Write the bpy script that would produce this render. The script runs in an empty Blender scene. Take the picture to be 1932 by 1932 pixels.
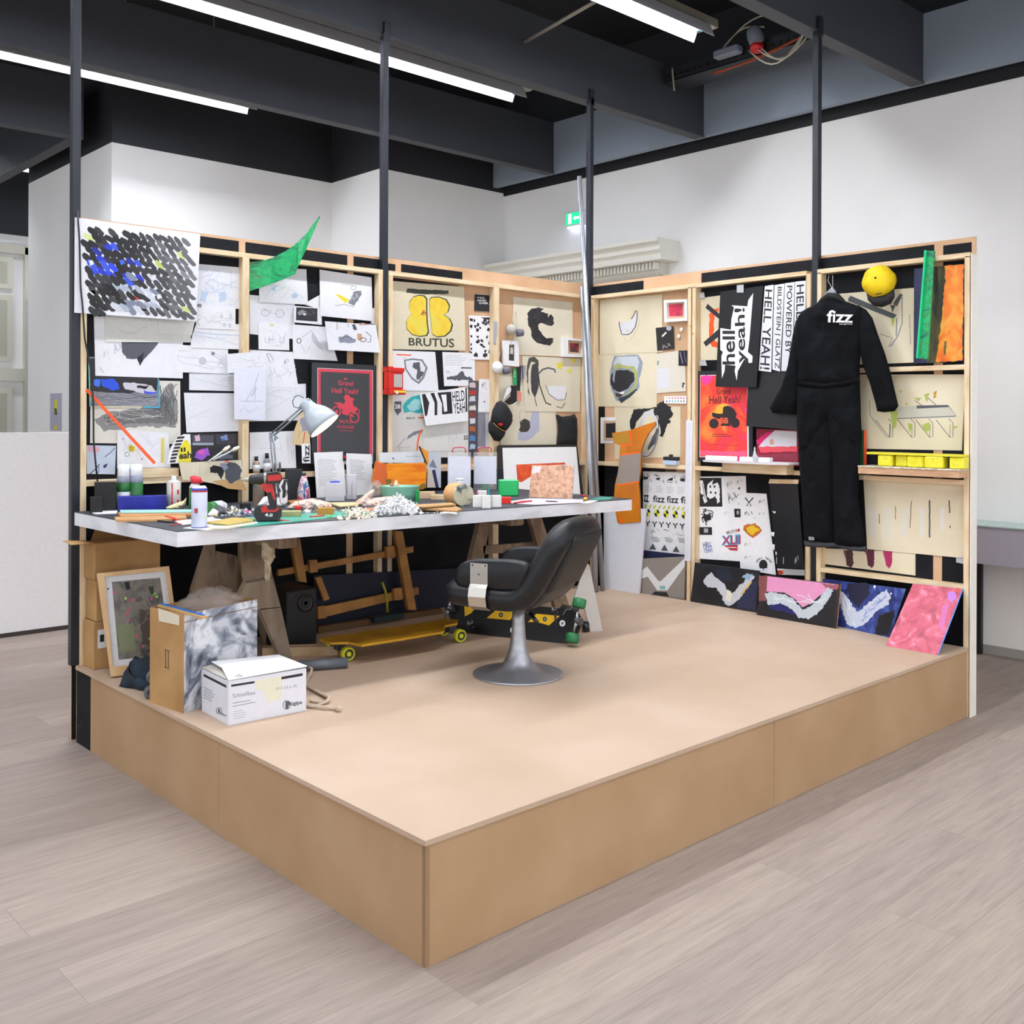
import bpy, bmesh, math, random
from mathutils import Vector, Matrix, noise
from mathutils.geometry import delaunay_2d_cdt
from mathutils.bvhtree import BVHTree

scene = bpy.context.scene
COL = scene.collection
random.seed(7)

# ------------------------------------------------------------ camera
FPX, PYX, YAW, ROLL = 1915.8, 785.6, .8227, .0037
CAM = Vector((-1.8146, -2.3166, 1.6))
cF = Vector((math.cos(YAW), math.sin(YAW), 0))
cR0 = Vector((math.sin(YAW), -math.cos(YAW), 0))
cU0 = Vector((0, 0, 1))
cR = cR0*math.cos(ROLL) + cU0*math.sin(ROLL)
cU = -cR0*math.sin(ROLL) + cU0*math.cos(ROLL)
cam_d = bpy.data.cameras.new('camera')
cam = bpy.data.objects.new('camera', cam_d)
COL.objects.link(cam)
cam.matrix_world = Matrix(((cR.x, cU.x, -cF.x, CAM.x), (cR.y, cU.y, -cF.y, CAM.y), (cR.z, cU.z, -cF.z, CAM.z), (0, 0, 0, 1)))
cam_d.sensor_width = 36
cam_d.lens = FPX/1932*36
cam_d.shift_y = -(966-PYX)/1932
scene.camera = cam

# ------------------------------------------------------------ world and exposure
w = bpy.data.worlds.new('world')
scene.world = w
w.use_nodes = True
w.node_tree.nodes['Background'].inputs[0].default_value = (.93, .96, 1, 1)
w.node_tree.nodes['Background'].inputs[1].default_value = WORLD_STRENGTH = 1.85
scene.view_settings.view_transform = 'Standard'
scene.view_settings.look = 'None'
scene.view_settings.gamma = 1
scene.view_settings.exposure = 0.09
scene.view_settings.use_curve_mapping = False
TUBE_POWER = 42

# ------------------------------------------------------------ helpers
def lin(c):
    if isinstance(c, str):
        c = c.lstrip('#')
        c = [int(c[i:i+2], 16)/255 for i in (0, 2, 4)]
    return tuple((x/12.92 if x <= .04045 else ((x+.055)/1.055)**2.4) for x in c[:3]) + (1,)

MATS = {}
def mat(col, rough=.6, metal=0, spec=.5, bump=0, bscale=40):
    key = (col, rough, metal, spec, bump, bscale)
    if key in MATS: return MATS[key]
    m = bpy.data.materials.new('m_' + str(col).strip('#'))
    m.use_nodes = True
    nt = m.node_tree
    b = nt.nodes['Principled BSDF']
    b.inputs['Roughness'].default_value = rough
    b.inputs['Metallic'].default_value = metal
    b.inputs['Specular IOR Level'].default_value = spec
    # faint procedural mottling in every plain material
    n = nt.nodes.new('ShaderNodeTexNoise'); n.inputs['Scale'].default_value = bscale; n.inputs['Detail'].default_value = 4
    g = nt.nodes.new('ShaderNodeNewGeometry')
    nt.links.new(g.outputs['Position'], n.inputs['Vector'])
    r = nt.nodes.new('ShaderNodeValToRGB')
    c = lin(col)
    r.color_ramp.elements[0].position = .3; r.color_ramp.elements[0].color = (c[0]*.97, c[1]*.97, c[2]*.97, 1)
    r.color_ramp.elements[1].position = .7; r.color_ramp.elements[1].color = (min(1, c[0]*1.02), min(1, c[1]*1.02), min(1, c[2]*1.02), 1)
    nt.links.new(n.outputs['Fac'], r.inputs['Fac']); nt.links.new(r.outputs['Color'], b.inputs['Base Color'])
    if bump:
        bp_ = nt.nodes.new('ShaderNodeBump'); bp_.inputs['Strength'].default_value = bump; bp_.inputs['Distance'].default_value = .004
        nt.links.new(n.outputs['Fac'], bp_.inputs['Height']); nt.links.new(bp_.outputs['Normal'], b.inputs['Normal'])
    MATS[key] = m
    return m

def nmat(name, cols, scale=6, stretch=(1, 1, 1), rough=.7, detail=6, dist=0, bump=0, pos=None, metal=0, spec=.5):
    """noise driven colour ramp; cols from low to high"""
    key = ('n', name)
    if key in MATS: return MATS[key]
    m = bpy.data.materials.new(name); m.use_nodes = True
    nt = m.node_tree; b = nt.nodes['Principled BSDF']
    b.inputs['Roughness'].default_value = rough; b.inputs['Metallic'].default_value = metal
    b.inputs['Specular IOR Level'].default_value = spec
    g = nt.nodes.new('ShaderNodeNewGeometry'); mp = nt.nodes.new('ShaderNodeMapping')
    mp.inputs['Scale'].default_value = stretch
    n = nt.nodes.new('ShaderNodeTexNoise'); n.inputs['Scale'].default_value = scale; n.inputs['Detail'].default_value = detail
    n.inputs['Distortion'].default_value = dist
    r = nt.nodes.new('ShaderNodeValToRGB')
    e = r.color_ramp.elements
    k = len(cols)
    P = pos or [.3 + .4*i/(k-1) for i in range(k)]
    while len(e) < k: e.new(.5)
    for i, c in enumerate(cols):
        e[i].position = P[i]; e[i].color = lin(c)
    nt.links.new(g.outputs['Position'], mp.inputs['Vector']); nt.links.new(mp.outputs['Vector'], n.inputs['Vector'])
    nt.links.new(n.outputs['Fac'], r.inputs['Fac']); nt.links.new(r.outputs['Color'], b.inputs['Base Color'])
    if bump:
        bb = nt.nodes.new('ShaderNodeBump'); bb.inputs['Strength'].default_value = bump; bb.inputs['Distance'].default_value = .005
        nt.links.new(n.outputs['Fac'], bb.inputs['Height']); nt.links.new(bb.outputs['Normal'], b.inputs['Normal'])
    MATS[key] = m
    return m

def glass_mat(name, col, alpha=.35, rough=.15):
    key = ('g', name)
    if key in MATS: return MATS[key]
    m = bpy.data.materials.new(name); m.use_nodes = True
    b = m.node_tree.nodes['Principled BSDF']
    b.inputs['Base Color'].default_value = lin(col); b.inputs['Roughness'].default_value = rough
    b.inputs['Alpha'].default_value = alpha
    MATS[key] = m
    return m

def emat(name, col, s):
    key = ('e', name)
    if key in MATS: return MATS[key]
    m = bpy.data.materials.new(name); m.use_nodes = True
    nt = m.node_tree; b = nt.nodes['Principled BSDF']
    b.inputs['Base Color'].default_value = lin(col)
    b.inputs['Emission Color'].default_value = lin(col); b.inputs['Emission Strength'].default_value = s
    MATS[key] = m
    return m

class Pl:
    """a plane in the room: point, unit normal facing the viewer"""
    def __init__(s, p, n): s.p = Vector(p); s.n = Vector(n).normalized()
    def off(s, d): return Pl(s.p + s.n*d, s.n)
def PY(y): return Pl((0, y, 0), (0, -1, 0))
def PX(x): return Pl((x, 0, 0), (-1, 0, 0))
def PZ(z): return Pl((0, 0, z), (0, 0, 1))
def P3(a, b, c):
    n = (b-a).cross(c-a).normalized()
    if n.dot(CAM-a) < 0: n = -n
    return Pl(a, n)
def bp(u, v, pl):
    """the point of a plane seen at photo position u, v"""
    d = cF + cR*((u-966)/FPX) - cU*((v-PYX)/FPX)
    return CAM + d*((pl.p-CAM).dot(pl.n)/d.dot(pl.n))

class MB:
    """collects shapes and links them as ONE mesh object"""
    def __init__(s): s.v = []; s.f = []; s.m = []; s.sm = []; s.ms = []
    def mi(s, m):
        if m not in s.ms: s.ms.append(m)
        return s.ms.index(m)
    def add(s, vs, fs, m, smooth=False):
        o = len(s.v); s.v += [Vector(x) for x in vs]; k = s.mi(m)
        for f in fs: s.f.append([o+i for i in f]); s.m.append(k); s.sm.append(smooth)
        return s
    def box(s, a, b, m, M=None, c=0):
        x0, y0, z0 = a; x1, y1, z1 = b
        if c:
            vs = []
            for z, k in ((z0, c), (z0+c, 0), (z1-c, 0), (z1, c)):
                xa, xb, ya, yb = x0+k, x1-k, y0+k, y1-k
                vs += [(xa+c, ya, z), (xb-c, ya, z), (xb, ya+c, z), (xb, yb-c, z), (xb-c, yb, z), (xa+c, yb, z), (xa, yb-c, z), (xa, ya+c, z)]
            fs = [list(range(7, -1, -1)), list(range(24, 32))]
            for k in range(3):
                for i in range(8): fs.append([k*8+i, k*8+(i+1) % 8, k*8+8+(i+1) % 8, k*8+8+i])
        else:
            vs = [(x0, y0, z0), (x1, y0, z0), (x1, y1, z0), (x0, y1, z0), (x0, y0, z1), (x1, y0, z1), (x1, y1, z1), (x0, y1, z1)]
            fs = [(3, 2, 1, 0), (4, 5, 6, 7), (0, 1, 5, 4), (1, 2, 6, 5), (2, 3, 7, 6), (3, 0, 4, 7)]
        if M: vs = [M @ Vector(x) for x in vs]
        return s.add(vs, fs, m)
    def prism(s, pts, d, m, m2=None, smooth=False):
        """polygon pts (3-D, any order) extruded by vector d; m on the near face, m2 elsewhere"""
        n = len(pts); pts = [Vector(p) for p in pts]; d = Vector(d)
        a = Vector((0, 0, 0))
        for i in range(n): a += pts[i].cross(pts[(i+1) % n])
        if a.dot(d) > 0: pts.reverse()
        o = len(s.v); s.v += pts + [p+d for p in pts]
        k = s.mi(m); k2 = s.mi(m2 or m)
        s.f.append([o+i for i in range(n)]); s.m.append(k); s.sm.append(False)
        s.f.append([o+n+i for i in range(n-1, -1, -1)]); s.m.append(k2); s.sm.append(False)
        for i in range(n):
            j = (i+1) % n
            s.f.append([o+j, o+i, o+n+i, o+n+j]); s.m.append(k2); s.sm.append(smooth)
        return s
    def tube(s, pts, r, m, n=8, cap=True, closed=False):
        pts = [Vector(p) for p in pts]; N = len(pts)
        rs = r if isinstance(r, (list, tuple)) else [r]*N
        vs = []; up = None
        for i, p in enumerate(pts):
            if closed: t = pts[(i+1) % N]-pts[i-1]
            else: t = pts[min(i+1, N-1)]-pts[max(i-1, 0)]
            t.normalize()
            if up is None:
                up = Vector((0, 0, 1)) if abs(t.z) < .9 else Vector((1, 0, 0))
            x = up - t*up.dot(t)
            if x.length < 1e-5: x = t.orthogonal()
            x.normalize(); up = x; y = t.cross(x)
            for k in range(n):
                a = 2*math.pi*k/n
                vs.append(p + (x*math.cos(a)+y*math.sin(a))*rs[i])
        fs = []
        for i in range(N if closed else N-1):
            j = (i+1) % N
            for k in range(n): fs.append([i*n+k, i*n+(k+1) % n, j*n+(k+1) % n, j*n+k])
        if cap and not closed: fs += [list(range(n-1, -1, -1)), [(N-1)*n+k for k in range(n)]]
        return s.add(vs, fs, m, True)
    def lathe(s, prof, c, m, n=24, axis=(0, 0, 1), ms=None, smooth=True):
        """prof: (radius, height) bottom to top"""
        ax = Vector(axis).normalized(); x = ax.orthogonal().normalized(); y = ax.cross(x); c = Vector(c)
        vs = []
        for r, h in prof:
            for k in range(n):
                a = 2*math.pi*k/n
                vs.append(c + ax*h + (x*math.cos(a)+y*math.sin(a))*max(r, 1e-4))
        for i in range(len(prof)-1):
            pass
        o = len(s.v); s.v += vs
        for i in range(len(prof)-1):
            k_ = s.mi(ms[i] if ms else m)
            for k in range(n):
                s.f.append([o+i*n+k, o+i*n+(k+1) % n, o+(i+1)*n+(k+1) % n, o+(i+1)*n+k]); s.m.append(k_); s.sm.append(smooth)
        s.f.append([o+k for k in range(n-1, -1, -1)]); s.m.append(s.mi(ms[0] if ms else m)); s.sm.append(False)
        s.f.append([o+(len(prof)-1)*n+k for k in range(n)]); s.m.append(s.mi(ms[-1] if ms else m)); s.sm.append(False)
        return s
    def loft(s, rings, m, cap=True, smooth=True):
        n = len(rings[0]); vs = [p for r in rings for p in r]; fs = []
        for i in range(len(rings)-1):
            for k in range(n): fs.append([i*n+k, i*n+(k+1) % n, (i+1)*n+(k+1) % n, (i+1)*n+k])
        if cap: fs += [list(range(n-1, -1, -1)), [(len(rings)-1)*n+k for k in range(n)]]
        return s.add(vs, fs, m, smooth)
    def build(s, name, parent=None, label=None, cat=None, group=None, kind=None, sub=0):
        me = bpy.data.meshes.new(name)
        lo = Vector((min(p.x for p in s.v), min(p.y for p in s.v), min(p.z for p in s.v)))
        hi = Vector((max(p.x for p in s.v), max(p.y for p in s.v), max(p.z for p in s.v)))
        org = Vector(((lo.x+hi.x)/2, (lo.y+hi.y)/2, lo.z))
        me.from_pydata([p-org for p in s.v], [], s.f)
        for m in s.ms: me.materials.append(m)
        me.polygons.foreach_set('material_index', s.m)
        me.polygons.foreach_set('use_smooth', s.sm)
        me.update()
        o = bpy.data.objects.new(name, me); COL.objects.link(o)
        if parent is not None:
            o.parent = parent; o.location = org - wloc(parent)
        else: o.location = org
        if sub:
            md = o.modifiers.new('sub', 'SUBSURF'); md.levels = sub; md.render_levels = sub
        tag(o, label, cat, group, kind)
        return o
WL = {}
def wloc(o):
    p = o.location.copy()
    while o.parent: o = o.parent; p += o.location
    return p
def tag(o, label=None, cat=None, group=None, kind=None):
    if label: o['label'] = label
    if cat: o['category'] = cat
    if group: o['group'] = group
    if kind: o['kind'] = kind
def thing(name, loc, label, cat, group=None):
    o = bpy.data.objects.new(name, None); COL.objects.link(o); o.location = loc; o.empty_display_size = .05
    tag(o, label, cat, group); return o
def struct(mb, name, parent=None): return mb.build(name, parent, kind='structure')

# ---- flat drawn things: sheets of paper, prints, paintings
def jit(pts, a, step=6, seed=0):
    """roughen a closed outline given in photo units"""
    rnd = random.Random(seed or hash((round(pts[0][0]), round(pts[0][1]))) % 9999)
    out = []
    n = len(pts)
    for i in range(n):
        p, q = pts[i], pts[(i+1) % n]; L = math.hypot(q[0]-p[0], q[1]-p[1]); k = max(1, int(L/step))
        for j in range(k):
            t = j/k
            out.append((p[0]+(q[0]-p[0])*t + rnd.uniform(-a, a), p[1]+(q[1]-p[1])*t + rnd.uniform(-a, a)))
    return out
class Sheet(MB):
    def __init__(s, quad, pl, m, th=.0012, edge=None, p3=None):
        super().__init__()
        s.pl = pl; s.k = 0; s.quad = quad
        pts = p3 or [bp(u, v, pl) for u, v in quad]
        s.prism(pts, -pl.n*th, m, edge or m)
    def lay(s): s.k += 1; return s.pl.off(.00015 + .00003*s.k)
    def poly(s, pts, m, l=None):
        l = l or s.lay(); P = [bp(u, v, l) for u, v in pts]
        # triangulate so that concave outlines fill correctly
        v2 = [Vector(p) for p in pts]
        n = len(v2)
        try:
            vo, _, fo, *_r = delaunay_2d_cdt(v2, [], [list(range(n))], 1, 1e-4)
            vs = [bp(a.x, a.y, l) for a in vo]; s.add(vs, [list(f) for f in fo], m)
        except Exception:
            s.add(P, [list(range(n))], m)
        return s
    def blob(s, pts, m, a=1.2, step=5): return s.poly(jit(pts, a, step), m)
    def line(s, pts, m, w=1.0, l=None):
        l = l or s.lay()
        L = []; R = []
        n = len(pts)
        for i in range(n):
            a = pts[max(i-1, 0)]; b = pts[min(i+1, n-1)]
            dx, dy = b[0]-a[0], b[1]-a[1]; d = math.hypot(dx, dy) or 1
            nx, ny = -dy/d*w/2, dx/d*w/2
            L.append(bp(pts[i][0]+nx, pts[i][1]+ny, l)); R.append(bp(pts[i][0]-nx, pts[i][1]-ny, l))
        s.add(L+R, [[i, i+1, n+i+1, n+i] for i in range(n-1)], m)
        return s
    def loop(s, pts, m, w=1.0): return s.line(list(pts)+[pts[0]], m, w)
    def ell(s, c, rx, ry, m, rot=0, fill=True, w=1, a0=0, a1=360, n=20):
        ps = []
        for i in range(n+1):
            a = math.radians(a0+(a1-a0)*i/n); x, y = rx*math.cos(a), ry*math.sin(a); r = math.radians(rot)
            ps.append((c[0]+x*math.cos(r)-y*math.sin(r), c[1]+x*math.sin(r)+y*math.cos(r)))
        if fill: return s.poly(ps[:-1] if a1-a0 == 360 else ps, m)
        return s.line(ps, m, w)
    def lines(s, q, rows, m, w=.8, fill=.85, seed=1):
        """rows of faint writing inside quad q"""
        rnd = random.Random(seed)
        l = s.lay()
        for i in range(rows):
            t = (i+.5)/rows
            a = (q[0][0]+(q[3][0]-q[0][0])*t, q[0][1]+(q[3][1]-q[0][1])*t); b = (q[1][0]+(q[2][0]-q[1][0])*t, q[1][1]+(q[2][1]-q[1][1])*t)
            f = fill*rnd.uniform(.7, 1)
            s.line([a, (a[0]+(b[0]-a[0])*f, a[1]+(b[1]-a[1])*f)], m, w, l)
        return s
    def scrib(s, q, n, m, w=.8, seed=1, amp=.5):
        rnd = random.Random(seed)
        for k in range(n):
            x, y = rnd.random(), rnd.random(); a = rnd.uniform(0, 6.28); ps = []
            for i in range(7):
                p0 = (q[0][0]+(q[1][0]-q[0][0])*x, q[0][1]+(q[1][1]-q[0][1])*x); p1 = (q[3][0]+(q[2][0]-q[3][0])*x, q[3][1]+(q[2][1]-q[3][1])*x)
                ps.append((p0[0]+(p1[0]-p0[0])*y, p0[1]+(p1[1]-p0[1])*y))
                a += rnd.uniform(-amp, amp); x = min(1, max(0, x+math.cos(a)*.09)); y = min(1, max(0, y+math.sin(a)*.09))
            s.line(ps, m, w)
        return s
    def text(s, t, q, m, bold=0, l=None, shear=0):
        """q: photo quad TL,TR,BR,BL in reading order"""
        l = l or s.lay()
        V, F = text_mesh(t, bold, shear)
        vs = []
        for x, y in V:
            a = (q[3][0]+(q[2][0]-q[3][0])*x, q[3][1]+(q[2][1]-q[3][1])*x); b = (q[0][0]+(q[1][0]-q[0][0])*x, q[0][1]+(q[1][1]-q[0][1])*x)
            vs.append(bp(a[0]+(b[0]-a[0])*y, a[1]+(b[1]-a[1])*y, l))
        s.add(vs, F, m); return s
TXT = {}
def text_mesh(t, bold=0, shear=0):
    """letters as flat geometry, normalised to the unit square"""
    k = (t, bold, shear)
    if k in TXT: return TXT[k]
    c = bpy.data.curves.new('t', 'FONT'); c.body = t; c.offset = bold; c.resolution_u = 3; c.shear = shear; c.space_line = .85
    o = bpy.data.objects.new('t', c); COL.objects.link(o)
    dg = bpy.context.evaluated_depsgraph_get(); me = bpy.data.meshes.new_from_object(o.evaluated_get(dg))
    xs = [v.co.x for v in me.vertices]; ys = [v.co.y for v in me.vertices]
    x0, x1, y0, y1 = min(xs), max(xs), min(ys), max(ys)
    V = [((v.co.x-x0)/(x1-x0), (v.co.y-y0)/(y1-y0)) for v in me.vertices]; F = [list(p.vertices) for p in me.polygons]
    bpy.data.objects.remove(o); bpy.data.curves.remove(c); bpy.data.meshes.remove(me)
    TXT[k] = (V, F)
    return TXT[k]
def inflate(mb, outline, pl, T, D, m, back=.25, step=7, wr=.0, wscale=14, seed=0, sub=3, smooth=True):
    """a soft padded shape: outline in photo units on plane pl, swelling to thickness T towards the viewer"""
    pts = []
    n = len(outline)
    for i in range(n):
        p, q = outline[i], outline[(i+1) % n]; L = math.hypot(q[0]-p[0], q[1]-p[1]); k = max(1, round(L/step))
        for j in range(k): pts.append(Vector((p[0]+(q[0]-p[0])*j/k, p[1]+(q[1]-p[1])*j/k)))
    nb = len(pts)
    def inside(x, y):
        c = False; j = nb-1
        for i in range(nb):
            a, b = pts[i], pts[j]
            if (a.y > y) != (b.y > y) and x < (b.x-a.x)*(y-a.y)/(b.y-a.y)+a.x: c = not c
            j = i
        return c
    def dist(x, y):
        d = 1e9; p = Vector((x, y))
        for i in range(nb):
            a = pts[i]; b = pts[(i+1) % nb]; ab = b-a; L2 = ab.length_squared or 1e-9
            t = max(0, min(1, (p-a).dot(ab)/L2)); d = min(d, (p-(a+ab*t)).length)
        return d
    x0 = min(p.x for p in pts); x1 = max(p.x for p in pts); y0 = min(p.y for p in pts); y1 = max(p.y for p in pts)
    allp = list(pts); y = y0+step/2; r = 0
    while y < y1:
        x = x0 + (step/2 if r % 2 else 0)
        while x < x1:
            if inside(x, y) and dist(x, y) > step*.55: allp.append(Vector((x, y)))
            x += step
        y += step*.87; r += 1
    vo, _, fo, *_ = delaunay_2d_cdt(allp, [(i, (i+1) % nb) for i in range(nb)], [], 1, 1e-4)
    # keep inside triangles
    fo = [f for f in fo if inside(sum(vo[i].x for i in f)/3, sum(vo[i].y for i in f)/3)]
    fr = []; bk = []; isb = []
    for a in vo:
        d = dist(a.x, a.y); t = min(1, d/D); h = T*math.sqrt(max(0, 1-(1-t)**2))
        base = bp(a.x, a.y, pl)
        if wr and t > .05:
            nn = noise.noise(Vector((base.x*wscale+seed, base.y*wscale, base.z*wscale*.6)))
            n2 = noise.noise(Vector((base.x*wscale*2.3+seed, base.y*wscale*2.3+9, base.z*wscale*2)))
            h += wr*(nn+.5*n2)*min(1, t*2)
        fr.append(base+pl.n*h); bk.append(base-pl.n*(h*back+.001)); isb.append(d < .01)
    N = len(vo)
    F = []
    for f in fo:
        a, b, c = [fr[i] for i in f]
        f = list(f)
        if (b-a).cross(c-a).dot(pl.n) < 0: f.reverse()
        F.append(f); F.append([N+i for i in reversed(f)])
    # seam between front and back
    ed = {}
    for f in F[::2]:
        for i in range(3):
            e = (f[i], f[(i+1) % 3]); ed[e] = 1
    for (a, b) in list(ed):
        if (b, a) not in ed: F.append([b, a, N+a, N+b])
    mb.add(fr+bk, F, m, smooth)
    return mb
# ------------------------------------------------------------ room materials
def wood_floor():
    m = bpy.data.materials.new('oiled oak planks'); m.use_nodes = True
    nt = m.node_tree; N = nt.nodes; L = nt.links; b = N['Principled BSDF']
    g = N.new('ShaderNodeNewGeometry')
    br = N.new('ShaderNodeTexBrick'); br.offset = .37; br.offset_frequency = 2
    br.inputs['Scale'].default_value = 1; br.inputs['Brick Width'].default_value = 2.1; br.inputs['Row Height'].default_value = .24
    br.inputs['Mortar Size'].default_value = .0012; br.inputs['Mortar Smooth'].default_value = 0; br.inputs['Bias'].default_value = 0
    br.inputs['Color1'].default_value = (0, 0, 0, 1); br.inputs['Color2'].default_value = (1, 1, 1, 1); br.inputs['Mortar'].default_value = (.5, .5, .5, 1)
    L.new(g.outputs['Position'], br.inputs['Vector'])
    # per plank tone
    r = N.new('ShaderNodeValToRGB'); e = r.color_ramp.elements
    e[0].color = lin('#918379'); e[1].color = lin('#a09287'); e.new(.5).color = lin('#988a82')
    L.new(br.outputs['Color'], r.inputs['Fac'])
    # grain, shifted from plank to plank
    cmb = N.new('ShaderNodeVectorMath'); cmb.operation = 'MULTIPLY_ADD'
    cmb.inputs[1].default_value = (13, 7, 0)
    L.new(br.outputs['Color'], cmb.inputs[0]); L.new(g.outputs['Position'], cmb.inputs[2])
    mp = N.new('ShaderNodeMapping'); mp.inputs['Scale'].default_value = (.9, 11, 1); L.new(cmb.outputs[0], mp.inputs['Vector'])
    n = N.new('ShaderNodeTexNoise'); n.inputs['Scale'].default_value = 2.2; n.inputs['Detail'].default_value = 9; n.inputs['Roughness'].default_value = .62; n.inputs['Distortion'].default_value = .5
    L.new(mp.outputs[0], n.inputs['Vector'])
    wv = N.new('ShaderNodeTexNoise'); wv.inputs['Scale'].default_value = 9; wv.inputs['Detail'].default_value = 5
    mp2 = N.new('ShaderNodeMapping'); mp2.inputs['Scale'].default_value = (.8, 14, 1); L.new(cmb.outputs[0], mp2.inputs['Vector']); L.new(mp2.outputs[0], wv.inputs['Vector'])
    r2 = N.new('ShaderNodeValToRGB'); r2.color_ramp.elements[0].position = .3; r2.color_ramp.elements[0].color = (.74, .72, .73, 1); r2.color_ramp.elements[1].position = .62; r2.color_ramp.elements[1].color = (1.06, 1.05, 1.03, 1)
    L.new(n.outputs['Fac'], r2.inputs['Fac'])
    r3 = N.new('ShaderNodeValToRGB'); r3.color_ramp.elements[0].position = .33; r3.color_ramp.elements[0].color = (.84, .83, .84, 1); r3.color_ramp.elements[1].position = .55; r3.color_ramp.elements[1].color = (1.03, 1.03, 1.03, 1)
    L.new(wv.outputs['Fac'], r3.inputs['Fac'])
    mx = N.new('ShaderNodeMix'); mx.data_type = 'RGBA'; mx.blend_type = 'MULTIPLY'; mx.inputs[0].default_value = .7
    L.new(r.outputs[0], mx.inputs[6]); L.new(r2.outputs[0], mx.inputs[7])
    mx2 = N.new('ShaderNodeMix'); mx2.data_type = 'RGBA'; mx2.blend_type = 'MULTIPLY'; mx2.inputs[0].default_value = .7
    L.new(mx.outputs[2], mx2.inputs[6]); L.new(r3.outputs[0], mx2.inputs[7])
    # blue-grey paint and knot specks
    sp = N.new('ShaderNodeTexNoise'); sp.inputs['Scale'].default_value = 5.5; sp.inputs['Detail'].default_value = 3
    mp3 = N.new('ShaderNodeMapping'); mp3.inputs['Scale'].default_value = (.8, 1.8, 1); L.new(g.outputs['Position'], mp3.inputs['Vector']); L.new(mp3.outputs[0], sp.inputs['Vector'])
    r4 = N.new('ShaderNodeValToRGB'); r4.color_ramp.elements[0].position = .72; r4.color_ramp.elements[0].color = (0, 0, 0, 1); r4.color_ramp.elements[1].position = .76; r4.color_ramp.elements[1].color = (.6, .6, .6, 1)
    L.new(sp.outputs['Fac'], r4.inputs['Fac'])
    mx3 = N.new('ShaderNodeMix'); mx3.data_type = 'RGBA'; mx3.inputs[7].default_value = lin('#8b8aa4')
    L.new(r4.outputs[0], mx3.inputs[0]); L.new(mx2.outputs[2], mx3.inputs[6])
    mx4 = N.new('ShaderNodeMix'); mx4.data_type = 'RGBA'; mx4.inputs[7].default_value = lin('#7c6f6b')
    mm = N.new('ShaderNodeMath'); mm.operation = 'MULTIPLY'; mm.inputs[1].default_value = .75
    L.new(br.outputs['Fac'], mm.inputs[0]); L.new(mm.outputs[0], mx4.inputs[0]); L.new(mx3.outputs[2], mx4.inputs[6])
    L.new(mx4.outputs[2], b.inputs['Base Color'])
    b.inputs['Roughness'].default_value = .55; b.inputs['Specular IOR Level'].default_value = .3
    return m
FLOOR = wood_floor()
WHITE = mat('#f8f8f7', .85, bscale=1.5)
WARMWHITE = mat('#d9d7cb', .7)
BEAM = mat('#3a3d45', .7)
BEAMD = mat('#23252b', .8)
UPPER = mat('#929eac', .7)
MDF = nmat('mdf face', ['#a5835f', '#ab8a67', '#b1916e'], 3, (1, 1, 1), .75, 8, 0)
MDFTOP_LIT = nmat('mdf top lit', ['#b39a82', '#b9a089', '#c0a892'], 2.2, (1, 1, 1), .6, 9, .2)  # same MDF as the sides; overhead light painted in as a paler tone
MDFEDGE = mat('#a88a68', .8)
PINE = nmat('spruce plywood', ['#d3b48a', '#e3cba5', '#ecd8b8'], 9, (3, 3, .6), .65, 5, .3)
PINEX = nmat('spruce plywood lengthwise', ['#d3b48a', '#e3cba5', '#ecd8b8'], 9, (.6, .6, 5), .65, 5, .3)
PINED = nmat('pinkish board', ['#c39c77', '#cda682', '#d5b08d'], 5, (1, 1, 1), .75, 5, .1)
BLACKP = nmat('black painted board', ['#0c0d11', '#121318', '#191a20'], 5, (1, 1, 1), .7, 5, 0, spec=.2)
STEELB = mat('#1b1e28', .45, .0, .5)

# ------------------------------------------------------------ shell
b = MB(); b.box((-9, -9, -.1), (9, 11, 0), FLOOR); struct(b, 'floor')
b = MB(); b.box((-9, -4.5, 5.0), (9, 11, 5.1), mat('#14151a', .9)); struct(b, 'ceiling')
XW = 5.256
b = MB(); b.box((XW, -6, 0), (XW+.15, 5.6, 3.87), WHITE); struct(b, 'wall_right')
b = MB(); b.box((XW, -6, 3.93), (XW+.15, 5.6, 5), BEAMD); b.box((XW-.012, -6, 3.87), (XW+.15, 5.6, 3.93), mat('#15171b', .7)); struct(b, 'trim_1')
b = MB(); b.box((3.73, 5.43, 0), (XW, 5.6, 3.9), WHITE); b.box((3.73, 5.43, 3.9), (XW, 5.6, 5), BEAMD)
b.box((3.70, 5.6, 0), (3.9, 6.4, 3.9), WHITE); b.box((3.70, 5.6, 3.9), (3.9, 6.4, 5), BEAMD); b.box((3.70, 5.43, 0), (3.73, 5.6, 3.9), WHITE); b.box((3.70, 5.43, 3.9), (3.73, 5.6, 5), BEAMD); struct(b, 'wall_back')
b = MB(); b.box((1.53, 6.26, 0), (3.7, 6.4, 3.9), WHITE); b.box((1.53, 6.26, 3.9), (3.7, 6.4, 5), BEAMD)
b.box((1.53, 6.4, 0), (1.7, 8.38, 3.9), WHITE); b.box((1.53, 6.4, 3.9), (1.7, 8.38, 5), BEAMD); struct(b, 'wall_left')
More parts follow.
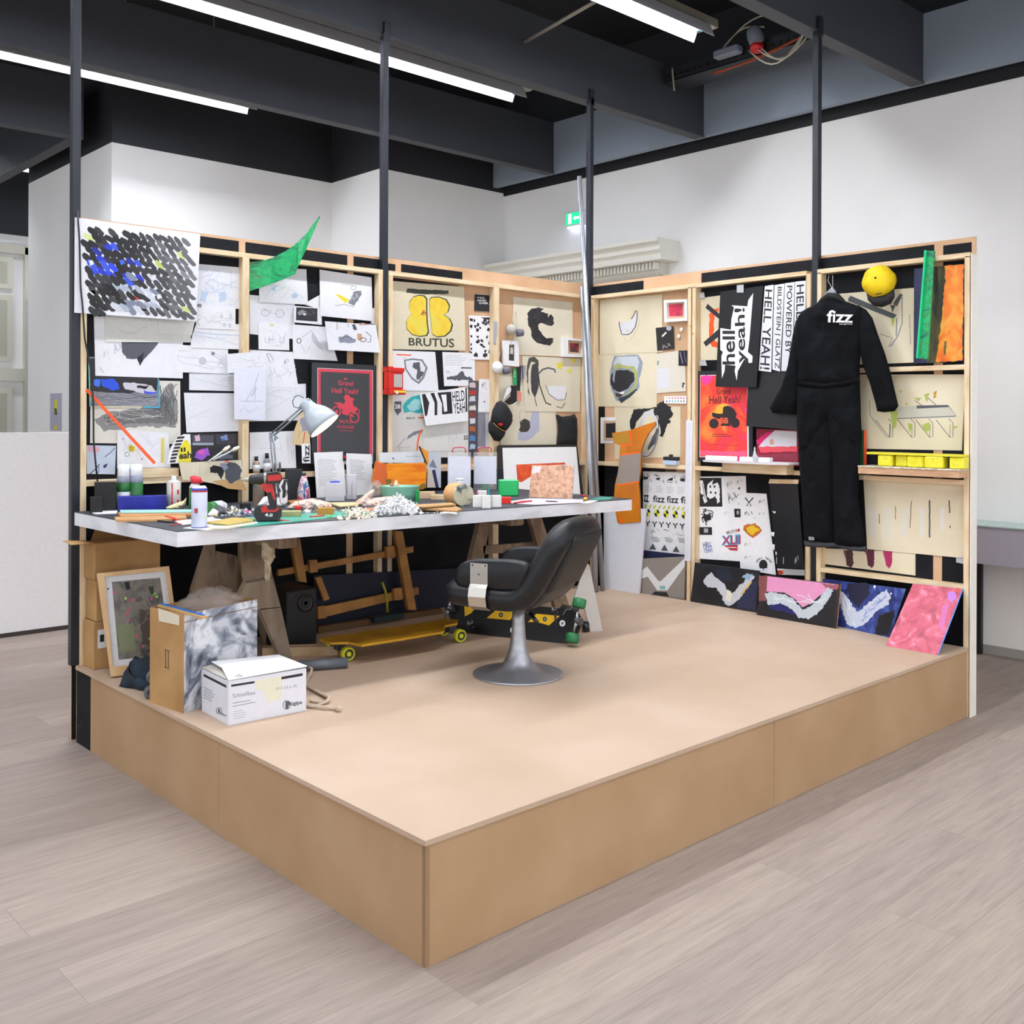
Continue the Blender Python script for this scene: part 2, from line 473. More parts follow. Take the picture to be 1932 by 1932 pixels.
# far passage
b = MB(); b.box((-5, 10, 0), (4, 10.15, 3.64), WHITE); b.box((-5, 9.9, 3.64), (4, 10.15, 5), BEAMD); struct(b, 'wall_far')
b = MB()
WW = mat('#d6d3c4', .6)
for x in (.55, 1.25, 1.98): b.box((x, 9.93, 0), (x+.1, 10, 3.5), WW)
b.box((.55, 9.93, 3.42), (2.08, 10, 3.52), WW); b.box((.65, 9.93, 1.98), (1.98, 10, 2.12), WW)
for x0, x1 in ((.68, 1.22), (1.38, 1.86)):
    for z0, z1 in ((.2, 1.9), (2.2, 2.95), (3.02, 3.38)):
        b.box((x0, 9.96, z0), (x1, 9.975, z1), WW); b.box((x0+.06, 9.955, z0+.06), (x1-.06, 9.965, z1-.06), mat('#b8b6a8', .6))
struct(b, 'door_1')
b = MB(); b.box((-6, 5.5, .0), (1.45, 5.62, 1.468), mat('#f1f2f4', .7)); b.box((-6, 5.49, 0), (1.45, 5.63, .03), mat('#3b3533', .8)); struct(b, 'wall_low')
b = MB(); b.box((2.02, 9.8, 1.3), (2.12, 9.98, 2.9), mat('#3a4148', .5)); struct(b, 'trim_2')
# cornice over the walled-in doorway
b = MB()
CW = mat('#eceae0', .6); CS = mat('#dddbd0', .65)
def prof_y(b, P, y0, y1, m):
    b.prism([(x, y0, z) for x, z in P], (0, y1-y0, 0), m)
prof_y(b, [(XW, 3.13), (4.95, 3.13), (4.95, 3.10), (4.975, 3.085), (5.0, 3.065), (4.985, 3.06), (4.985, 3.03), (5.02, 3.0), (5.0, 2.995), (5.0, 2.95), (XW, 2.95)], 3.17, 5.43, CW)
prof_y(b, [(XW, 2.95), (5.14, 2.95), (5.14, 2.86), (5.17, 2.84), (XW, 2.84)], 3.29, 5.43, CS)
for i in range(52): b.box((5.08, 3.3+i*.041, 2.885), (5.14, 3.3+i*.041+.023, 2.945), CW)
b.box((5.2, 3.33, 0), (XW, 3.5, 2.84), CW); b.box((5.22, 3.5, 2.6), (XW, 5.43, 2.84), CW)
struct(b, 'trim_3')

# ------------------------------------------------------------ ceiling grid
def beam(a, c, n=[4]):
    b = MB(); b.box(a, c, BEAM)
    # rolled lower lip
    b.box((a[0]-(.012 if c[0]-a[0] < .3 else 0), a[1]-(.012 if c[1]-a[1] < .3 else 0), a[2]-.012), (c[0], c[1], a[2]), mat('#3d3f44', .6)); struct(b, 'trim_%d' % n[0]); n[0] += 1
for y in (-2.8, -.93, .93, 2.8, 4.56):
    beam((-8, y, 3.94), (5.1, y+.09, 4.42))
for y in (6.44,):
    beam((-8, y, 3.94), (1.27, y+.09, 4.42))
b = MB(); b.box((5.1, -4, 3.94), (5.16, 5.43, 4.42), UPPER); struct(b, 'trim_20')
beam((1.27, 6.44, 3.94), (1.36, 9.9, 4.42))
beam((-2.6, -4, 3.94), (-2.51, 9.9, 4.42))

# ------------------------------------------------------------ fluorescent battens
TUBE = emat('fluorescent tube', '#f2f5ff', 9)
REFL = mat('#eceef4', .35)
HOUS = mat('#a19a8c', .6)
def batten(x0, x1, y, ext, label, pw=1.0):
    z = 4.2
    t = thing('fluorescent_light', ((x0+x1)/2, y, z), label, 'ceiling light', None)
    b = MB(); b.box((x0+.01, y-.035, z+.07), (x1-.01+ext, y+.035, z+.13), HOUS, c=.004); b.build('housing', t)
    b = MB()
    P = [(-.088, -.028), (-.05, .062), (.05, .062), (.088, -.028), (.083, -.028), (.046, .057), (-.046, .057), (-.083, -.028)]
    b.prism([(x0, y+py, z+pz) for py, pz in P], (x1-x0, 0, 0), REFL); b.build('reflector', t)
    b = MB(); b.tube([(x0+.04, y, z+.02), (x1-.08, y, z+.02)], .014, TUBE, 12); b.build('tube', t)
    b = MB(); b.box((x0+.005, y-.02, z+.01), (x0+.04, y+.02, z+.06), mat('#9fb4b8', .4)); b.build('tube_socket', t)
    b = MB(); b.box((x1-.08, y-.02, z+.01), (x1-.04, y+.02, z+.06), mat('#6c9aa0', .4)); b.build('tube_socket', t)
    for x in (x0+.3, x1-.3):
        pass
    b = MB(); b.tube([(x0+.35, y, z+.13), (x0+.35, y, 5.0)], .004, HOUS, 6); b.build('hanger_wire', t); b = MB(); b.tube([(x1-.35, y, z+.13), (x1-.35, y, 5.0)], .004, HOUS, 6); b.build('hanger_wire', t)
    l = bpy.data.lights.new('tube_light', 'AREA'); l.shape = 'RECTANGLE'; l.size = x1-x0-.1; l.size_y = .07; l.energy = TUBE_POWER*pw; l.color = (.93, .96, 1)
    lo = bpy.data.objects.new('tube_light', l); COL.objects.link(lo); lo.parent = t; lo.location = (0, 0, .052)
    return t
batten(2.40, 3.84, 3.7, .13, 'bright fluorescent batten above the beam behind the second black post, its far end in view', .6)
batten(.96, 2.40, 3.7, 0, 'long fluorescent batten crossing the top of the photo left of the second black post', .7)
batten(-.48, .96, 3.7, 0, 'fluorescent batten leaving the frame at the top above the zigzag painting', .8)
batten(2.40, 3.84, 1.87, .13, 'fluorescent batten at the top right beside the cable tray, brightest of the lamps', 1.5)
batten(.96, 2.40, 1.87, 0, 'fluorescent batten over the platform, above the frame of the photo', 1.2)
batten(.98, 2.42, 5.5, .13, 'fluorescent batten in the far bay, its end above the white wall corner')
batten(-.46, .98, 5.5, 0, 'fluorescent batten in the far bay crossing the left edge behind the first post')
for x, y in ((-.48, 1.87), (.96, 0), (-.48, 0), (-1.92, 1.87), (-1.92, 3.7), (-1.92, 0), (2.4, -1.87), (.5, -1.87), (-1.5, -1.87)):
    tag(batten(x, x+1.44, y, 0, 'fluorescent batten overhead in the rows outside the photo'), group='battens overhead outside the photo')
batten(.7, 2.14, 9.0, 0, 'small bright end of a lamp beyond the white wall corner at left')

# cable tray with wiring, upper right
t = thing('cable_tray', (4.6, 1.7, 4.25), 'dark cable tray with loose wires and a red socket above the right wall', 'cable tray')
TR = mat('#33363c', .5, .3)
b = MB(); b.box((4.52, .97, 4.24), (4.54, 2.75, 4.34), TR); b.box((4.74, .97, 4.24), (4.76, 2.75, 4.34), TR); b.box((4.52, .97, 4.235), (4.76, 2.75, 4.245), TR)
for i in range(28): b.box((4.512, 1.0+i*.063, 4.27), (4.52, 1.03+i*.063, 4.29), mat('#101114', .6))
b.build('tray', t)
b = MB(); b.box((4.44, 1.47, 4.36), (4.54, 1.62, 4.49), mat('#c9ccd0', .5), c=.008); b.box((4.46, 1.5, 4.385), (4.445, 1.59, 4.465), mat('#aeb2b8', .5)); b.build('junction_box', t)
b = MB(); b.lathe([(.055, 0), (.06, .05), (.05, .11), (.02, .13)], (4.47, 1.86, 4.30), mat('#7d8796', .5), 16, axis=(-.5, .1, 1)); b.build('socket_housing', t)
b = MB(); b.lathe([(.046, 0), (.048, .05), (.04, .06)], (4.47, 1.86, 4.30), mat('#d3202a', .4), 16, axis=(-.5, -.1, -1)); b.build('red_plug', t)
b = MB(); b.box((4.42, 2.0, 4.27), (4.5, 2.22, 4.33), mat('#8a93a3', .5), c=.01); b.build('connector', t)
WI = mat('#c9c3ae', .5); OR = mat('#b5461d', .5)
def arc3(a, c, h, n=10):
    a, c = Vector(a), Vector(c); return [a.lerp(c, i/n)+Vector((0, 0, -h*math.sin(math.pi*i/n))) for i in range(n+1)]
for a, c, h, m in (((4.45, 1.92, 4.26), (4.45, 1.45, 4.3), .17, WI), ((4.45, 1.85, 4.25), (4.45, 1.4, 4.28), .13, WI), ((4.43, 1.8, 4.24), (4.43, 1.42, 4.3), .15, WI), ((4.46, 2.2, 4.3), (4.46, 1.6, 4.42), -.12, WI), ((4.46, 2.22, 4.28), (4.46, 1.8, 4.4), -.09, WI),
                   ((4.55, 2.3, 4.20), (4.5, 1.5, 4.27), .01, OR), ((4.53, 2.3, 4.21), (4.5, 1.5, 4.27), .03, OR), ((4.5, 2.66, 4.33), (4.45, 2.6, 4.13), .01, WI)):
    b = MB(); b.tube(arc3(a, c, h), .006, m, 6); b.build('wire', t)
# pale strut and lamp bracket seen at top
b = MB(); P0 = Vector((3.02, 2.78, 4.19)); P1 = Vector((2.95, 1.95, 4.25)); b.tube([P0, P1], .016, mat('#a09b90', .5), 4); tag(b.build('support_strut', None), 'pale metal strut running from the ceiling beam to the brightest lamp', 'strut')

# exit sign
t = thing('exit_sign', (XW-.04, 4.38, 3.41), 'green lit emergency exit sign high on the wall behind the metal pipes', 'exit sign')
b = MB(); b.box((XW-.06, 4.27, 3.42), (XW-.0, 4.5, 3.56), mat('#dfe6ea', .4), c=.006); b.build('housing', t)
G = emat('exit green', '#1fc98a', 1.1); Wt = emat('exit white', '#eafff6', 1.6)
b = MB(); b.box((XW-.064, 4.285, 3.435), (XW-.06, 4.485, 3.545), G); b.box((XW-.066, 4.41, 3.445), (XW-.064, 4.45, 3.535), Wt); b.box((XW-.066, 4.30, 3.48), (XW-.064, 4.36, 3.5), Wt)
b.prism([(XW-.0655, 4.36, 3.47), (XW-.0655, 4.36, 3.51), (XW-.0655, 4.385, 3.49)], (-.001, 0, 0), Wt); b.build('sign_panel', t)
b = MB(); b.box((XW-.05, 4.29, 3.405), (XW-.01, 4.48, 3.42), emat('exit downlight', '#cfd4ff', 3)); b.build('downlight', t)

# desk at the right edge
t = thing('wall_desk', (5.08, -.4, 0), 'lilac grey desk with a glass top along the white wall at the right edge', 'desk')
LG = mat('#a7a3b0', .6)
b = MB(); b.box((4.9, -2.2, .655), (4.93, 1.6, .895), LG); b.box((4.93, -2.2, .86), (XW, 1.6, .895), LG); b.build('desk_body', t)
b = MB(); b.box((4.89, -2.2, .897), (XW, 1.6, .905), mat('#a9c4bf', .2)); b.build('glass_top', t, 'thin greenish glass top')
for y in (.56, -1.6):
    b = MB(); b.box((5.19, y, 0), (5.23, y+.05, .66), mat('#17181c', .5)); b.build('leg', t)
b = MB(); b.box((XW-.006, -6, .0), (XW, 1.6, .06), mat('#a3a39e', .7)); struct(b, 'baseboard_right')
b = MB(); b.box((1.524, 7.42, 1.45), (1.53, 7.72, 1.8), mat('#b3b1c6', .6))
pl = PX(1.523); YL = mat('#d8cf2a', .6)
b.box((1.521, 7.52, 1.62), (1.524, 7.60, 1.74), YL); b.box((1.521, 7.52, 1.46), (1.524, 7.60, 1.5), YL); b.box((1.520, 7.53, 1.6), (1.521, 7.59, 1.66), mat('#4b4a30', .6))
b.build('warning_panel', None, 'lilac wall panel with yellow warning marks left of the partition', 'sign')

# ------------------------------------------------------------ platform
H = .3725; LX = 3.67; LY = 2.77
t = thing('exhibition_platform', (LX/2, LY/2, 0), 'low raised platform of raw brown MDF with a seamless top', 'platform')
b = MB(); b.box((0, 0, H-.016), (LX-.002, 1.83, H), MDFTOP_LIT); b.box((0, 1.8315, H-.016), (LX-.002, LY-.002, H), MDFTOP_LIT); b.build('top_panel', t, 'pale platform top with overhead light put into its colour')
for y0, y1 in ((0.0, 1.284), (1.286, 2.585)):
    b = MB(); b.box((.006, y0+(.006 if y0 == 0 else 0), 0), (.022, y1, H-.017), MDF); b.build('side_panel', t)
for x0, x1 in ((.006, 1.816), (1.818, LX-.002)):
    b = MB(); b.box((x0, .006, 0), (x1, .022, H-.017), MDF); b.build('side_panel', t)
b = MB(); b.box((.006, 2.586, 0), (.022, 2.768, H-.017), BLACKP); b.build('side_panel', t, 'black painted end of the platform side')
b = MB(); b.box((.03, .03, 0), (LX-.003, 2.76, H-.02), MDFEDGE); b.build('core', t)

# ------------------------------------------------------------ partitions
YB, XB = 2.82, 3.73      # faces of the backing boards
HW = 2.578
def patches(b, pl, d, L):
    for a0, a1, z0, z1 in L:
        if d == 'L': b.box((a0, YB-.0012, z0), (a1, YB, z1), BLACKP)
        else: b.box((XB-.0012, a0, z0), (XB, a1, z1), BLACKP)
tl = thing('stud_partition', (1.87, 2.8, 0), 'long stud partition behind the worktable, backing board painted black', 'partition')
b = MB(); b.box((0, YB, 0), (XB+.012, YB+.012, HW), PINED)
patches(b, None, 'L', [(.0, .89, 0, 2.562), (.93, 1.60, 0, 2.562), (1.645, 1.89, 0, 2.562), (2.0, 2.50, 2.49, 2.552), (1.9, 1.955, 2.49, 2.545), (1.9, 2.47, 1.29, 2.46), (1.9, 3.73, .3, 1.24)])
b.build('backing_board', tl)
def stud_y(x0, x1, z0=0, z1=HW-.11, m=PINE):
    b = MB(); b.box((x0, LY, z0), (x1, YB-.002, z1), m, c=.001); return b
for x0, x1 in ((.022, .05), (.889, .929), (1.795, 1.827), (1.873, 1.902), (2.736, 2.786), (3.64, 3.668)):
    stud_y(x0, x1).build('stud', tl)
for x0, x1, z in ((.022, 1.827, 2.466), (1.873, 3.668, 2.466)):
    b = MB(); b.box((x0, LY, z), (x1, YB-.002, z+.027), PINEX, c=.001); b.build('rail', tl)
for x0, x1, z in ((.05, .889, 1.247), (.929, 1.795, 1.247), (1.902, 2.736, 1.247), (2.786, 3.64, 1.247)):
    b = MB(); b.box((x0, LY+.001, z), (x1, YB-.002, z+.03), PINEX, c=.001); b.build('rail', tl)
tr = thing('stud_partition', (3.7, 1.38, 0), 'right hand stud partition carrying the black coverall and drawings', 'partition')
b = MB(); b.box((XB, -.006, 0), (XB+.012, YB, HW), PINED)
patches(b, None, 'R', [(2.30, 2.82, 2.49, 2.56), (1.80, .95, 2.49, 2.562), (.93, .22, 2.49, 2.562), (.17, .015, 2.49, 2.55),
    (2.66, 2.78, .3, 2.46), (1.80, 1.02, .3, 2.46), (.98, .22, .3, 2.46), (.17, .0, .3, 2.46), (2.78, 2.1, .3, 1.24)])
b.build('backing_board', tr)
b = MB(); b.box((XB-.06, -.012, 0), (XB+.014, -.006, HW-.1), mat('#e6e0d6', .6)); b.build('end_edge', tr, 'white edge strip at the open end')
for y0, y1 in ((2.72, 2.748), (1.84, 1.868), (1.803, 1.831), (.951, .979), (.878, .906), (.0, .028)):
    b = MB(); b.box((LX, y0, 0), (XB-.002, y1, HW-.11), PINE, c=.001); b.build('stud', tr)
for y0, y1, z in ((.979, 2.748, 2.461), (0, .906, 2.461)):
    b = MB(); b.box((LX, y0, z), (XB-.002, y1, z+.027), PINEX, c=.001); b.build('rail', tr)
for y0, y1, z in ((1.868, 2.72, 1.247), (.979, 1.803, 1.247), (.028, .878, 1.24), (.028, .878, 1.861), (.028, .878, .676)):
    b = MB(); b.box((LX+.001, y0, z), (XB-.002, y1, z+.027), PINEX, c=.001); b.build('rail', tr)
# black steel posts up to the ceiling beams
def post(x, y, top, label):
    t = thing('steel_post', (x, y, H), label, 'post', None)
    b = MB(); b.box((x-.02, y-.02, H), (x+.02, y+.02, top), STEELB, c=.002); b.build('tube', t)
    if top < 4: b = MB(); b.box((x-.012, 2.775 if y > 2 else .905, 3.9), (x+.03, 2.8 if y > 2 else .93, 4.02), STEELB, c=.003); b.build('bracket', t)
    return t
post(.001, 2.797, 4.0, 'black steel post at the open left end of the long partition')
post(1.85, 2.797, 3.95, 'black steel post in the middle of the long partition, beside the red first-aid tin')
post(3.705, 2.795, 3.95, 'black steel post in the corner behind the leaning metal pipes')
post(3.702, .929, 3.95, 'black steel post between the two bays of the right partition, beside the coverall')
# ------------------------------------------------------------ drawings and prints on the long partition
PW = mat('#e9e9ee', .8); PW2 = mat('#e3e4ea', .8); PC = nmat('cream paper', ['#d8d0b9', '#ded6c0', '#e2dac6'], 4, (1, 1, 1), .85, 5); PG = mat('#dddcd8', .85)
PCL = nmat('pale kraft paper', ['#d6cab0', '#dcd1b8', '#e3d9c1'], 5, (1, 1, 1), .85, 5)
INK = mat('#1b1b20', .7); INKG = mat('#55575f', .8); GR = mat('#a9abb3', .8); GRL = mat('#c4c6cf', .8); GRD = mat('#7b7d86', .8)
BLU = mat('#2036b8', .6); LBL = mat('#bccbe0', .8); RED = mat('#c2202c', .5); ORG = mat('#ee5a1f', .5); YEL = mat('#e6d52e', .6)
WH = mat('#efeff2', .7); SIL = mat('#b9b9be', .5)
def PLN(w, off): return {'L': PY(2.82-off), 'F': PY(2.77-off), 'R': PX(3.73-off), 'G': PX(3.67-off)}[w]
def S(q, w, off, m, th=.0012, edge=None): return Sheet(q, PLN(w, off), m, th, edge)
def Q(x0, y0, x1, y1, dx=0): return [(x0, y0), (x1, y0), (x1+dx, y1), (x0+dx, y1)]

# large zigzag painting
s = S([(141.5, 410), (378, 441.5), (370, 606), (140.5, 590)], 'F', .006, mat('#e4e4ea', .75), .004)
rnd = random.Random(3)
cols = {}
for i in range(15):
    for j in range(13):
        x = 160 + i*13.6 + (j % 2)*6.5 + j*1.2; y = 434 + j*12.8 + i*1.6; x += rnd.uniform(-1.6, 1.6); y += rnd.uniform(-1.6, 1.6)
        if i == 0 and j < 1 or x > 366-(0 if j > 2 else 8) or y > 588+i*.9 or y < 432: continue
        if i in (3, 5) and j == 0: continue
        t = (x-150)/215
        g = rnd.uniform(-.05, .05) + max(0, t-.4)*.55 + (.1 if rnd.random() < .25 else 0)
        g = max(-.03, min(.5, g))
        c = '#%02x%02x%02x' % tuple(int(255*(g+.08+k)) for k in (0, 0, .012))
        d = math.hypot((x-222-(y-500)*.35)/52, (y-500)/36)
        if d < 1.0 and rnd.random() < .5: c = rnd.choice(['#1b2fb5', '#2440d0', '#16208a', '#3550c8'])
        elif 210 < x < 300 and 520 < y < 585 and rnd.random() < .5: c = rnd.choice(['#7a8296', '#a9b0c0', '#c9ced8'])
        elif rnd.random() < .025: c = rnd.choice(['#b7c56a', '#c9d68c'])
        L = rnd.uniform(9.5, 12) ; w_ = rnd.uniform(6.6, 8.2) if t < .5 else rnd.uniform(5, 6.4)
        ang = rnd.uniform(-.12, .12); dx, dy = L*(.76+ang), L*(.64-ang)
        m = mat(c, .6)
        p = [(x-dx+w_*.2, y-dy-w_*.42), (x-dx*.2+w_*.42, y-dy*.35-w_*.42), (x+dx+w_*.3, y+dy-w_*.3), (x+dx+w_*.1, y+dy+w_*.3), (x+dx*.6-w_*.3, y+dy+w_*.42), (x-dx*.6-w_*.4, y-dy*.3+w_*.42), (x-dx-w_*.3, y-dy+w_*.2)]
        s.poly(p, m, s.pl.off(.0003+.00002*((i*13+j) % 17)))
        cols[(i, j)] = 1
for x, y, c in ((198, 457, '#c7d67e'), (262, 478, '#bcc889'), (258, 507, '#c98d90'), (264, 574, '#e59a3c'), (270, 583, '#e8b06a'), (258, 562, '#c5371e'), (194, 517, '#b3c933'), (188, 566, '#b7c95b'), (192, 578, '#4058d0'), (172, 496, '#dfe0e6'), (175, 553, '#dfe0e6'), (208, 540, '#aab3c4'), (252, 543, '#b9bfd2'), (245, 522, '#8fa3d0'), (230, 495, '#3f5cd8'), (300, 560, '#dfe0e6'), (290, 525, '#dfe0e6')):
    s.blob([(x-5, y-4), (x+3, y-5), (x+6, y+2), (x-2, y+5)], mat(c, .6), .8, 4)
s.build('zigzag_painting', None, 'large white sheet of black and grey zigzag brush marks with blue patches, top left', 'painting')

# charcoal and pencil sheets of the left bay
s = S([(177, 596), (345, 605), (345, 714), (180, 709)], 'L', .006, PW)
s.blob([(228, 640), (303, 640), (288, 662), (272, 678), (264, 690), (257, 677), (240, 676), (230, 664)], INKG, 1.5, 5); s.blob([(258, 676), (272, 664), (270, 678), (264, 690)], INK, 1, 4); s.scrib([(215, 648), (232, 648), (232, 672), (215, 672)], 8, GRL, 2); s.scrib([(195, 660), (206, 660), (206, 678), (195, 678)], 5, GR, .8); s.line([(188, 692), (191, 697), (195, 703)], GRD, .8)
s.build('charcoal_drawing', None, 'white sheet with a dark grey hanging blotch, below the zigzag painting', 'drawing')
s = S([(197, 588), (372, 604), (359, 646), (199, 645)], 'L', .009, PG)
s.ell((246, 608), 26, 21, GR, 0, False, .7, 20, 160); s.ell((270, 612), 15, 18, GR, 20, False, .6, 200, 330); s.scrib([(270, 612), (292, 612), (292, 624), (270, 624)], 5, GR, .6)
s.build('pencil_drawing', None, 'greyish sheet with a faint pencil arc hanging directly under the zigzag painting', 'drawing')
s = S([(298, 600), (368, 604), (362, 633), (298, 629)], 'L', .0115, PG); s.lines([(305, 606), (350, 608), (350, 612), (305, 610)], 2, GRL, .6)
s.build('blank_sheet', None, 'small blank paper slip tucked under the right corner of the zigzag painting', 'paper')
s = S([(171, 716), (340, 719), (341, 838), (170, 836)], 'L', .0025, mat('#dad6cd', .85), .002)
CH = mat('#6b6b6c', .9); CH2 = mat('#8b8a89', .9)
s.blob([(180, 792), (205, 778), (240, 772), (280, 770), (300, 760), (308, 735), (326, 722), (332, 745), (335, 790), (330, 806), (300, 806), (262, 804), (225, 812), (195, 812)], CH2, 2.5, 6)
s.blob([(196, 788), (240, 776), (285, 775), (312, 745), (322, 750), (326, 790), (322, 802), (290, 798), (240, 800), (205, 802)], CH, 2, 6)
s.scrib([(300, 725), (334, 725), (334, 800), (300, 800)], 22, mat('#4f4f52', .9), 1.2); s.scrib([(200, 778), (300, 776), (320, 800), (200, 804)], 16, mat('#cfccc6', .9), .8)
s.build('charcoal_drawing', None, 'cream sheet with a sweeping charcoal arc behind the orange strip', 'drawing')
s = S([(166, 673), (298, 676), (301.5, 769.5), (169, 767)], 'L', .0045, mat('#7f7f88', .7), .003, mat('#5fc1c4', .6))
s.blob([(169, 676), (296, 679), (297, 736), (240, 742), (170, 738)], mat('#222126', .6), 1, 6); s.blob([(190, 716), (214, 715), (224, 724), (225, 735), (210, 736), (192, 728)], mat('#1d49c9', .5), 1.2, 5)
s.blob([(178, 716), (189, 716), (188, 730), (178, 727)], mat('#3c70e0', .5), 1, 4); s.blob([(232, 722), (252, 722), (286, 728), (294, 742), (268, 742), (236, 734)], mat('#c9c6d0', .6), 1.2, 5); s.blob([(258, 727), (282, 728), (276, 734), (258, 732)], INK, .8, 4)
s.blob([(272, 737), (296, 741), (292, 746), (272, 742)], mat('#3d4fd0', .5), .8, 4); s.scrib([(172, 742), (298, 744), (298, 766), (172, 764)], 26, mat('#a5a4ae', .7), 1.1); s.scrib([(172, 740), (298, 742), (298, 764), (172, 764)], 12, mat('#45444c', .7), .8)
for a, c_ in (([(300.2, 716), (301, 768)], '#27b3d3'), ([(270, 768.4), (301, 769)], '#27b3d3'), ([(167.5, 676), (169.8, 766)], '#6fc0b4'), ([(170, 767), (268, 768)], '#d6cfae')): s.line(a, mat(c_, .5), 2.2)
s.build('landscape_painting', None, 'dark painting with a royal blue shape and a turquoise edge, left bay', 'painting')
s = MB(); a, c = bp(163, 735, PLN('F', .002)), bp(291.5, 874, PLN('F', .012))
d = (c-a).normalized(); nn = Vector((0, -1, 0)); sd = d.cross(nn).normalized()*.0075
s.prism([a-sd, a+sd, c+sd, c-sd], nn*.004, ORG); s.build('orange_strip', None, 'thin orange strip leaning diagonally across the charcoal sheet', 'strip')
s = S([(221, 811), (318, 816), (322, 882), (221, 884)], 'L', .0075, PW2)
s.ell((249, 846), 7, 6.5, YEL); s.lines([(243, 840), (255, 840), (255, 852), (243, 852)], 4, mat('#55501a', .7), 1.2); s.ell((240, 857), 4.2, 3.8, mat('#8db07c', .7), 0, False, 1.5)
s.poly([(304, 826), (311, 826), (310, 873), (303, 873)], mat('#e0cf74', .7)); s.lines([(304.5, 828), (310, 828), (309, 872), (303.5, 872)], 9, mat('#a89433', .7), .8); s.scrib([(228, 814), (300, 818), (300, 880), (228, 880)], 10, GRL, .6); s.ell((232, 828), 1, 1, INK); s.ell((268, 866), 1.1, 1.3, INK)
s.build('sticker_sheet', None, 'white technical sheet with a yellow round sticker and a yellow ruler strip', 'paper')
s = S([(163, 840), (219, 841), (217, 895), (164, 894)], 'L', .0065, mat('#bfc9da', .7))
s.blob([(165, 842), (188, 843), (187, 854), (166, 852)], mat('#dba6b3', .7), 1, 4); s.line([(169, 895), (180, 885), (188, 876)], INK, 1.6); s.line([(198, 862), (207, 855), (217, 845)], mat('#5a4470', .6), 1.4); s.blob([(195, 878), (204, 874), (201, 881), (196, 883)], mat('#232c66', .6), .8, 3); s.line([(186, 880), (187, 890), (182, 894)], mat('#3450a8', .6), 1.3)
s.build('blue_print', None, 'small pale blue print in the lower left corner of the partition', 'print')
# hanging cable and wall adapter
P = [(147, 398), (147.5, 420), (150, 452), (152, 540), (156, 580), (160, 640), (172, 700), (176, 760), (176.5, 830), (180, 870), (184, 908)]
s = MB(); s.tube([bp(u, v, PLN('F', .016)) for u, v in P], .0045, mat('#121318', .5), 8); s.build('power_cable', None, 'black cable hanging from the left post down to the table', 'cable')

# faint pencil sheets
def faint(q, w, off, label, m=PW, seed=1, blue=False, n=8):
    s = S(q, w, off, m)
    x0, y0 = q[0][0]+6, max(q[0][1], q[1][1])+6; x1, y1 = q[1][0]-6, min(q[2][1], q[3][1])-6
    rn = random.Random(seed); mm = LBL if blue else GRL
    s.scrib([(x0, y0), (x1, y0), (x1, y1), (x0, y1)], n, mm, .8, seed, .4)
    for k in range(3): s.line([(rn.uniform(x0, x1), rn.uniform(y0, y1)), (rn.uniform(x0, x1), rn.uniform(y0, y1))], mm, .6)
    s.label = label
    return s
s = faint([(374, 498), (458, 505), (458, 583), (371, 581)], 'L', .006, '', PW2, 11, True, 14); s.ell((400, 540), 12, 13, GRL, 0, False, .8); s.blob([(380, 548), (392, 552), (388, 570), (378, 568)], LBL, 1, 4); s.blob([(412, 552), (424, 550), (428, 566), (414, 570)], LBL, 1, 4); s.line([(436, 510), (437, 545)], GRL, .8); s.line([(405, 530), (455, 545)], GRL, .8)
s.build('robot_sketch', None, 'large sheet with a pale blue figure sketched in pencil right of the zigzag painting', 'drawing')
s = faint([(360, 608), (458, 612), (458, 659.5), (360, 656)], 'L', .009, '', PW, 12, True, 5); s.line([(366, 626), (410, 631), (455, 633)], LBL, 1.6)
s.build('pencil_drawing', None, 'wide sheet with one pale blue line in the left bay', 'drawing')
s = faint([(366, 574), (444.5, 579), (444, 622), (372, 619)], 'L', .012, '', PW, 13, False, 8); s.poly([(372, 573), (380, 573.5), (380, 580), (372, 579)], GRD); s.ell((378, 608), 4.5, 6, GR, 0, False, 1.2, 90, 270)
for x, y in ((418, 597), (435, 597), (423, 613), (434, 615)): s.ell((x, y), 1.5, 3.5, GR, 0, False, 1)
s.build('detail_sketch', None, 'small sheet with tiny joint details clipped over the pale blue line sheet', 'drawing')
s = faint([(329, 650), (430, 656), (432, 705.5), (330, 702)], 'L', .0068, '', PW, 14, False, 8); s.ell((382, 681), 7, 7.5, GRL, 0, True); s.ell((402, 667), 3.5, 3.5, GRD); s.line([(402, 664), (404, 672), (420, 680), (410, 690)], GR, .9)
s.build('pencil_drawing', None, 'sheet with a small shaded ball and a bent arm in pencil', 'drawing')
s = faint([(357, 704), (445, 706), (445, 738), (357, 736)], 'L', .004, '', PW2, 15, False, 4)
s.build('blank_sheet', None, 'plain sheet above the lowest large blank sheet of the left bay', 'paper')
s = faint([(347, 741), (452, 742), (453, 813.5), (352, 816)], 'L', .0055, '', PW2, 16, False, 3)
s.build('blank_sheet', None, 'large nearly blank sheet beside the charcoal arc', 'paper')
s = faint([(428, 668), (503, 662), (503, 706), (430, 704)], 'F', .003, '', PW2, 17, False, 3)
s.build('blank_sheet', None, 'lilac white sheet laid over the stud, upper one of two', 'paper')
s = S([(441.5, 696), (503, 696), (500, 793), (442, 791)], 'F', .007, mat('#dfe1ee', .7)); s.line([(488, 703), (480, 730), (464, 756)], GR, 1); s.line([(482, 728), (481, 756)], GR, .8); s.line([(454, 757), (496, 757)], GR, 1); s.scrib([(450, 762), (496, 762), (496, 788), (450, 788)], 6, GRL, .7); s.line([(484, 732), (474, 748)], GRD, 1)
s.build('pencil_drawing', None, 'tall lilac white sheet with a leaning mast line, taped over the stud', 'drawing')
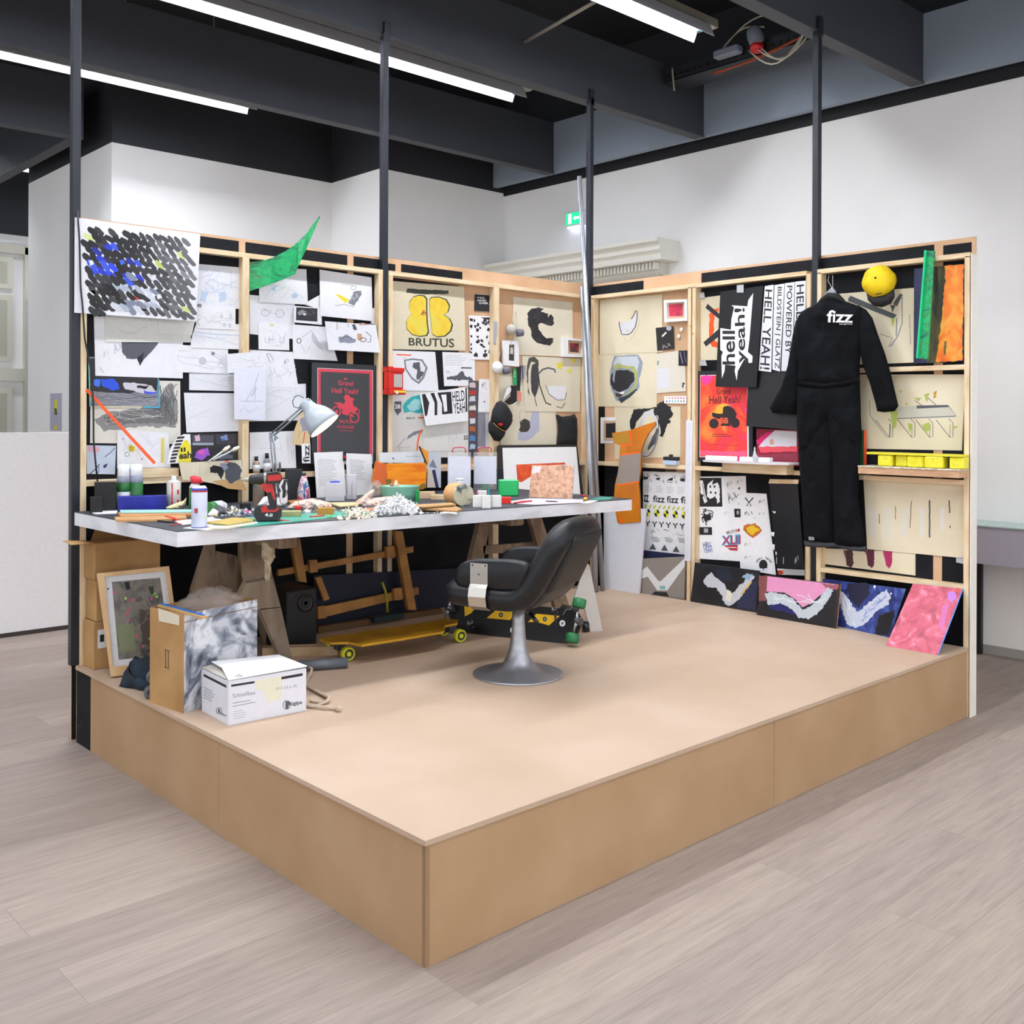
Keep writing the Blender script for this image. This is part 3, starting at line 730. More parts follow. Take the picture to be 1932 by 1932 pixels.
s = faint([(489, 504), (578, 508), (581, 575), (489, 569.5)], 'L', .006, '', PW, 18, True, 7); s.blob([(512, 545), (522, 535), (519, 550)], LBL, 1, 4); s.ell((556, 558), 6, 5, LBL)
s.build('pencil_drawing', None, 'sheet with blue pencil marks partly behind the green curved board', 'drawing')
s = faint([(471, 556), (556, 565), (556, 640), (471, 630)], 'L', .002, '', PW2, 19, False, 6); s.ell((500, 590), 7, 6, GR, 0, False, 1); s.ell((528, 592), 8, 7, GR, 0, False, 1)
s.build('pencil_drawing', None, 'sheet with two small wheel doodles right of the middle stud', 'drawing')
s = faint([(487, 607), (545, 611), (546, 661), (488, 659)], 'L', .005, '', PW, 20, False, 5)
for x in (500, 528): s.line([(x, 636), (x+1, 646), (x+7, 648), (x+8, 634)], GR, 1)
s.line([(508, 640), (520, 640)], GR, 1); s.poly([(509, 611), (517, 611), (517, 615), (509, 615)], mat('#d5dc9a', .6))
s.build('detail_sketch', None, 'small sheet with two U shaped brackets and a yellow tab', 'drawing')
s = S([(552, 612), (618, 617), (637, 681), (553, 677)], 'L', .0042, PW); s.ell((564, 643), 3.8, 4.6, GRD, 0, False, 1.8); s.line([(568, 638), (585, 626), (588, 622)], GR, .9); s.line([(568, 650), (578, 668), (584, 655)], GR, .8); s.blob([(588, 624), (600, 640), (612, 660), (600, 655), (590, 645)], GRL, 1.5, 5)
s.build('pencil_drawing', None, 'sheet with a swinging lamp arm sketch below the black and white photo', 'drawing')
s = S([(554, 577), (606, 581), (607.5, 613), (554, 608)], 'L', .0085, WH); s.poly([(559, 579.5), (599, 582), (599, 607), (558.5, 604)], mat('#2a282e', .5)); s.blob([(561, 590), (570, 584), (578, 588), (565, 596)], mat('#8f8f98', .5), .8, 3); s.ell((575, 593), 3.5, 2, WH); s.scrib([(576, 586), (598, 586), (598, 600), (576, 600)], 8, mat('#5c5a62', .5), .9)
s.build('photo_print', None, 'small black and white photo print with a white border', 'photo')
s = S([(572, 574), (604, 556), (606, 610), (604, 583)], 'L', .003, WH); s.build('paper_corner', None, 'folded white paper corner sticking out beside the lamp beam drawing', 'paper')
s = S([(603, 508.5), (701, 523.5), (703, 606), (604, 596)], 'L', .011, PW); s.poly([(631, 554), (640, 556), (660, 566), (652, 572)], YEL); s.blob([(669, 549), (682, 549), (682, 556), (668, 577), (657, 572)], GRD, 1, 4); s.ell((667, 543), 5, 3.5, GR, -20, False, 1.2); s.line([(646, 536), (660, 538), (670, 540)], GR, 1); s.line([(632, 577), (650, 574), (668, 579)], GR, 1.4); s.scrib([(660, 556), (680, 552), (676, 572), (660, 572)], 8, GRL, .8)
s.build('lamp_beam_drawing', None, 'sheet with a grey desk device throwing a yellow beam', 'drawing')
s = S([(700, 581), (711, 582), (712, 612), (700, 611)], 'L', .004, PW2); s.build('blank_sheet', None, 'sliver of paper between the yellow beam drawing and the stud', 'paper')
s = S([(613, 606), (709, 613), (717.5, 665.5), (620, 660)], 'F', .004, PW); s.blob([(637, 636), (655, 632), (672, 640), (672, 647), (640, 647)], mat('#8c8fa0', .7), 1.5, 4); s.ell((655, 642), 10, 7, INKG, 0, False, 1.4, 180, 350); s.blob([(673, 630), (682, 629), (684, 640), (675, 642)], mat('#c9a07c', .7), .8, 4); s.ell((685, 641), 6, 3.4, mat('#5c4440', .7), 0, False, 1.4); s.line([(690, 626), (700, 634), (699, 645), (693, 646)], INKG, 1.3); s.blob([(664, 613), (671, 612), (673, 622), (668, 623)], INKG, 1, 3); s.line([(636, 608), (636, 622)], GRD, 1); s.line([(656, 610), (658, 618)], GR, 1); s.blob([(676, 609), (700, 611), (690, 614), (676, 613)], mat('#c49a86', .7), .8, 4)
s.build('kart_drawing', None, 'sheet with a blue grey wheeled vehicle and brown marker strokes', 'drawing')
s = S([(471, 660), (552, 664), (563, 731.5), (500, 730), (471, 718)], 'L', .0032, PW); s.line([(503, 668), (510, 684), (516, 680), (509, 667), (503, 668)], GRD, 1); s.scrib([(536, 676), (546, 676), (546, 692), (536, 692)], 4, GRD, .9); s.scrib([(505, 690), (558, 690), (558, 726), (505, 726)], 10, GRL, .8)
s.build('detail_sketch', None, 'sheet of little angular doodles left of the framed red motorcycle poster', 'drawing')
s = faint([(470, 728), (577, 724), (578, 793), (470, 795)], 'L', .0024, '', PW2, 22, False, 4)
s.build('blank_sheet', None, 'plain sheet behind the swing arm of the desk lamp', 'paper')
s = faint([(471, 816), (556, 813), (559, 883), (471, 885)], 'L', .002, '', PW, 23, False, 3)
s.build('blank_sheet', None, 'plain sheet behind the small bottles on the rail', 'paper')
# photo collage
s = S([(353, 818), (455, 817), (453, 873), (356, 874)], 'L', .003, mat('#26242a', .5))
s.poly([(363, 821), (403, 821), (403, 838), (363, 838)], mat('#4d4a55', .5)); s.poly([(407, 820), (445, 820), (445, 838), (407, 838)], mat('#3a3943', .5)); s.poly([(363, 835.5), (403, 835.5), (403, 840), (363, 840)], mat('#9aa3b0', .5))
s.blob([(367, 823), (376, 820), (378, 832), (368, 832)], mat('#d9b6cc', .5), .8, 3); s.blob([(415, 824), (428, 820), (430, 830), (420, 832)], mat('#8a93c4', .5), .8, 3); s.ell((422, 829), 2.5, 2, mat('#2f6fe0', .5))
s.blob([(372, 850), (392, 845), (396, 858), (380, 868), (366, 864)], mat('#9b5fd0', .5), 1.5, 4); s.blob([(374, 850), (386, 848), (386, 858), (376, 858)], mat('#e05ab8', .5), 1, 3); s.blob([(400, 862), (425, 856), (440, 858), (438, 866), (405, 868)], mat('#565d70', .5), 1.5, 5)
s.build('photo_collage', None, 'dark print with small violet and grey motorcycle photos above the rail', 'print')
# framed motorcycle poster
t = thing('framed_poster', bp(650, 875, PLN('L', .02)), 'framed dark grey poster with a red motorcycle rider and red border', 'poster')
s = S([(588, 683.5), (714, 689.5), (714, 876), (588, 876)], 'L', .03, mat('#2a2e33', .35), .022, mat('#17181b', .4)); s.build('frame', t)
s = S([(599, 694), (703.5, 698.5), (703.5, 876), (599, 876)], 'L', .0315, mat('#c9c9cc', .4))
DG = mat('#3b3d41', .35); RR = mat('#cf3f50', .4)
s.poly([(600, 695), (702.5, 699.5), (702.5, 862), (600, 862)], RR); s.poly([(605, 701), (697, 705), (697, 857), (605, 857)], DG)
s.text('Grand', [(638, 717), (666, 719), (666, 728.5), (638, 726.5)], RR, .01); s.text('Hell Yeah!', [(626, 731), (676, 733.5), (676, 744), (626, 741.5)], RR, .012)
s.ell((652, 715), 3.5, 1.6, RR)
s.blob([(651, 745), (657, 744), (661, 750), (668, 752), (666, 760), (668, 767), (676, 772), (672, 777), (662, 778), (655, 784), (645, 780), (646, 772), (640, 768), (634, 762), (642, 760), (650, 762), (652, 756), (649, 751)], RR, .8, 4)
s.ell((635, 776), 7.5, 9, RR, 0, False, 2.4); s.ell((635, 777), 3, 4, RR); s.ell((669, 788), 8, 9, RR, 0, False, 2.4); s.line([(630, 760), (642, 761)], RR, 2.2); s.line([(656, 780), (668, 786)], RR, 2.5); s.line([(670, 767), (678, 775), (677, 782)], RR, 1.8)
s.text('BRUTUS', [(641, 792), (664, 793), (664, 799), (641, 798)], RR, .01); s.text('ROUND BABY', [(636, 802), (669, 803.5), (669, 809), (636, 807.5)], RR, .01); s.line([(640, 812), (666, 813)], RR, .9)
s.build('printed_poster', t)
# two letters clipped in front of the rail
t = thing('letter_sheet', bp(625, 944, PLN('F', .02)), 'white typed letter hanging over the rail, left one of two', 'paper')
s = S([(592, 854), (647.5, 852), (653, 935), (598, 944)], 'F', .03, WH); s.lines([(599, 866), (642, 865), (645, 912), (602, 918)], 18, GR, .7); s.build('sheet', t)
t = thing('letter_sheet', bp(678, 936, PLN('F', .02)), 'white typed letter hanging over the rail behind the orange painted board', 'paper')
s = S([(652, 855), (701, 857), (704, 934), (657, 936)], 'F', .028, WH); s.lines([(659, 866), (695, 867), (697, 905), (662, 907)], 16, GR, .7); s.build('sheet', t)
b = MB(); c = bp(650, 862, PLN('F', .036)); b.box((c.x-.008, c.y-.006, c.z-.024), (c.x+.008, c.y+.004, c.z+.03), INK, c=.001); b.box((c.x-.0085, c.y-.0075, c.z-.006), (c.x+.0085, c.y-.0055, c.z+.008), RED); b.build('binder_clip', None, 'black and red clip holding the two letters', 'clip')

# fin shaped sticker board
pl = PLN('F', .014); b = Sheet([(315, 875), (322, 845), (335, 826), (347, 819), (359, 819), (361, 860), (360, 873)], pl, WH, .003)
for k in range(8):
    y0 = 824+k*6.4; xo = lambda y: 317+max(0, (872-y))**1.25*.115
    b.poly([(xo(y0)+4, y0), (xo(y0)+17-k*.4, y0-1), (xo(y0+4)+17-k*.4, y0+3.2), (xo(y0+4)+3, y0+4.2)], mat('#2c2320', .5))
b.poly([(336, 872), (337, 850), (347, 832), (354, 830), (360, 842), (360, 872)], YEL); b.text('ll', [(341, 845), (350, 844), (350, 852), (341, 853)], INK, .03); b.text('eah', [(338, 853), (361, 851), (361, 864), (338, 867)], INK, .03)
b.build('fin_sticker', None, 'fin shaped board with brown stripes and yellow lettered field standing on the rail', 'sign')
# kraft cards under the sticker: wooden block on the rail
b = MB(); a = bp(270, 880, PLN('F', 0)); b.box((a.x-.03, 2.765, 1.277), (a.x+.19, 2.80, 1.325), PINEX, c=.003); b.build('wood_offcut', None, 'knotty wood offcut lying on the rail below the sticker sheet', 'wood')
# folded cardboard painting with black smears
q = [(338, 873), (455, 868), (460, 905), (466, 925), (440, 922), (402, 912), (378, 908), (344, 905)]
b = Sheet(q, PLN('F', .05), PCL, .008, mat('#b69567', .8))
b.poly([(400, 908), (455, 900), (466, 925), (430, 922)], mat('#c39a67', .8)); b.blob([(396, 882), (404, 878), (416, 880), (424, 888), (418, 905), (410, 892), (398, 892)], INK, 1, 4)
b.blob([(420, 876), (436, 872), (450, 876), (458, 890), (452, 902), (438, 914), (428, 908), (424, 892)], mat('#4a4d57', .6), 1.8, 4); b.blob([(414, 875), (424, 872), (432, 882), (424, 888)], mat('#8d96a8', .6), 1, 3); b.ell((428, 871), 4, 2, mat('#ef6b60', .6)); b.line([(377, 878), (377, 908)], mat('#b7a377', .7), .8)
b.build('painted_cardboard', None, 'folded kraft cardboard with black and grey paint smears leaning at the rail', 'cardboard')
for k, (q0, q1) in enumerate((((392, 872), (421, 851)), ((402, 868), (438, 850)))):
    b = MB(); A, B_ = bp(*q0, PLN('F', .07)), bp(*q1, PLN('F', .07)); b.tube([A, B_], .005, mat('#d9d8d6', .5), 8); b.build('shaft', t2 := thing('paint_brush', A, ('lower' if k else 'upper') + ' one of two brushes with cream ends in front of the photo collage', 'brush'))
    b = MB(); d = (B_-A).normalized(); b.tube([B_, B_+d*.02, B_+d*.045], [.008, .012, .007], mat('#e9e4cf', .7), 8); b.build('bristles', t2)
# tags by the lamp
b = Sheet([(568, 778), (584, 780), (585, 842), (576, 842), (551, 838), (556, 810)], PLN('F', .02), mat('#d6bd92', .8), .002)
b.blob([(566, 790), (580, 785), (582, 812), (570, 816)], mat('#8f93a6', .6), 1.2, 4); b.line([(575, 815), (572, 836)], RED, 1.4); b.line([(566, 812), (563, 828)], mat('#b08570', .7), 1); b.build('paint_tag', None, 'kraft tag with red paint drips hanging behind the lamp shade', 'tag')
b = S([(569, 838), (585.5, 837), (586, 874), (570, 874)], 'F', .022, WH); b.text('fizz', [(572, 873), (572, 840), (584, 839), (584, 872)], INK, .02); b.build('sticker', None, 'white fizz sticker turned on its side below the kraft tag', 'sticker')

# green curved board sweeping out of the frame
p0 = PLN('L', .02)
top = [(471, 494), (490, 493), (515, 486), (540, 473), (562, 457), (580, 438), (592, 421), (603, 407.5)]
bot = [(471, 549), (490, 543), (510, 536), (530, 529), (557, 517), (562, 503), (578, 470), (604, 410)]
N_ = len(top); vs = []; fs = []
for i in range(N_):
    y = 2.80 - .30*(i/(N_-1))**1.5
    for q_ in (top[i], bot[i]): vs.append(bp(*q_, PY(y)))
for i in range(N_):
    for q_ in (0, 1): vs.append(vs[i*2+q_]+Vector((.004, .012, 0)))
for i in range(N_-1):
    a = i*2; fs += [(a, a+1, a+3, a+2), (2*N_+a+2, 2*N_+a+3, 2*N_+a+1, 2*N_+a), (a, a+2, 2*N_+a+2, 2*N_+a), (a+3, a+1, 2*N_+a+1, 2*N_+a+3)]
fs += [(0, 2*N_, 2*N_+1, 1), (2*N_-2, 2*N_-1, 4*N_-1, 4*N_-2)]
GREEN = nmat('green acrylic paint', ['#1c5c4c', '#0f8a52', '#14a85f', '#1f7450', '#8aa332'], 6, (1, 1, 2), .3, 7, 2.5, .1, [.32, .42, .55, .62, .72])
b = MB(); b.add(vs, fs, GREEN, False); b.build('curved_board', None, 'glossy green painted board curving up and out of the partition', 'board')

# ---- centre bay
s = S([(739, 530), (875.5, 541), (878.5, 661.5), (739, 659)], 'L', .006, mat('#d9cfb4', .85))
s.blob([(768, 544), (790, 546), (846, 548), (846, 555), (790, 555), (767, 552)], mat('#3f4537', .7), .6, 6)
DK = mat('#28332e', .6); YO = nmat('yellow marker', ['#dfb92d', '#e6c93f', '#d9cf5a'], 8, (1, 1, 1), .6, 4, 1)
o1 = [(790, 558), (800, 559), (805, 565), (805, 590), (806, 610), (808, 625), (805, 632), (792, 634), (778, 630), (769, 620), (768, 606), (773, 598), (777, 592), (773, 582), (774, 570), (781, 561)]
o2 = [(815, 562), (828, 561), (842, 566), (848, 578), (845, 589), (838, 594), (848, 601), (853, 612), (850, 624), (840, 633), (826, 635), (817, 630), (814, 605), (812, 580), (812, 566)]
s.poly([(x*1.0+(x-790)*.09, y+(y-596)*.05) for x, y in o1], DK); s.poly([(x+(x-832)*.09, y+(y-598)*.05) for x, y in o2], DK); s.poly([(x-1, y) for x, y in o1], YO); s.poly([(x-1, y) for x, y in o2], YO)
s.ell((799, 590), 3, 6, mat('#d98a2c', .6)); s.line([(794, 594), (800, 588), (804, 592)], DK, 1.6)
s.text('BRUTUS', [(771, 637), (857, 639), (857, 656), (771, 652)], mat('#39402f', .7), .02)
s.build('logo_drawing', None, 'cream sheet with two yellow mirrored B shapes and the word BRUTUS', 'drawing')
s = S([(738, 661), (821, 664), (827.5, 738), (737, 736)], 'L', .004, PW); s.poly([(762, 679), (778, 676), (797, 678), (807, 694), (800, 714), (790, 725), (776, 715), (764, 696)], GRD); s.poly([(765, 681), (778, 679), (795, 681), (803, 694), (797, 711), (789, 720), (778, 712), (767, 696)], PW2); s.blob([(780, 684), (792, 684), (793, 700), (800, 702), (792, 716), (786, 716), (787, 698), (778, 692)], INKG, 1, 4); s.line([(748, 669), (776, 670)], ORG, 2.4); s.line([(759, 677), (768, 674)], GR, 1)
s.build('emblem_drawing', None, 'white sheet with a shaded pentagonal emblem and an orange stroke', 'drawing')
s = S([(834.5, 664), (895.5, 666), (896.5, 728), (838, 728.5)], 'L', .005, PW); s.lines([(840, 669), (888, 670), (888, 690), (840, 690)], 5, GR, .6); s.line([(870, 694), (890, 694.5)], INK, 2.2); s.blob([(845, 711), (862, 708), (872, 700), (880, 710), (892, 712), (892, 718), (843, 717)], INKG, 1.6, 3); s.ell((845, 702), 3, 2, GRD, 0, False, .8)
s.build('printed_sheet', None, 'white printed sheet with small text and a black skyline strip', 'print')
s = S([(884.5, 595), (930, 597), (930, 679), (887, 678)], 'L', .0065, WH); rr = random.Random(5)
for k in range(34):
    x = rr.uniform(889, 926); y = rr.uniform(600, 674); s.blob([(x-2, y-3), (x+2.5, y-2), (x+1.5, y+3), (x-2.5, y+1.5)], INK, 1.4, 3)
s.poly([(906, 599), (930, 599), (930, 606)], INK); s.line([(912, 599), (926, 616)], INK, 1.2)
s.build('comic_print', None, 'black and white inked print crowded with small shapes', 'print')
s = S([(895.5, 554.5), (929, 557), (928, 589), (894.5, 586.5)], 'L', .004, WH); s.poly([(895.5, 555), (924.5, 557), (924.5, 588.5), (894.5, 586.5)], INK)
for k, (t_, x) in enumerate((('YES', 899), ('NEVER', 901), ('OVER.', 904))): s.text(t_, [(x, 560+k*5), (x+15+k*1.5, 560.6+k*5), (x+15+k*1.5, 564+k*5), (x, 563.4+k*5)], WH, .02)
s.build('black_card', None, 'small black card with three short lines of white text', 'card')
s = S([(738, 737), (886, 735), (888, 863), (738, 863)], 'L', .0015, mat('#d3cfca', .85)); TE = mat('#2fa8ab', .6)
s.blob([(744, 758), (757, 757), (757, 776), (750, 784), (744, 776)], INKG, .8, 4); s.text('28', [(745, 763), (755, 763), (755, 771), (745, 771)], WH, .02)
s.blob([(759, 768), (765, 757), (778, 748), (794, 744), (798, 760), (799, 778), (790, 781), (775, 777), (762, 779)], TE, 1, 5); s.blob([(768, 766), (780, 754), (792, 752), (794, 770), (782, 776), (772, 774)], mat('#9fd0d0', .6), 1.2, 4); s.text('BRUT', [(767, 787), (783, 787), (783, 791), (767, 791)], mat('#1d4a52', .6), .02); s.line([(789, 788), (800, 788)], ORG, 2.6)
s.blob([(770, 822), (780, 815), (797, 810), (797, 816), (780, 822), (768, 830)], GRD, .8, 4); s.line([(764, 826), (750, 844), (756, 850)], GRD, 1.1); s.line([(749, 844), (774, 844)], GR, .9)
s.line([(797.5, 810), (791, 820), (788, 836), (787, 850)], ORG, 3)
s.build('helmet_drawing', None, 'large grey sheet with a turquoise helmet shell and sketched chair', 'drawing')
s = S([(797, 800), (887, 794), (888, 850), (800, 852)], 'L', .003, mat('#d9d7d2', .85)); s.text('S2', [(875, 822), (883, 821), (883, 829), (875, 830)], INK, .03); s.scrib([(845, 815), (868, 815), (868, 845), (845, 845)], 8, GRL, .8)
s.build('pencil_drawing', None, 'pale creased sheet marked S2 above the transparent boxes', 'drawing')
s = S([(792, 743), (882, 729.5), (883.5, 794), (803.5, 803.5)], 'F', -.02, WH)
s.poly([(796, 744), (802, 743), (810, 760), (806, 783), (802, 786)], INK); s.poly([(812, 742), (819, 741), (825, 758), (825, 783), (820, 784), (820, 760)], INK)
s.poly([(825, 741), (851, 739), (854, 780), (834, 782), (834, 762)], INK); s.poly([(832, 745), (842, 744), (844, 776), (838, 777), (836, 760)], WH)
s.text('HELD', [(853, 739), (876, 736), (877, 756), (854, 758)], INK, .01); s.text('YEAH', [(855, 761), (877, 758), (878, 778), (857, 781)], INK, .01); s.poly([(878, 731), (880.5, 731), (882, 777), (879, 777)], INK)
s.build('slogan_print', None, 'tilted white print with bold black slashes and HELD YEAH lettering', 'print')
s = S([(884, 717), (903, 719), (901, 862), (884, 862)], 'L', .0055, mat('#4d4a50', .5))
for y, c in ((722, '#c9b9b4'), (736, '#b5332c'), (748, '#cfd3dc'), (765, '#e0d8d0'), (778, '#8a3a2e'), (790, '#d9d9de'), (805, '#b3603c'), (822, '#4d7fb8'), (838, '#a9c3d8'), (850, '#3b3438')): s.blob([(886, y), (897, y), (897, y+9), (886, y+9)], mat(c, .6), 1, 4)
s.build('photo_strip', None, 'narrow vertical strip of small colour photos beside the striped print', 'photo')
s = S([(904, 715), (929, 716), (928, 778), (902, 777)], 'L', .0075, PW); s.scrib([(909, 720), (917, 720), (917, 734), (909, 734)], 5, INKG, 1); s.ell((914, 758), 1.4, 1.4, INK)
s.build('printed_sheet', None, 'narrow white sheet with tiny marks above the grey card', 'print')
s = S([(892, 779), (930, 777), (930, 846), (892, 846)], 'L', .0022, mat('#c4c9d8', .7)); s.poly([(895, 780), (916, 779), (916, 843), (894, 843)], mat('#85838f', .7)); s.ell((925, 832), 2, 5, INK)
s.build('grey_card', None, 'grey lilac card with a pale blue edge left of the black cap', 'card')
# ---- corner bay
s = S([(968, 560), (1080, 570.5), (1081.5, 673.5), (968.5, 669)], 'L', .004, PC)
BK = nmat('dry black brush', ['#17171a', '#222226', '#34343a'], 20, (1, 1, 1), .6, 5)
s.blob([(996, 590), (1004, 583), (1014, 580), (1026, 582), (1021, 588), (1034, 592), (1034, 600), (1040, 592), (1045, 598), (1045, 610), (1041, 615), (1034, 614), (1024, 609), (1016, 610), (1017, 622), (1023, 632), (1032, 639), (1044, 638), (1043, 646), (1038, 652), (1026, 651), (1014, 647), (1005, 640), (1001, 624), (996, 610)], BK, 1.1, 4)
s.build('brush_drawing', None, 'cream paper with a bold black C shaped brush form', 'drawing')
s = S([(985, 671.5), (1096, 677), (1094, 777), (990, 776)], 'L', .0065, PC)
s.blob([(998, 675), (1008, 672), (1016, 680), (1017, 692), (1010, 684), (1002, 682), (997, 700), (996, 730), (1003, 758), (996, 740), (993, 700)], mat('#4e4d44', .6), .8, 5); s.blob([(1004, 688), (1013, 684), (1017, 700), (1016, 730), (1009, 752), (1003, 738), (1001, 706)], mat('#3b3d42', .6), .8, 5)
s.line([(1009, 752), (1013, 766)], INK, 1.4); s.line([(1015, 706), (1024, 697), (1034, 694), (1046, 697), (1048, 703)], INKG, 3); s.line([(1016, 708), (1018, 726), (1026, 750), (1030, 760), (1040, 764)], INK, 2); s.poly([(1030, 728), (1068, 728), (1066, 752), (1050, 755), (1036, 742)], mat('#e4e4ea', .7)); s.line([(1030, 727), (1036, 744), (1052, 755), (1066, 754), (1069, 740)], INKG, 1.2); s.line([(1050, 767), (1060, 770), (1066, 760)], INK, 1.4)
for x, y, r in ((1056, 690, 9), (1082, 680, 6), (1074, 700, 6)):
    s.poly([(x+r*(1 if k % 2 == 0 else .42)*math.sin(k*math.pi/5+.15), y-r*(1 if k % 2 == 0 else .42)*math.cos(k*math.pi/5+.15)) for k in range(10)], YEL)
s.build('helmet_drawing', None, 'cream sheet with a black and white face shape and three yellow stars', 'drawing')
s = S([(941, 700), (989, 704), (990, 800), (942, 800)], 'L', .0018, PC); s.build('blank_sheet', None, 'cream sheet behind the hanging badges', 'paper')
s = S([(944, 765), (1049, 776.5), (1050, 838.5), (944, 841)], 'L', .0035, PC)
s.poly([(1003, 777), (1017, 777), (1018, 812), (1004, 826), (992, 832), (978, 830), (977, 815), (990, 815), (999, 806)], mat('#b4b8cc', .7)); s.blob([(981, 795), (990, 790), (999, 794), (1001, 806), (996, 814), (984, 816), (979, 812), (982, 805)], mat('#3a3631', .7), .6, 3); s.ell((990, 785), 10, 14, GR, 0, False, .8, 120, 260)
s.build('helmet_drawing', None, 'cream sheet with a lilac helmet outline and a black visor blob', 'drawing')
pl = PLN('L', .012); b = MB(); inflate(b, [(1048, 782), (1054, 783), (1060, 786), (1078, 784), (1084, 781), (1089, 790), (1090, 815), (1089, 840), (1050, 840), (1053, 815), (1053, 796)], pl, .02, 10, mat('#131419', .85), .1, 6, .004)
b.build('black_cloth', None, 'black cloth bag hanging in the corner above the framed print', 'cloth')
# small box frames
def box_frame(q, inner, pic, w, off, label, fm, pm, dep=.03, extra=None):
    t = thing('picture_frame', bp(q[3][0], q[3][1], PLN(w, off)), label, 'picture frame')
    pl = PLN(w, off+dep); b = MB()
    for i in range(4):
        j = (i+1) % 4; b.prism([bp(*q[i], pl), bp(*q[j], pl), bp(*inner[j], pl), bp(*inner[i], pl)], -pl.n*dep, fm)
    b.build('frame', t)
    s = Sheet(inner, PLN(w, off+.008), mat('#c9a98c', .8), .002); s.poly(pic, pm)
    if extra: extra(s)
    s.build('picture', t); return t
box_frame([(1064, 637), (1106, 641), (1106, 674), (1064, 673)], [(1072, 641.5), (1101, 644), (1101, 668), (1072, 667.5)], [(1075, 647), (1092, 648), (1092, 665), (1075, 664)], 'L', .004, 'small white box frame with a dark red picture, half behind the metal pipes', WH, nmat('red black paint', ['#d0355a', '#5c2a34', '#2c2a2c'], 12, (1, 1, 1), .5))
# masks, badges, and tags hanging on the stud
def mask(c, w_, label, col):
    t = thing('dust_mask', c, label, 'mask')
    b = MB(); b.lathe([(.5*w_, 0), (.5*w_, .008), (.42*w_, .25*w_), (.25*w_, .42*w_), (.08*w_, .46*w_)], c, col, 20, axis=(-.35, -1, .15)); b.build('cup', t)
    b = MB(); b.lathe([(.34*w_, 0), (.36*w_, .02), (.3*w_, .05), (.1*w_, .055)], Vector(c)+Vector((.05, -.0, -.02)), mat('#6d6c78', .5), 16, axis=(1, -.8, .1)); b.build('filter', t, 'dark filter disc')
    b = MB(); b.tube([Vector(c)+Vector((0, 0, .02)), Vector(c)+Vector((.02, .0, .09)), Vector(c)+Vector((.05, .005, .13)), Vector(c)+Vector((.06, .005, .06)), Vector(c)+Vector((.05, 0, 0))], .0022, mat('#d8d4c8', .6), 6); b.build('strap', t)
mask(bp(964, 622, PLN('L', .03)), .075, 'grey dust mask hanging at the stud, upper one with a dark filter', mat('#b9b6ac', .6))
mask(bp(938, 693, PLN('F', .012)), .08, 'bright white dust mask hanging lower on the stud', mat('#f3f3f5', .6))
s = S([(947, 642), (979, 643), (979.5, 692), (948, 689)], 'L', .03, WH, .002); s.poly([(961, 650), (970, 650), (970, 681), (960, 680)], mat('#3a3833', .6)); s.blob([(963, 656), (968, 656), (968, 668), (963, 667)], mat('#d2cdbd', .6), .8, 3); s.line([(963, 640), (966, 655), (959, 672)], mat('#b9a892', .6), 1); s.build('photo_card', None, 'white card with a small dark photo hanging between the two masks', 'card')
s = S([(968, 695), (975, 695), (977, 727), (969, 726)], 'L', .02, mat('#1f9d5c', .5), .002); s.lines([(969, 697), (974, 697), (975, 712), (969, 712)], 4, mat('#cfe0b8', .6), 1.2); s.build('green_ribbon', None, 'green ribbon hanging among the badges', 'ribbon')
s = S([(975, 692), (984, 690), (981, 738), (976, 737)], 'L', .022, INK, .002); s.build('black_ribbon', None, 'short black ribbon beside the green one', 'ribbon')
s = S([(983, 688), (992, 690), (990, 716), (982, 716)], 'L', .016, mat('#9a98a4', .6), .003); s.line([(986, 690), (986, 714)], INK, 1.6); s.build('grey_badge', None, 'grey and black badge next to the star drawing', 'badge')
s = S([(964, 727), (975, 728), (975, 760), (960, 764), (952, 758), (963, 748)], 'F', .006, mat('#141418', .5), .002); s.blob([(956, 732), (964, 730), (964, 738), (952, 752), (949, 758)], WH, .6, 3); s.line([(965, 765), (975, 758)], WH, 1.4); s.build('black_tag', None, 'black and white card dangling above the black cap', 'tag')
s = S([(975, 738), (984, 740), (984, 756), (976, 756)], 'L', .015, mat('#e79383', .6), .002); s.build('pink_tag', None, 'small salmon pink tag', 'tag')
s = MB(); 
s = S([(932, 605), (939, 608), (936, 650), (931, 648)], 'F', .004, mat('#a9adb2', .4), .003); s.build('metal_file', None, 'slim grey metal strip hanging on the stud beside the comic print', 'tool')

# black cap
t = thing('baseball_cap', bp(945, 833, PLN('F', .02)), 'black baseball cap with a thin yellow stripe hanging on the stud', 'cap')
pl = PLN('F', .01)
b = MB(); inflate(b, [(937, 759), (945, 756), (956, 763), (964, 776), (966, 790), (963, 803), (956, 812), (944, 812), (930, 803), (926, 790), (929, 774)], pl, .055, 20, mat('#14151c', .8), .1, 5, .003); b.build('crown', t)
b = MB(); inflate(b, [(926, 792), (934, 802), (946, 811), (955, 812), (952, 822), (943, 833), (932, 831), (922, 815), (921, 800)], pl, .03, 9, mat('#111218', .8), .1, 5); b.build('brim', t)
b = MB(); b.tube([bp(u, v, pl.off(.052)) for u, v in ((931, 798), (938, 805), (948, 812), (955, 814))], .0022, mat('#c2a640', .5), 6); b.build('stripe', t)
b = MB(); b.box(*[tuple(bp(u, v, pl.off(.05))+Vector(k)) for (u, v), k in (((940, 803), (0, -.006, 0)), ((947, 798), (0, 0, 0)))], RED); b.build('badge', t)
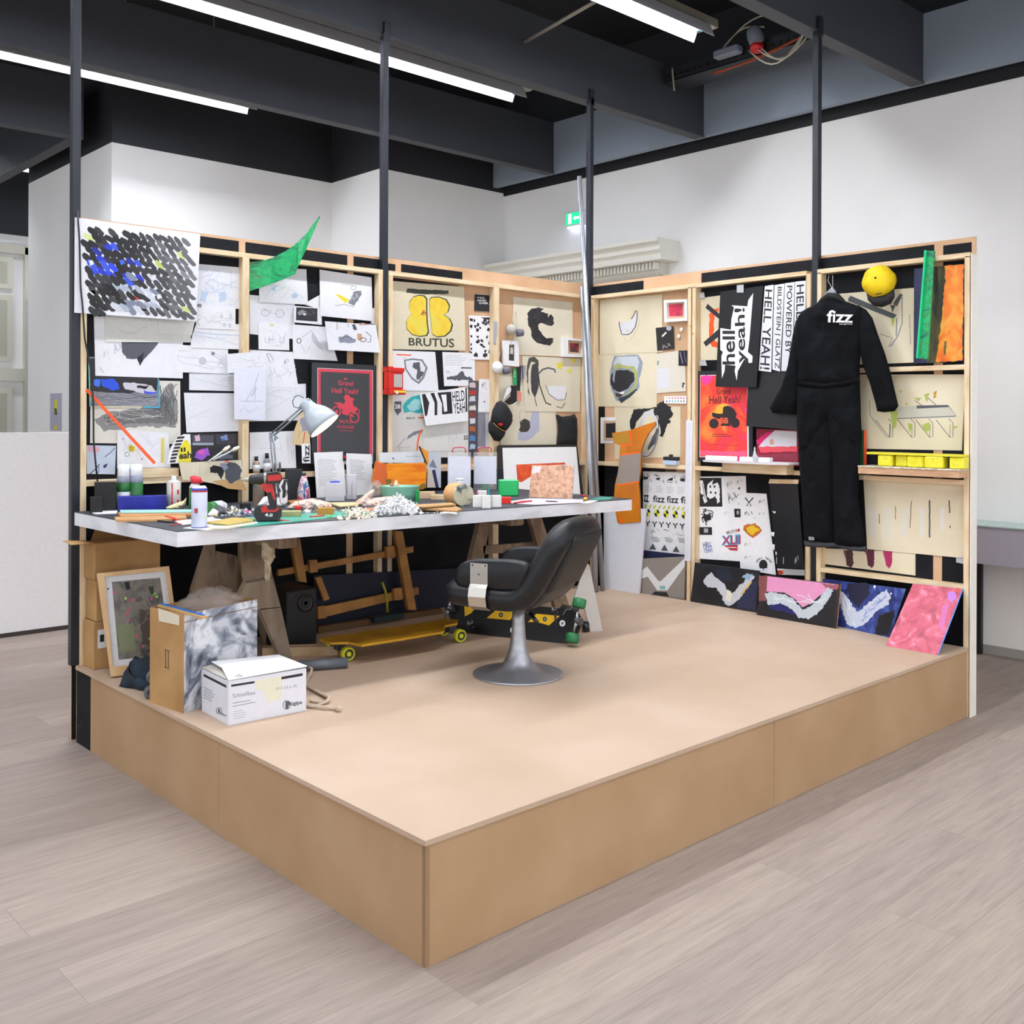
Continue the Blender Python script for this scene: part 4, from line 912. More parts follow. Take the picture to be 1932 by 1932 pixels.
# first aid tin
t = thing('red_box', bp(743, 745, PLN('F', .03)), 'bright red tin case with a window and yellow label hung beside the middle post', 'box')
R1 = mat('#d3241c', .35); a = bp(725, 692, PLN('F', .02)); c = bp(755, 745, PLN('F', .02))
b = MB(); b.box((a.x+.005, 2.70, c.z+.03), (c.x-.012, 2.765, a.z-.012), R1, c=.004); b.box((a.x, 2.695, a.z-.03), (c.x-.006, 2.767, a.z-.005), R1, c=.003); b.box((a.x, 2.695, a.z-.005), (a.x+.03, 2.767, a.z), R1); b.box((a.x, 2.69, c.z), (c.x, 2.767, c.z+.03), R1, c=.003); b.build('case', t)
b = MB(); b.box((a.x+.035, 2.697, c.z+.045), (c.x-.025, 2.7005, a.z-.045), mat('#b9b3b0', .3)); b.build('window', t)
b = MB(); b.box((a.x+.03, 2.687, c.z+.012), (c.x-.004, 2.690, c.z+.024), YEL); b.box((a.x+.042, 2.6855, c.z+.004), (a.x+.058, 2.687, c.z+.02), WH); b.build('label_sticker', t)
# ------------------------------------------------------------ drawings and prints on the right partition
CR = nmat('cream drawing paper', ['#d6cbae', '#ded3b7', '#e5dbc2'], 3, (1, 1, 1), .85, 5)
s = S([(1131, 566), (1249.5, 555), (1250, 664), (1131, 669)], 'R', .006, CR)
s.blob([(1170, 612), (1174, 608), (1184, 607), (1196, 600), (1201, 590), (1202, 606), (1196, 624), (1186, 631), (1174, 631), (1170, 622)], mat('#d7d8dc', .7), .7, 4)
s.line([(1168, 607), (1169, 616), (1173, 631), (1184, 631.5), (1191, 628), (1199, 616), (1202, 600), (1202, 587), (1199, 586), (1196, 594), (1191, 602)], mat('#3c3f58', .7), 1.7); s.line([(1176, 633), (1182, 646), (1190, 640), (1202, 622), (1208, 602)], mat('#b9b6ab', .8), 1); s.ell((1184, 624), 3, 2, mat('#c9c6a0', .7))
s.build('visor_drawing', None, 'cream sheet with a small white visor outlined in blue black, corner of the right wall', 'drawing')
s = S([(1121, 669), (1239, 664), (1239, 768), (1121, 767)], 'R', .004, CR)
s.blob([(1160, 671), (1205, 669), (1213, 685), (1210, 702), (1206, 715), (1206, 732), (1190, 746), (1174, 760), (1162, 756), (1157, 744), (1150, 726), (1151, 704), (1155, 686)], mat('#8f9aa6', .6), .8, 5)
s.blob([(1163, 673), (1202, 672), (1206, 684), (1203, 698), (1200, 712), (1190, 694), (1172, 690), (1158, 694), (1158, 684)], mat('#c4cad2', .6), .8, 5); s.blob([(1159, 690), (1168, 686), (1184, 691), (1196, 690), (1203, 704), (1202, 726), (1192, 738), (1176, 752), (1180, 744), (1194, 730), (1200, 712), (1190, 696), (1170, 694), (1158, 699)], mat('#aab06a', .6), .8, 4)
s.blob([(1153, 706), (1165, 699), (1185, 698), (1196, 704), (1197, 718), (1184, 734), (1168, 740), (1156, 734), (1151, 720)], mat('#25262c', .5), .6, 4); s.blob([(1157, 702), (1161, 702), (1159, 722), (1156, 716)], mat('#9aa0b4', .5), .4, 3); s.blob([(1165, 742), (1179, 738), (1176, 744), (1168, 745)], WH, .5, 3); s.blob([(1160, 741), (1176, 744), (1170, 750), (1162, 748)], mat('#4a382b', .6), .5, 3); s.blob([(1166, 752), (1184, 745), (1200, 734), (1204, 734), (1188, 750), (1172, 761)], mat('#2f3846', .6), .6, 3)
s.build('helmet_drawing', None, 'cream sheet with a grey and olive full face helmet', 'drawing')
s = S([(1238, 668), (1292, 660), (1294, 738), (1238, 742)], 'R', .005, mat('#dcd6c6', .85)); s.poly([(1240, 696), (1262, 694), (1262, 732), (1240, 734)], mat('#d9dae0', .8)); s.blob([(1240, 682), (1243, 680), (1243, 688), (1240, 689)], mat('#3e8c62', .6), .5, 3); s.text('?', [(1286, 722), (1292, 721), (1292, 731), (1286, 732)], INK, .03)
s.build('pencil_drawing', None, 'pale sheet with green dabs and a small dark question mark', 'drawing')
s = S([(1159, 768), (1284, 767), (1284, 862), (1160, 866)], 'R', .0025, CR)
s.blob([(1196, 772), (1236, 769), (1216, 778), (1202, 795), (1194, 815), (1188, 806), (1188, 795)], INK, .8, 4)
s.ell((1222, 818), 20, 44, mat('#cfcfd2', .7), 8); s.ell((1223, 820), 15, 36, CR, 8); s.blob([(1222, 845), (1240, 806), (1243, 812), (1236, 838), (1222, 850)], mat('#5d5f66', .6), 1, 4); s.ell((1222, 818), 20, 44, INK, 8, False, 1.2, -60, 120)
s.blob([(1240, 760), (1252, 758), (1264, 766), (1268, 778), (1262, 790), (1266, 796), (1256, 806), (1248, 826), (1244, 812), (1244, 796), (1238, 786), (1234, 774)], INK, 3, 4)
s.build('wheel_drawing', None, 'cream sheet with a tilted wheel and a black ink splash', 'drawing')
box_frame([(1252, 566), (1296.5, 564.5), (1296.5, 605), (1253.5, 608)], [(1257.5, 571.5), (1291, 569.5), (1291, 600), (1258, 602)], [(1262, 575), (1288, 573), (1288, 596), (1263, 597)], 'R', .006, 'small white box frame with a pinkish red picture beside the stud', WH, nmat('red black paint 2', ['#d9405c', '#cf3350', '#5c2a4a'], 9, (1, 1, 1), .5))
s = S([(1237, 618.5), (1270.5, 615.5), (1272, 658.5), (1240, 662)], 'R', .009, mat('#221f1d', .6)); s.poly([(1248, 634), (1256, 626), (1258, 628), (1250, 636)], WH); s.scrib([(1249, 650), (1268, 646), (1268, 660), (1249, 661)], 8, mat('#9a9aa0', .6), 1); s.ell((1262, 619), 5, 5, mat('#b9bfc8', .5))
s.build('black_card', None, 'black card with white flecks pinned over the visor drawing', 'card')
s = S([(1280, 661.5), (1297, 661), (1297, 690), (1280, 690)], 'R', .008, mat('#1d1a22', .4)); s.line([(1283, 664), (1288, 686)], mat('#8a86a0', .4), 2); s.line([(1290, 664), (1294, 684)], mat('#6b6780', .4), 1.5)
s.build('dark_card', None, 'small dark glossy card below the white box frame', 'card')
box_frame([(1133, 787.5), (1161, 787), (1161, 836), (1133, 836.5)], [(1139, 794), (1161, 793.5), (1161, 830), (1139, 831)], [(1143, 799), (1161, 798), (1161, 826), (1143, 826)], 'R', .002, 'white box frame with a black picture, partly behind the wheel drawing', WH, INK, .0015)
s = S([(1253, 747.5), (1295, 747), (1295, 761.5), (1253, 761)], 'R', .0075, WH)
for k, (c1, c2) in enumerate(zip(('#e8b24c', '#e07b3a', '#d9632e', '#d23b2e', '#c92c3a', '#b8263c', '#a3273f'), ('#3d4bb0', '#3c7ac0', '#36a7b8', '#3cb07a', '#39856a', '#5b6a72', '#555a60'))):
    s.ell((1258+k*5.4, 751), 1.3, 1.5, mat(c1, .6)); s.ell((1258+k*5.4, 757), 1.3, 1.5, mat(c2, .6))
s.build('colour_card', None, 'white card with two rows of tiny coloured dots', 'card')
for u, v, m in ((1303, 615, '#e3a21f'), (1307, 629, '#e3a21f')):
    b = MB(); b.lathe([(.006, 0), (.006, .004)], bp(u, v, PX(3.67)), mat(m, .5), 12, axis=(-1, 0, 0)); tag(b.build('round_sticker', None), '%s yellow dot sticker on the double stud' % ('upper' if v < 620 else 'lower'), 'sticker')
for k, (u, v, lab) in enumerate(((1286, 622, 'upper'), (1281, 635, 'lower'))):
    c = bp(u, v, PX(3.725)); b = MB(); b.lathe([(.013, 0), (.016, .004), (.008, .01), (.002, .012)], c, WH, 7, axis=(-1, .2, .2), smooth=False); tag(b.build('paper_star', None), '%s small white paper flower stuck on the bare board' % lab, 'ornament')
c = bp(1265, 866, PX(3.66)); b = MB(); b.box((3.65, c.y-.055, 1.276), (3.69, c.y+.055, 1.305), mat('#b5c9e2', .4)); b.box((3.652, c.y-.06, 1.305), (3.688, c.y+.06, 1.33), INK, c=.004); b.box((3.655, c.y-.01, 1.33), (3.675, c.y+.01, 1.345), INK); tag(b.build('tool_case', None), 'small black and blue case standing on the rail near the ruler', 'case')
# roll of logos
FZ = PW
s = S([(1213, 889), (1297, 892), (1294, 1047), (1213, 1038)], 'R', .006, WH)
s.line([(1228, 887), (1276, 888)], INK, 3)
def cell(x, y): return (x, y)
for k in range(4):
    x = 1217+k*23.5+1; y = 902+k*1.2
    s.scrib([(x-6, y-8), (x+8, y-8), (x+8, y+6), (x-6, y+6)], 4, INK, 1.1, k+1); s.blob([(x-3, y-2), (x+4, y-3), (x+3, y+3), (x-4, y+3)], INK, 1, 3); s.line([(x+10, y+2), (x+11, y+8)], INK, 1)
s.lines([(1217, 915), (1234, 916), (1234, 930), (1217, 929)], 4, GR, .7); s.lines([(1238, 916), (1254, 917), (1254, 931), (1238, 930)], 4, GR, .7); s.lines([(1258, 917), (1274, 918), (1274, 932), (1258, 931)], 4, GR, .7); s.lines([(1278, 918), (1293, 919), (1293, 933), (1278, 932)], 4, GR, .7)
for x, t_ in ((1214, 'zz'), (1232, 'fizz'), (1258, 'fizz'), (1284, 'fi')):
    w_ = 22 if len(t_) == 4 else 10; s.text(t_, [(x, 934+(x-1214)*.04), (x+w_, 934+(x-1214)*.04), (x+w_, 948+(x-1214)*.04), (x, 946+(x-1214)*.04)], INK, .015)
for k in range(9): s.poly([(1215+k*8.8, 957+k*.6), (1219+k*8.8, 951+k*.6), (1221+k*8.8, 953+k*.6), (1217+k*8.8, 959+k*.6)], mat('#c3c42f', .6))
for k in range(5):
    x = 1222+k*17.3; y = 967+k*1.2
    if x < 1292:
        s.ell((x, y), 5, 7, INK); 
        for a0 in (0, 180): s.poly([(x, y)]+[(x+5*math.cos(math.radians(a)), y+7*math.sin(math.radians(a))) for a in range(a0, a0+91, 15)], mat('#eae92c', .5))
for k in range(6):
    x = 1222+k*13; y = 987+k; s.line([(x-4, y-4), (x, y+1), (x+4, y-4)], INK, 2.2); s.line([(x, y), (x, y+6)], INK, 2)
for k in range(3): s.scrib([(1228+k*24, 998+k), (1246+k*24, 998+k), (1246+k*24, 1008+k), (1228+k*24, 1008+k)], 4, GRD, .8, k+1); s.lines([(1228+k*25, 1012+k), (1247+k*25, 1013+k), (1249+k*25, 1024+k), (1232+k*25, 1022+k)], 4, GRD, .8)
for k in range(3):
    x = 1232+k*22; y = 1034+k*2.4; s.poly([(x, y-9), (x+6, y+3), (x-7, y+2)], INKG)
s.build('logo_banner', None, 'white roll printed with rows of fizz lettering, yellow and black targets and small emblems', 'banner')
# leaning items at the corner foot
ZH = PZ(H)
def lean(name, q, yb, label, cat, m, th, edge, marks=None, xt=3.66, parent=None):
    """board whose foot stands on the platform (q BR, BL) and whose top rests against the studs"""
    BLp, BRp = bp(*q[3], ZH), bp(*q[2], ZH); TLp, TRp = bp(*q[0], PX(xt)), bp(*q[1], PX(xt))
    pl = P3(BLp, BRp, (TLp+TRp)/2); s = Sheet(q, pl, m, th, edge)
    if marks: marks(s)
    return s.build(name, parent, label, cat)
def mk(s):
    WP = mat('#dfe0e2', .7); s.poly([(1209, 1036), (1292, 1046), (1292, 1052), (1209, 1056)], mat('#2a2d4a', .6)) if False else None
    s.poly([(1209, 1077), (1221, 1069), (1242, 1096), (1246, 1097), (1292, 1053), (1292, 1068), (1259, 1114), (1240, 1114), (1222, 1088), (1209, 1092)], WP)
    s.poly([(1235, 1116), (1258, 1117), (1262, 1126), (1229, 1122)], mat('#232327', .6)); s.text('38', [(1244, 1105), (1255, 1105), (1255, 1112), (1244, 1112)], mat('#2f9d94', .6), .03)
lean('grey_board', [(1212, 1054), (1293.5, 1050), (1291, 1131), (1208, 1119)], 0, 'grey board with a broad white zigzag leaning at the foot of the right partition', 'board', mat('#8f8780', .8), .006, mat('#6a625a', .8), mk, 3.655)
s = S([(1214, 1038), (1294, 1047), (1293, 1052), (1270, 1060), (1214, 1056)], 'R', .02, mat('#22264a', .6), .004); s.build('navy_board', None, 'strip of navy blue board above the grey zigzag board', 'board')
lean('white_board', [(1139, 952), (1219, 961), (1206, 1120.5), (1139, 1109.5)], 0, 'tall blank white board leaning in the corner behind the orange shape', 'board', mat('#dfe0e8', .5), .012, mat('#c9c9ce', .6), None, 3.62)
# orange painted cut-out hanging off the rail
pl = PLN('G', .055)
OP = nmat('orange ochre paint', ['#c06a12', '#c9720f', '#cf7d16', '#b8841c'], 6, (1, 1, 1), .45, 5, 1); OG = mat('#9a8f86', .8); OB = mat('#ff6a12', .4)
q = [(1154.5, 817), (1188, 812), (1218, 801), (1236, 796), (1237, 802), (1224, 817), (1216, 832), (1210, 850), (1209, 885), (1205, 910), (1207, 940), (1208, 985), (1171, 988), (1165, 986), (1158, 950), (1160, 915), (1166, 890), (1168, 868), (1170, 840), (1158, 836)]
s = Sheet(q, pl, OP, .012, mat('#7c5a30', .7))
s.poly([(1170, 858), (1209, 854), (1206, 909), (1162, 914), (1166, 890)], OG); s.line([(1170, 858), (1208, 853.5)], OB, 3); s.line([(1161, 915.5), (1206, 908.5)], OB, 2.4); s.line([(1188, 814), (1192, 838), (1170, 842)], OB, 3); s.blob([(1157, 820), (1186, 816), (1188, 836), (1160, 836)], mat('#b8862a', .5), 1, 4); s.line([(1168, 975), (1174, 988)], OB, 4)
s.build('orange_cutout', None, 'tall orange painted cut-out with a grey middle band hanging in the corner', 'artwork')
# paper ruler strip
s = S([(1294.5, 793), (1307, 793), (1303, 1059), (1291.5, 1058)], 'G', .004, mat('#e1e2ec', .7), .001); s.lines([(1296, 798), (1305, 798), (1302, 1054), (1293.5, 1053)], 60, GRL, .8)
s.build('paper_strip', None, 'long narrow white strip with fine ruled lines taped down the double stud', 'paper')
# ---- second bay
s = S([(1315.5, 563), (1362, 557), (1360, 679), (1315.5, 680)], 'R', .004, CR); OT = mat('#f2531c', .5)
s.blob([(1338, 592), (1344, 585), (1356, 580), (1356, 588), (1348, 594), (1346, 640), (1356, 648), (1356, 656), (1344, 654), (1338, 640)], OT, 1, 4); DT = mat('#25262b', .6); s.poly([(1335, 573), (1331, 581), (1358, 603), (1360, 595)], DT); s.poly([(1359, 618), (1327, 646), (1332, 654), (1360, 632)], DT)
s.build('tape_drawing', None, 'cream sheet with a black tape cross over orange paint', 'drawing')
pl = PLN('G', .012); N_ = 24
def curl(q, off, amp, fn):
    return None
def banner(q, w, off, m, sag, name, label, draw, cat='banner', th=.0012):
    """hanging sheet whose foot swings slightly off the wall"""
    a = PLN(w, off); bq = PLN(w, off+sag)
    T0, T1 = bp(*q[0], a), bp(*q[1], a); B1, B0 = bp(*q[2], bq), bp(*q[3], bq)
    pl = P3(T0, B0, T1); s = Sheet(q, pl, m, th, m)
    if draw: draw(s)
    return s.build(name, None, label, cat)
BAN = mat('#16171b', .35)
def d1(s):
    W_ = mat('#f4f4f6', .6)
    ol = [(1359, 619), (1379, 622), (1380, 602), (1385, 580), (1380, 576), (1410, 578), (1412, 566), (1421, 553), (1418, 590), (1414, 640), (1411, 664), (1420, 672), (1419, 684), (1414, 685), (1404, 678), (1392, 700), (1390, 718), (1386, 700), (1388, 690), (1368, 688), (1367, 700), (1362, 714), (1361, 672), (1364, 664), (1359, 660)]
    s.poly(ol, W_)
    s.text('hell', [(1363, 688), (1363, 624), (1387, 624), (1387, 688)], INK, .02); s.text('yeah!', [(1389, 686), (1385, 582), (1411, 580), (1412, 686)], INK, .02)
banner([(1359, 550.5), (1440, 539), (1427, 731), (1350, 730)], 'G', .006, BAN, .03, 'slogan_banner', 'black hanging banner with white hell yeah! lettering reading upward', d1)
def vt(t_, q): return lambda s: s.text(t_, q, mat('#1a1a1f', .6), .012)
VB = mat('#e0e1e6', .6)
banner([(1443, 540), (1459.5, 537), (1455, 702), (1431, 699)], 'G', .004, VB, .012, 'lettered_strip', 'white strip reading HELL YEAH! right of the black slogan banner', vt('HELL YEAH!', [(1457, 547), (1452, 698), (1434, 696), (1444, 546)]), 'banner')
banner([(1461, 538), (1480, 535), (1471.5, 701), (1457, 697)], 'G', .003, VB, .010, 'lettered_strip', 'white strip reading BILDSTEIN | GLATZ', vt('BILDSTEIN | GLATZ', [(1475, 541), (1471, 697), (1459, 694), (1465, 541)]), 'banner')
banner([(1481, 534.5), (1499, 532), (1495, 700), (1474, 700)], 'G', .002, VB, .008, 'lettered_strip', 'white strip reading POWERED BY, running behind the coverall shoulder', vt('POWERED BY', [(1495, 539), (1492, 668), (1481, 667), (1485, 539)]), 'banner')
banner([(1500, 531.5), (1520.5, 529.5), (1518, 700), (1497, 700)], 'G', .001, VB, .006, 'lettered_strip', 'white strip starting HELL nearest the post, mostly behind the coverall', vt('HELL YEAH!', [(1517, 536), (1515, 690), (1500, 690), (1503, 538)]), 'banner')
# framed red poster
t = thing('framed_poster', bp(1366, 868, PLN('R', .02)), 'framed poster with a black quad bike on hot red and orange', 'poster')
s = S([(1312.5, 700.5), (1420, 698), (1420, 868), (1312.5, 870)], 'R', .03, mat('#25282e', .35), .025, mat('#15161a', .4)); s.build('frame', t)
s = S([(1321, 708), (1412, 705.5), (1412.6, 862.6), (1319.7, 862.6)], 'R', .032, WH)
HP = nmat('hot pink orange wash', ['#f08a3c', '#ee5a34', '#ea3a34', '#ea3a58', '#f0529a'], 5, (1, 1, 1), .5, 5, 1.2)
s.poly([(1321.5, 709), (1409.5, 707), (1410, 861.5), (1320.5, 861.5)], HP); s.blob([(1323, 709), (1344, 709), (1340, 722), (1325, 728)], mat('#f03a9c', .5), 2, 5); s.blob([(1321, 850), (1408, 852), (1408, 860), (1321, 860)], mat('#ee5a80', .5), 2, 6); s.ell((1366, 775), 16, 14, mat('#f0b03c', .5))
BKD = mat('#2a2124', .5); s.text('Grand', [(1352, 733), (1378, 733), (1378, 744), (1352, 744)], BKD, .005); s.text('Hell Yeah!', [(1338, 747), (1397, 746), (1397, 760), (1338, 762)], BKD, .01)
s.blob([(1343, 778), (1352, 780), (1362, 780), (1366, 768), (1374, 765), (1380, 768), (1386, 772), (1390, 780), (1388, 790), (1378, 796), (1378, 804), (1360, 804), (1358, 792), (1345, 786)], BKD, .8, 4); s.ell((1347, 799), 9, 9.5, BKD); s.ell((1387, 798), 8.5, 9.5, BKD); s.text('BB', [(1359, 788), (1374, 788), (1374, 799), (1359, 799)], mat('#ee5a3a', .5), .03)
s.lines([(1343, 818), (1390, 818), (1390, 825), (1343, 825)], 2, BKD, 1); s.line([(1335, 838), (1395, 841)], mat('#a03030', .5), .7)
s.build('printed_poster', t)
banner([(1412, 700), (1512, 690), (1512, 812), (1408, 804)], 'G', .001, BAN, .045, 'black_roll', 'plain glossy black sheet bulging behind the left sleeve of the coverall', None, 'sheet')
s = S([(1427, 809), (1506, 811), (1506, 880), (1428, 876)], 'R', .02, mat('#8a1630', .35), .015); s.blob([(1428, 830), (1448, 815), (1464, 811), (1462, 826), (1440, 838), (1429, 838)], mat('#e0206a', .4), 2, 4); s.poly([(1462, 812), (1503, 814), (1503, 844), (1430, 844), (1442, 830)], mat('#e0dde2', .5)); s.blob([(1430, 843), (1503, 842), (1503, 852), (1436, 854)], mat('#e4505e', .4), 1, 5); s.ell((1456, 834), 4, 6, mat('#d6a48a', .5)); s.blob([(1430, 858), (1503, 855), (1503, 877), (1440, 874)], mat('#8e3046', .4), 1, 6)
s.build('abstract_painting', None, 'small glossy crimson and white painting on the rail beside the coverall', 'painting')
# white shelf with two bars and a rocket figure, on a timber bracket
SH = mat('#d9d2d6', .5)
y0, y1 = bp(1334, 872, PX(3.55)).y, bp(1482, 872, PX(3.55)).y
t = thing('wall_shelf', (3.6, (y0+y1)/2, 1.25), 'white shelf board with a raw timber bracket in the second bay', 'shelf')
zt = bp(1405, 871, PX(3.52)).z
b = MB(); b.prism([(3.68, y0-.02, zt-.012), (3.52, y0+.01, zt-.012), (3.50, y0-.1, zt-.012), (3.50, y1+.1, zt-.012), (3.55, y1-.02, zt-.012), (3.68, y1-.04, zt-.012)], (0, 0, .012), SH); b.build('shelf_board', t)
ya, yb_ = bp(1369, 885, PX(3.62)).y, bp(1490, 885, PX(3.62)).y
b = MB(); b.box((3.58, yb_, zt-.075), (3.668, ya, zt-.014), PINEX, c=.003); b.build('bracket', t)
for k, (ua, ub) in enumerate(((1334, 1394), (1398, 1455))):
    A, B_ = bp(ua, 865, PX(3.56)), bp(ub, 865, PX(3.56)); b = MB(); b.box((3.54, B_.y, zt+.001), (3.58, A.y, zt+.028), WH, c=.002); tag(b.build('white_bar', None), '%s white bar lying on the small white shelf' % ('left' if k == 0 else 'right'), 'bar')
b = MB(); A = bp(1396, 868, PX(3.57)); b.box((3.545, A.y-.004, zt+.001), (3.575, A.y+.004, zt+.03), mat('#e8307a', .5)); tag(b.build('pink_block', None), 'tiny pink block between the two white bars', 'block')
c = bp(1423, 866, PX(3.52)); t = thing('toy_figure', (3.52, c.y, zt), 'small white angular toy figure with wings on the shelf', 'figure')
FW = mat('#cdd0d4', .5); X0 = 3.525; Y0 = c.y; Z0 = zt
b = MB(); b.lathe([(.008, .02), (.011, .04), (.008, .06), (.004, .075)], (X0, Y0, Z0), FW, 8, smooth=False); b.build('body', t)
for k in (-1, 1):
    b = MB(); b.prism([(X0, Y0+k*.006, Z0+.052), (X0, Y0+k*.024, Z0+.025), (X0, Y0+k*.02, Z0+.018), (X0, Y0+k*.006, Z0+.03)], (.008, 0, 0), FW); b.build('wing', t)
    b = MB(); b.box((X0-.003, Y0+k*.007-.003, Z0), (X0+.004, Y0+k*.007+.003, Z0+.024), FW); b.build('leg', t)
b = MB(); b.lathe([(.006, .074), (.006, .082), (.001, .095)], (X0, Y0, Z0), FW, 8); b.build('head', t)
# sheet of stickers
s = S([(1311, 899.5), (1407, 898), (1408, 930), (1446, 931.5), (1464, 1085), (1397, 1073), (1396, 1059), (1317, 1054)], 'R', .006, WH)
s.poly([(1315.5, 901.5), (1361, 901.5), (1363, 956), (1317, 956)], INK)
s.blob([(1320, 906), (1326, 906), (1330, 930), (1334, 946), (1330, 950), (1322, 930)], WH, .7, 3); s.blob([(1334, 916), (1346, 905), (1344, 914), (1354, 910), (1358, 922), (1358, 946), (1354, 950), (1350, 936), (1340, 942), (1334, 936)], WH, .9, 3)
for x, y in ((1340, 918), (1348, 918), (1341, 929), (1350, 930), (1326, 935)): s.ell((x, y), 1.7, 2.6, INK)
s.line([(1325, 912), (1330, 940), (1336, 944)], INK, 1.1)
s.scrib([(1371, 907), (1382, 907), (1382, 922), (1371, 922)], 5, INKG, .9); s.scrib([(1390, 904), (1402, 904), (1402, 915), (1390, 915)], 3, GRD, .9); s.poly([(1392, 922), (1396, 918), (1396, 924)], INK); s.scrib([(1372, 930), (1392, 928), (1394, 952), (1374, 954)], 9, INKG, 1)
s.line([(1406, 939), (1413, 948), (1421, 939)], INK, 2.4); s.line([(1409, 955), (1413, 946), (1417, 955)], INK, 1.6); s.scrib([(1431, 942), (1445, 942), (1445, 951), (1431, 951)], 5, INKG, 1.1)
s.scrib([(1320, 962), (1348, 958), (1350, 990), (1328, 990)], 12, INK, 1.7, 4, .9); s.blob([(1326, 974), (1340, 970), (1342, 980), (1330, 984)], INK, 1.6, 3)
s.poly([(1385, 960), (1397, 960), (1397, 976), (1386, 976)], INK); s.ell((1392, 967), 2.5, 4, GR); s.scrib([(1404, 962), (1423, 966), (1423, 978), (1404, 974)], 5, INKG, 1.1); s.scrib([(1366, 964), (1376, 964), (1376, 974), (1366, 974)], 4, GRL, .9); s.scrib([(1431, 966), (1444, 968), (1444, 974), (1431, 972)], 3, GRD, .8)
s.poly([(1319.5, 994.5), (1343, 994.5), (1343.5, 1009), (1320, 1009)], INK); s.poly([(1328, 997), (1336, 997), (1336, 1005), (1328, 1005)], GR)
s.text('XLII', [(1361, 1011), (1396, 1008), (1396, 1027), (1361, 1029)], mat('#2fa0d0', .5), .05); s.text('XLII', [(1363, 1012), (1397, 1010), (1397, 1026), (1363, 1027)], mat('#c0283a', .5), .01); s.text('BRUTUS', [(1370, 1003), (1390, 998), (1391, 1004), (1371, 1008)], mat('#7a4048', .6), .01); s.poly([(1366, 1029), (1392, 1028), (1391, 1039), (1378, 1038)], mat('#b22c3c', .5)); s.line([(1372, 1033), (1390, 1033)], WH, 1.6); s.blob([(1390, 1000), (1396, 997), (1394, 1004)], mat('#d0303a', .5), .5, 2)
s.blob([(1404, 992), (1410, 988), (1416, 990), (1424, 987), (1432, 994), (1438, 1000), (1430, 1008), (1420, 1015), (1412, 1010), (1403, 1000)], mat('#c2691f', .5), 1, 3); s.blob([(1408, 994), (1422, 992), (1433, 1000), (1420, 1010), (1410, 1003)], mat('#e6c02c', .5), 1.6, 3)
s.text('HELL', [(1326, 1024), (1342, 1022), (1343, 1031), (1327, 1033)], mat('#2c3f90', .6), .01); s.text('YEAH', [(1327, 1034), (1343, 1032), (1344, 1042), (1328, 1043)], mat('#5566b0', .6), .005)
s.scrib([(1404, 1022), (1418, 1022), (1418, 1032), (1404, 1032)], 5, mat('#c79a86', .7), .8); s.scrib([(1404, 1047), (1419, 1048), (1419, 1056), (1404, 1056)], 5, mat('#b99a86', .7), .9)
s.ell((1440, 1066), 8, 10, INK); s.ell((1437, 1075), 2.8, 3, WH); s.ell((1444, 1075), 2.8, 3, WH)
for k, ch in enumerate('HELL YEAH'):
    if ch != ' ':
        a = math.radians(-150+k*15); cx, cy = 1441+15*math.cos(a), 1067+15*math.sin(a); s.text(ch, [(cx-1.4, cy-2), (cx+1.4, cy-2), (cx+1.4, cy+2), (cx-1.4, cy+2)], INK, .02)
s.build('sticker_sheet', None, 'white stepped sheet covered with small black and coloured logo prints', 'print')
def d2(s):
    for q_ in (((1456, 963), (1464, 966), (1461, 969)), ((1455, 1004), (1461, 1004), (1460, 1012), (1456, 1010)), ((1457, 1026), (1462, 1028), (1460, 1040)), ((1463, 1040), (1466, 1042), (1464, 1048))): s.blob(list(q_), WH, .6, 2)
    s.line([(1465, 1051), (1465, 1064)], GR, 1.2); s.line([(1478, 1051), (1478, 1064)], GR, 1.2); s.scrib([(1500, 1050), (1508, 1048), (1506, 1066), (1499, 1066)], 4, GR, 1)
banner([(1451, 912), (1505, 912), (1517, 1073), (1466, 1072)], 'G', .004, mat('#131419', .35), .03, 'black_banner', 'long black hanging banner with small white marks left of the coverall legs', d2)
s = S([(1452, 904), (1506, 905), (1505, 913), (1450, 912)], 'G', .01, PINE, .01); s.build('hanging_batten', None, 'pale batten from which the long black banner hangs', 'batten')
s = S([(1466, 1073), (1518, 1075), (1518, 1086), (1470, 1084)], 'R', .03, WH, .01); s.blob([(1468, 1076), (1480, 1076), (1476, 1084), (1468, 1084)], mat('#c0392b', .5), .8, 3); s.blob([(1474, 1077), (1480, 1077), (1478, 1081)], mat('#e0b02c', .5), .5, 2); s.build('colourful_board', None, 'edge of a white board with red and yellow print below the black banner', 'board')
# ---- end bay
s = S([(1560, 556), (1724.5, 543), (1723.5, 684), (1562, 690)], 'R', .004, CR); G1 = mat('#4b4f50', .6); LGn = mat('#a9b85a', .6)
s.poly([(1601, 562), (1605, 558), (1692, 594), (1686, 602), (1600, 568)], G1); s.poly([(1685, 572), (1698, 554), (1704, 556), (1692, 578)], mat('#5c6062', .6)); s.line([(1702, 560), (1702, 610), (1694, 634), (1680, 654)], GRD, 2); s.line([(1692, 600), (1691, 634)], GRD, 2); s.line([(1660, 630), (1684, 638), (1676, 655)], INKG, 1); s.line([(1716, 594), (1718, 650)], INKG, .9); s.blob([(1682, 600), (1688, 600), (1686, 616), (1682, 610)], LGn, 1, 3); s.blob([(1678, 574), (1690, 576), (1684, 590)], G1, 1.5, 3)
s.build('shelf_drawing', None, 'cream sheet with grey bracket forms behind the yellow cap', 'drawing')
NV = nmat('navy paint', ['#151a38', '#1d2148', '#28265c'], 12, (1, 1, 1), .5)
s = S([(1724.5, 507), (1819, 498), (1816.5, 681), (1724.5, 686)], 'R', .02, NV, .018, mat('#3a3a3a', .6))
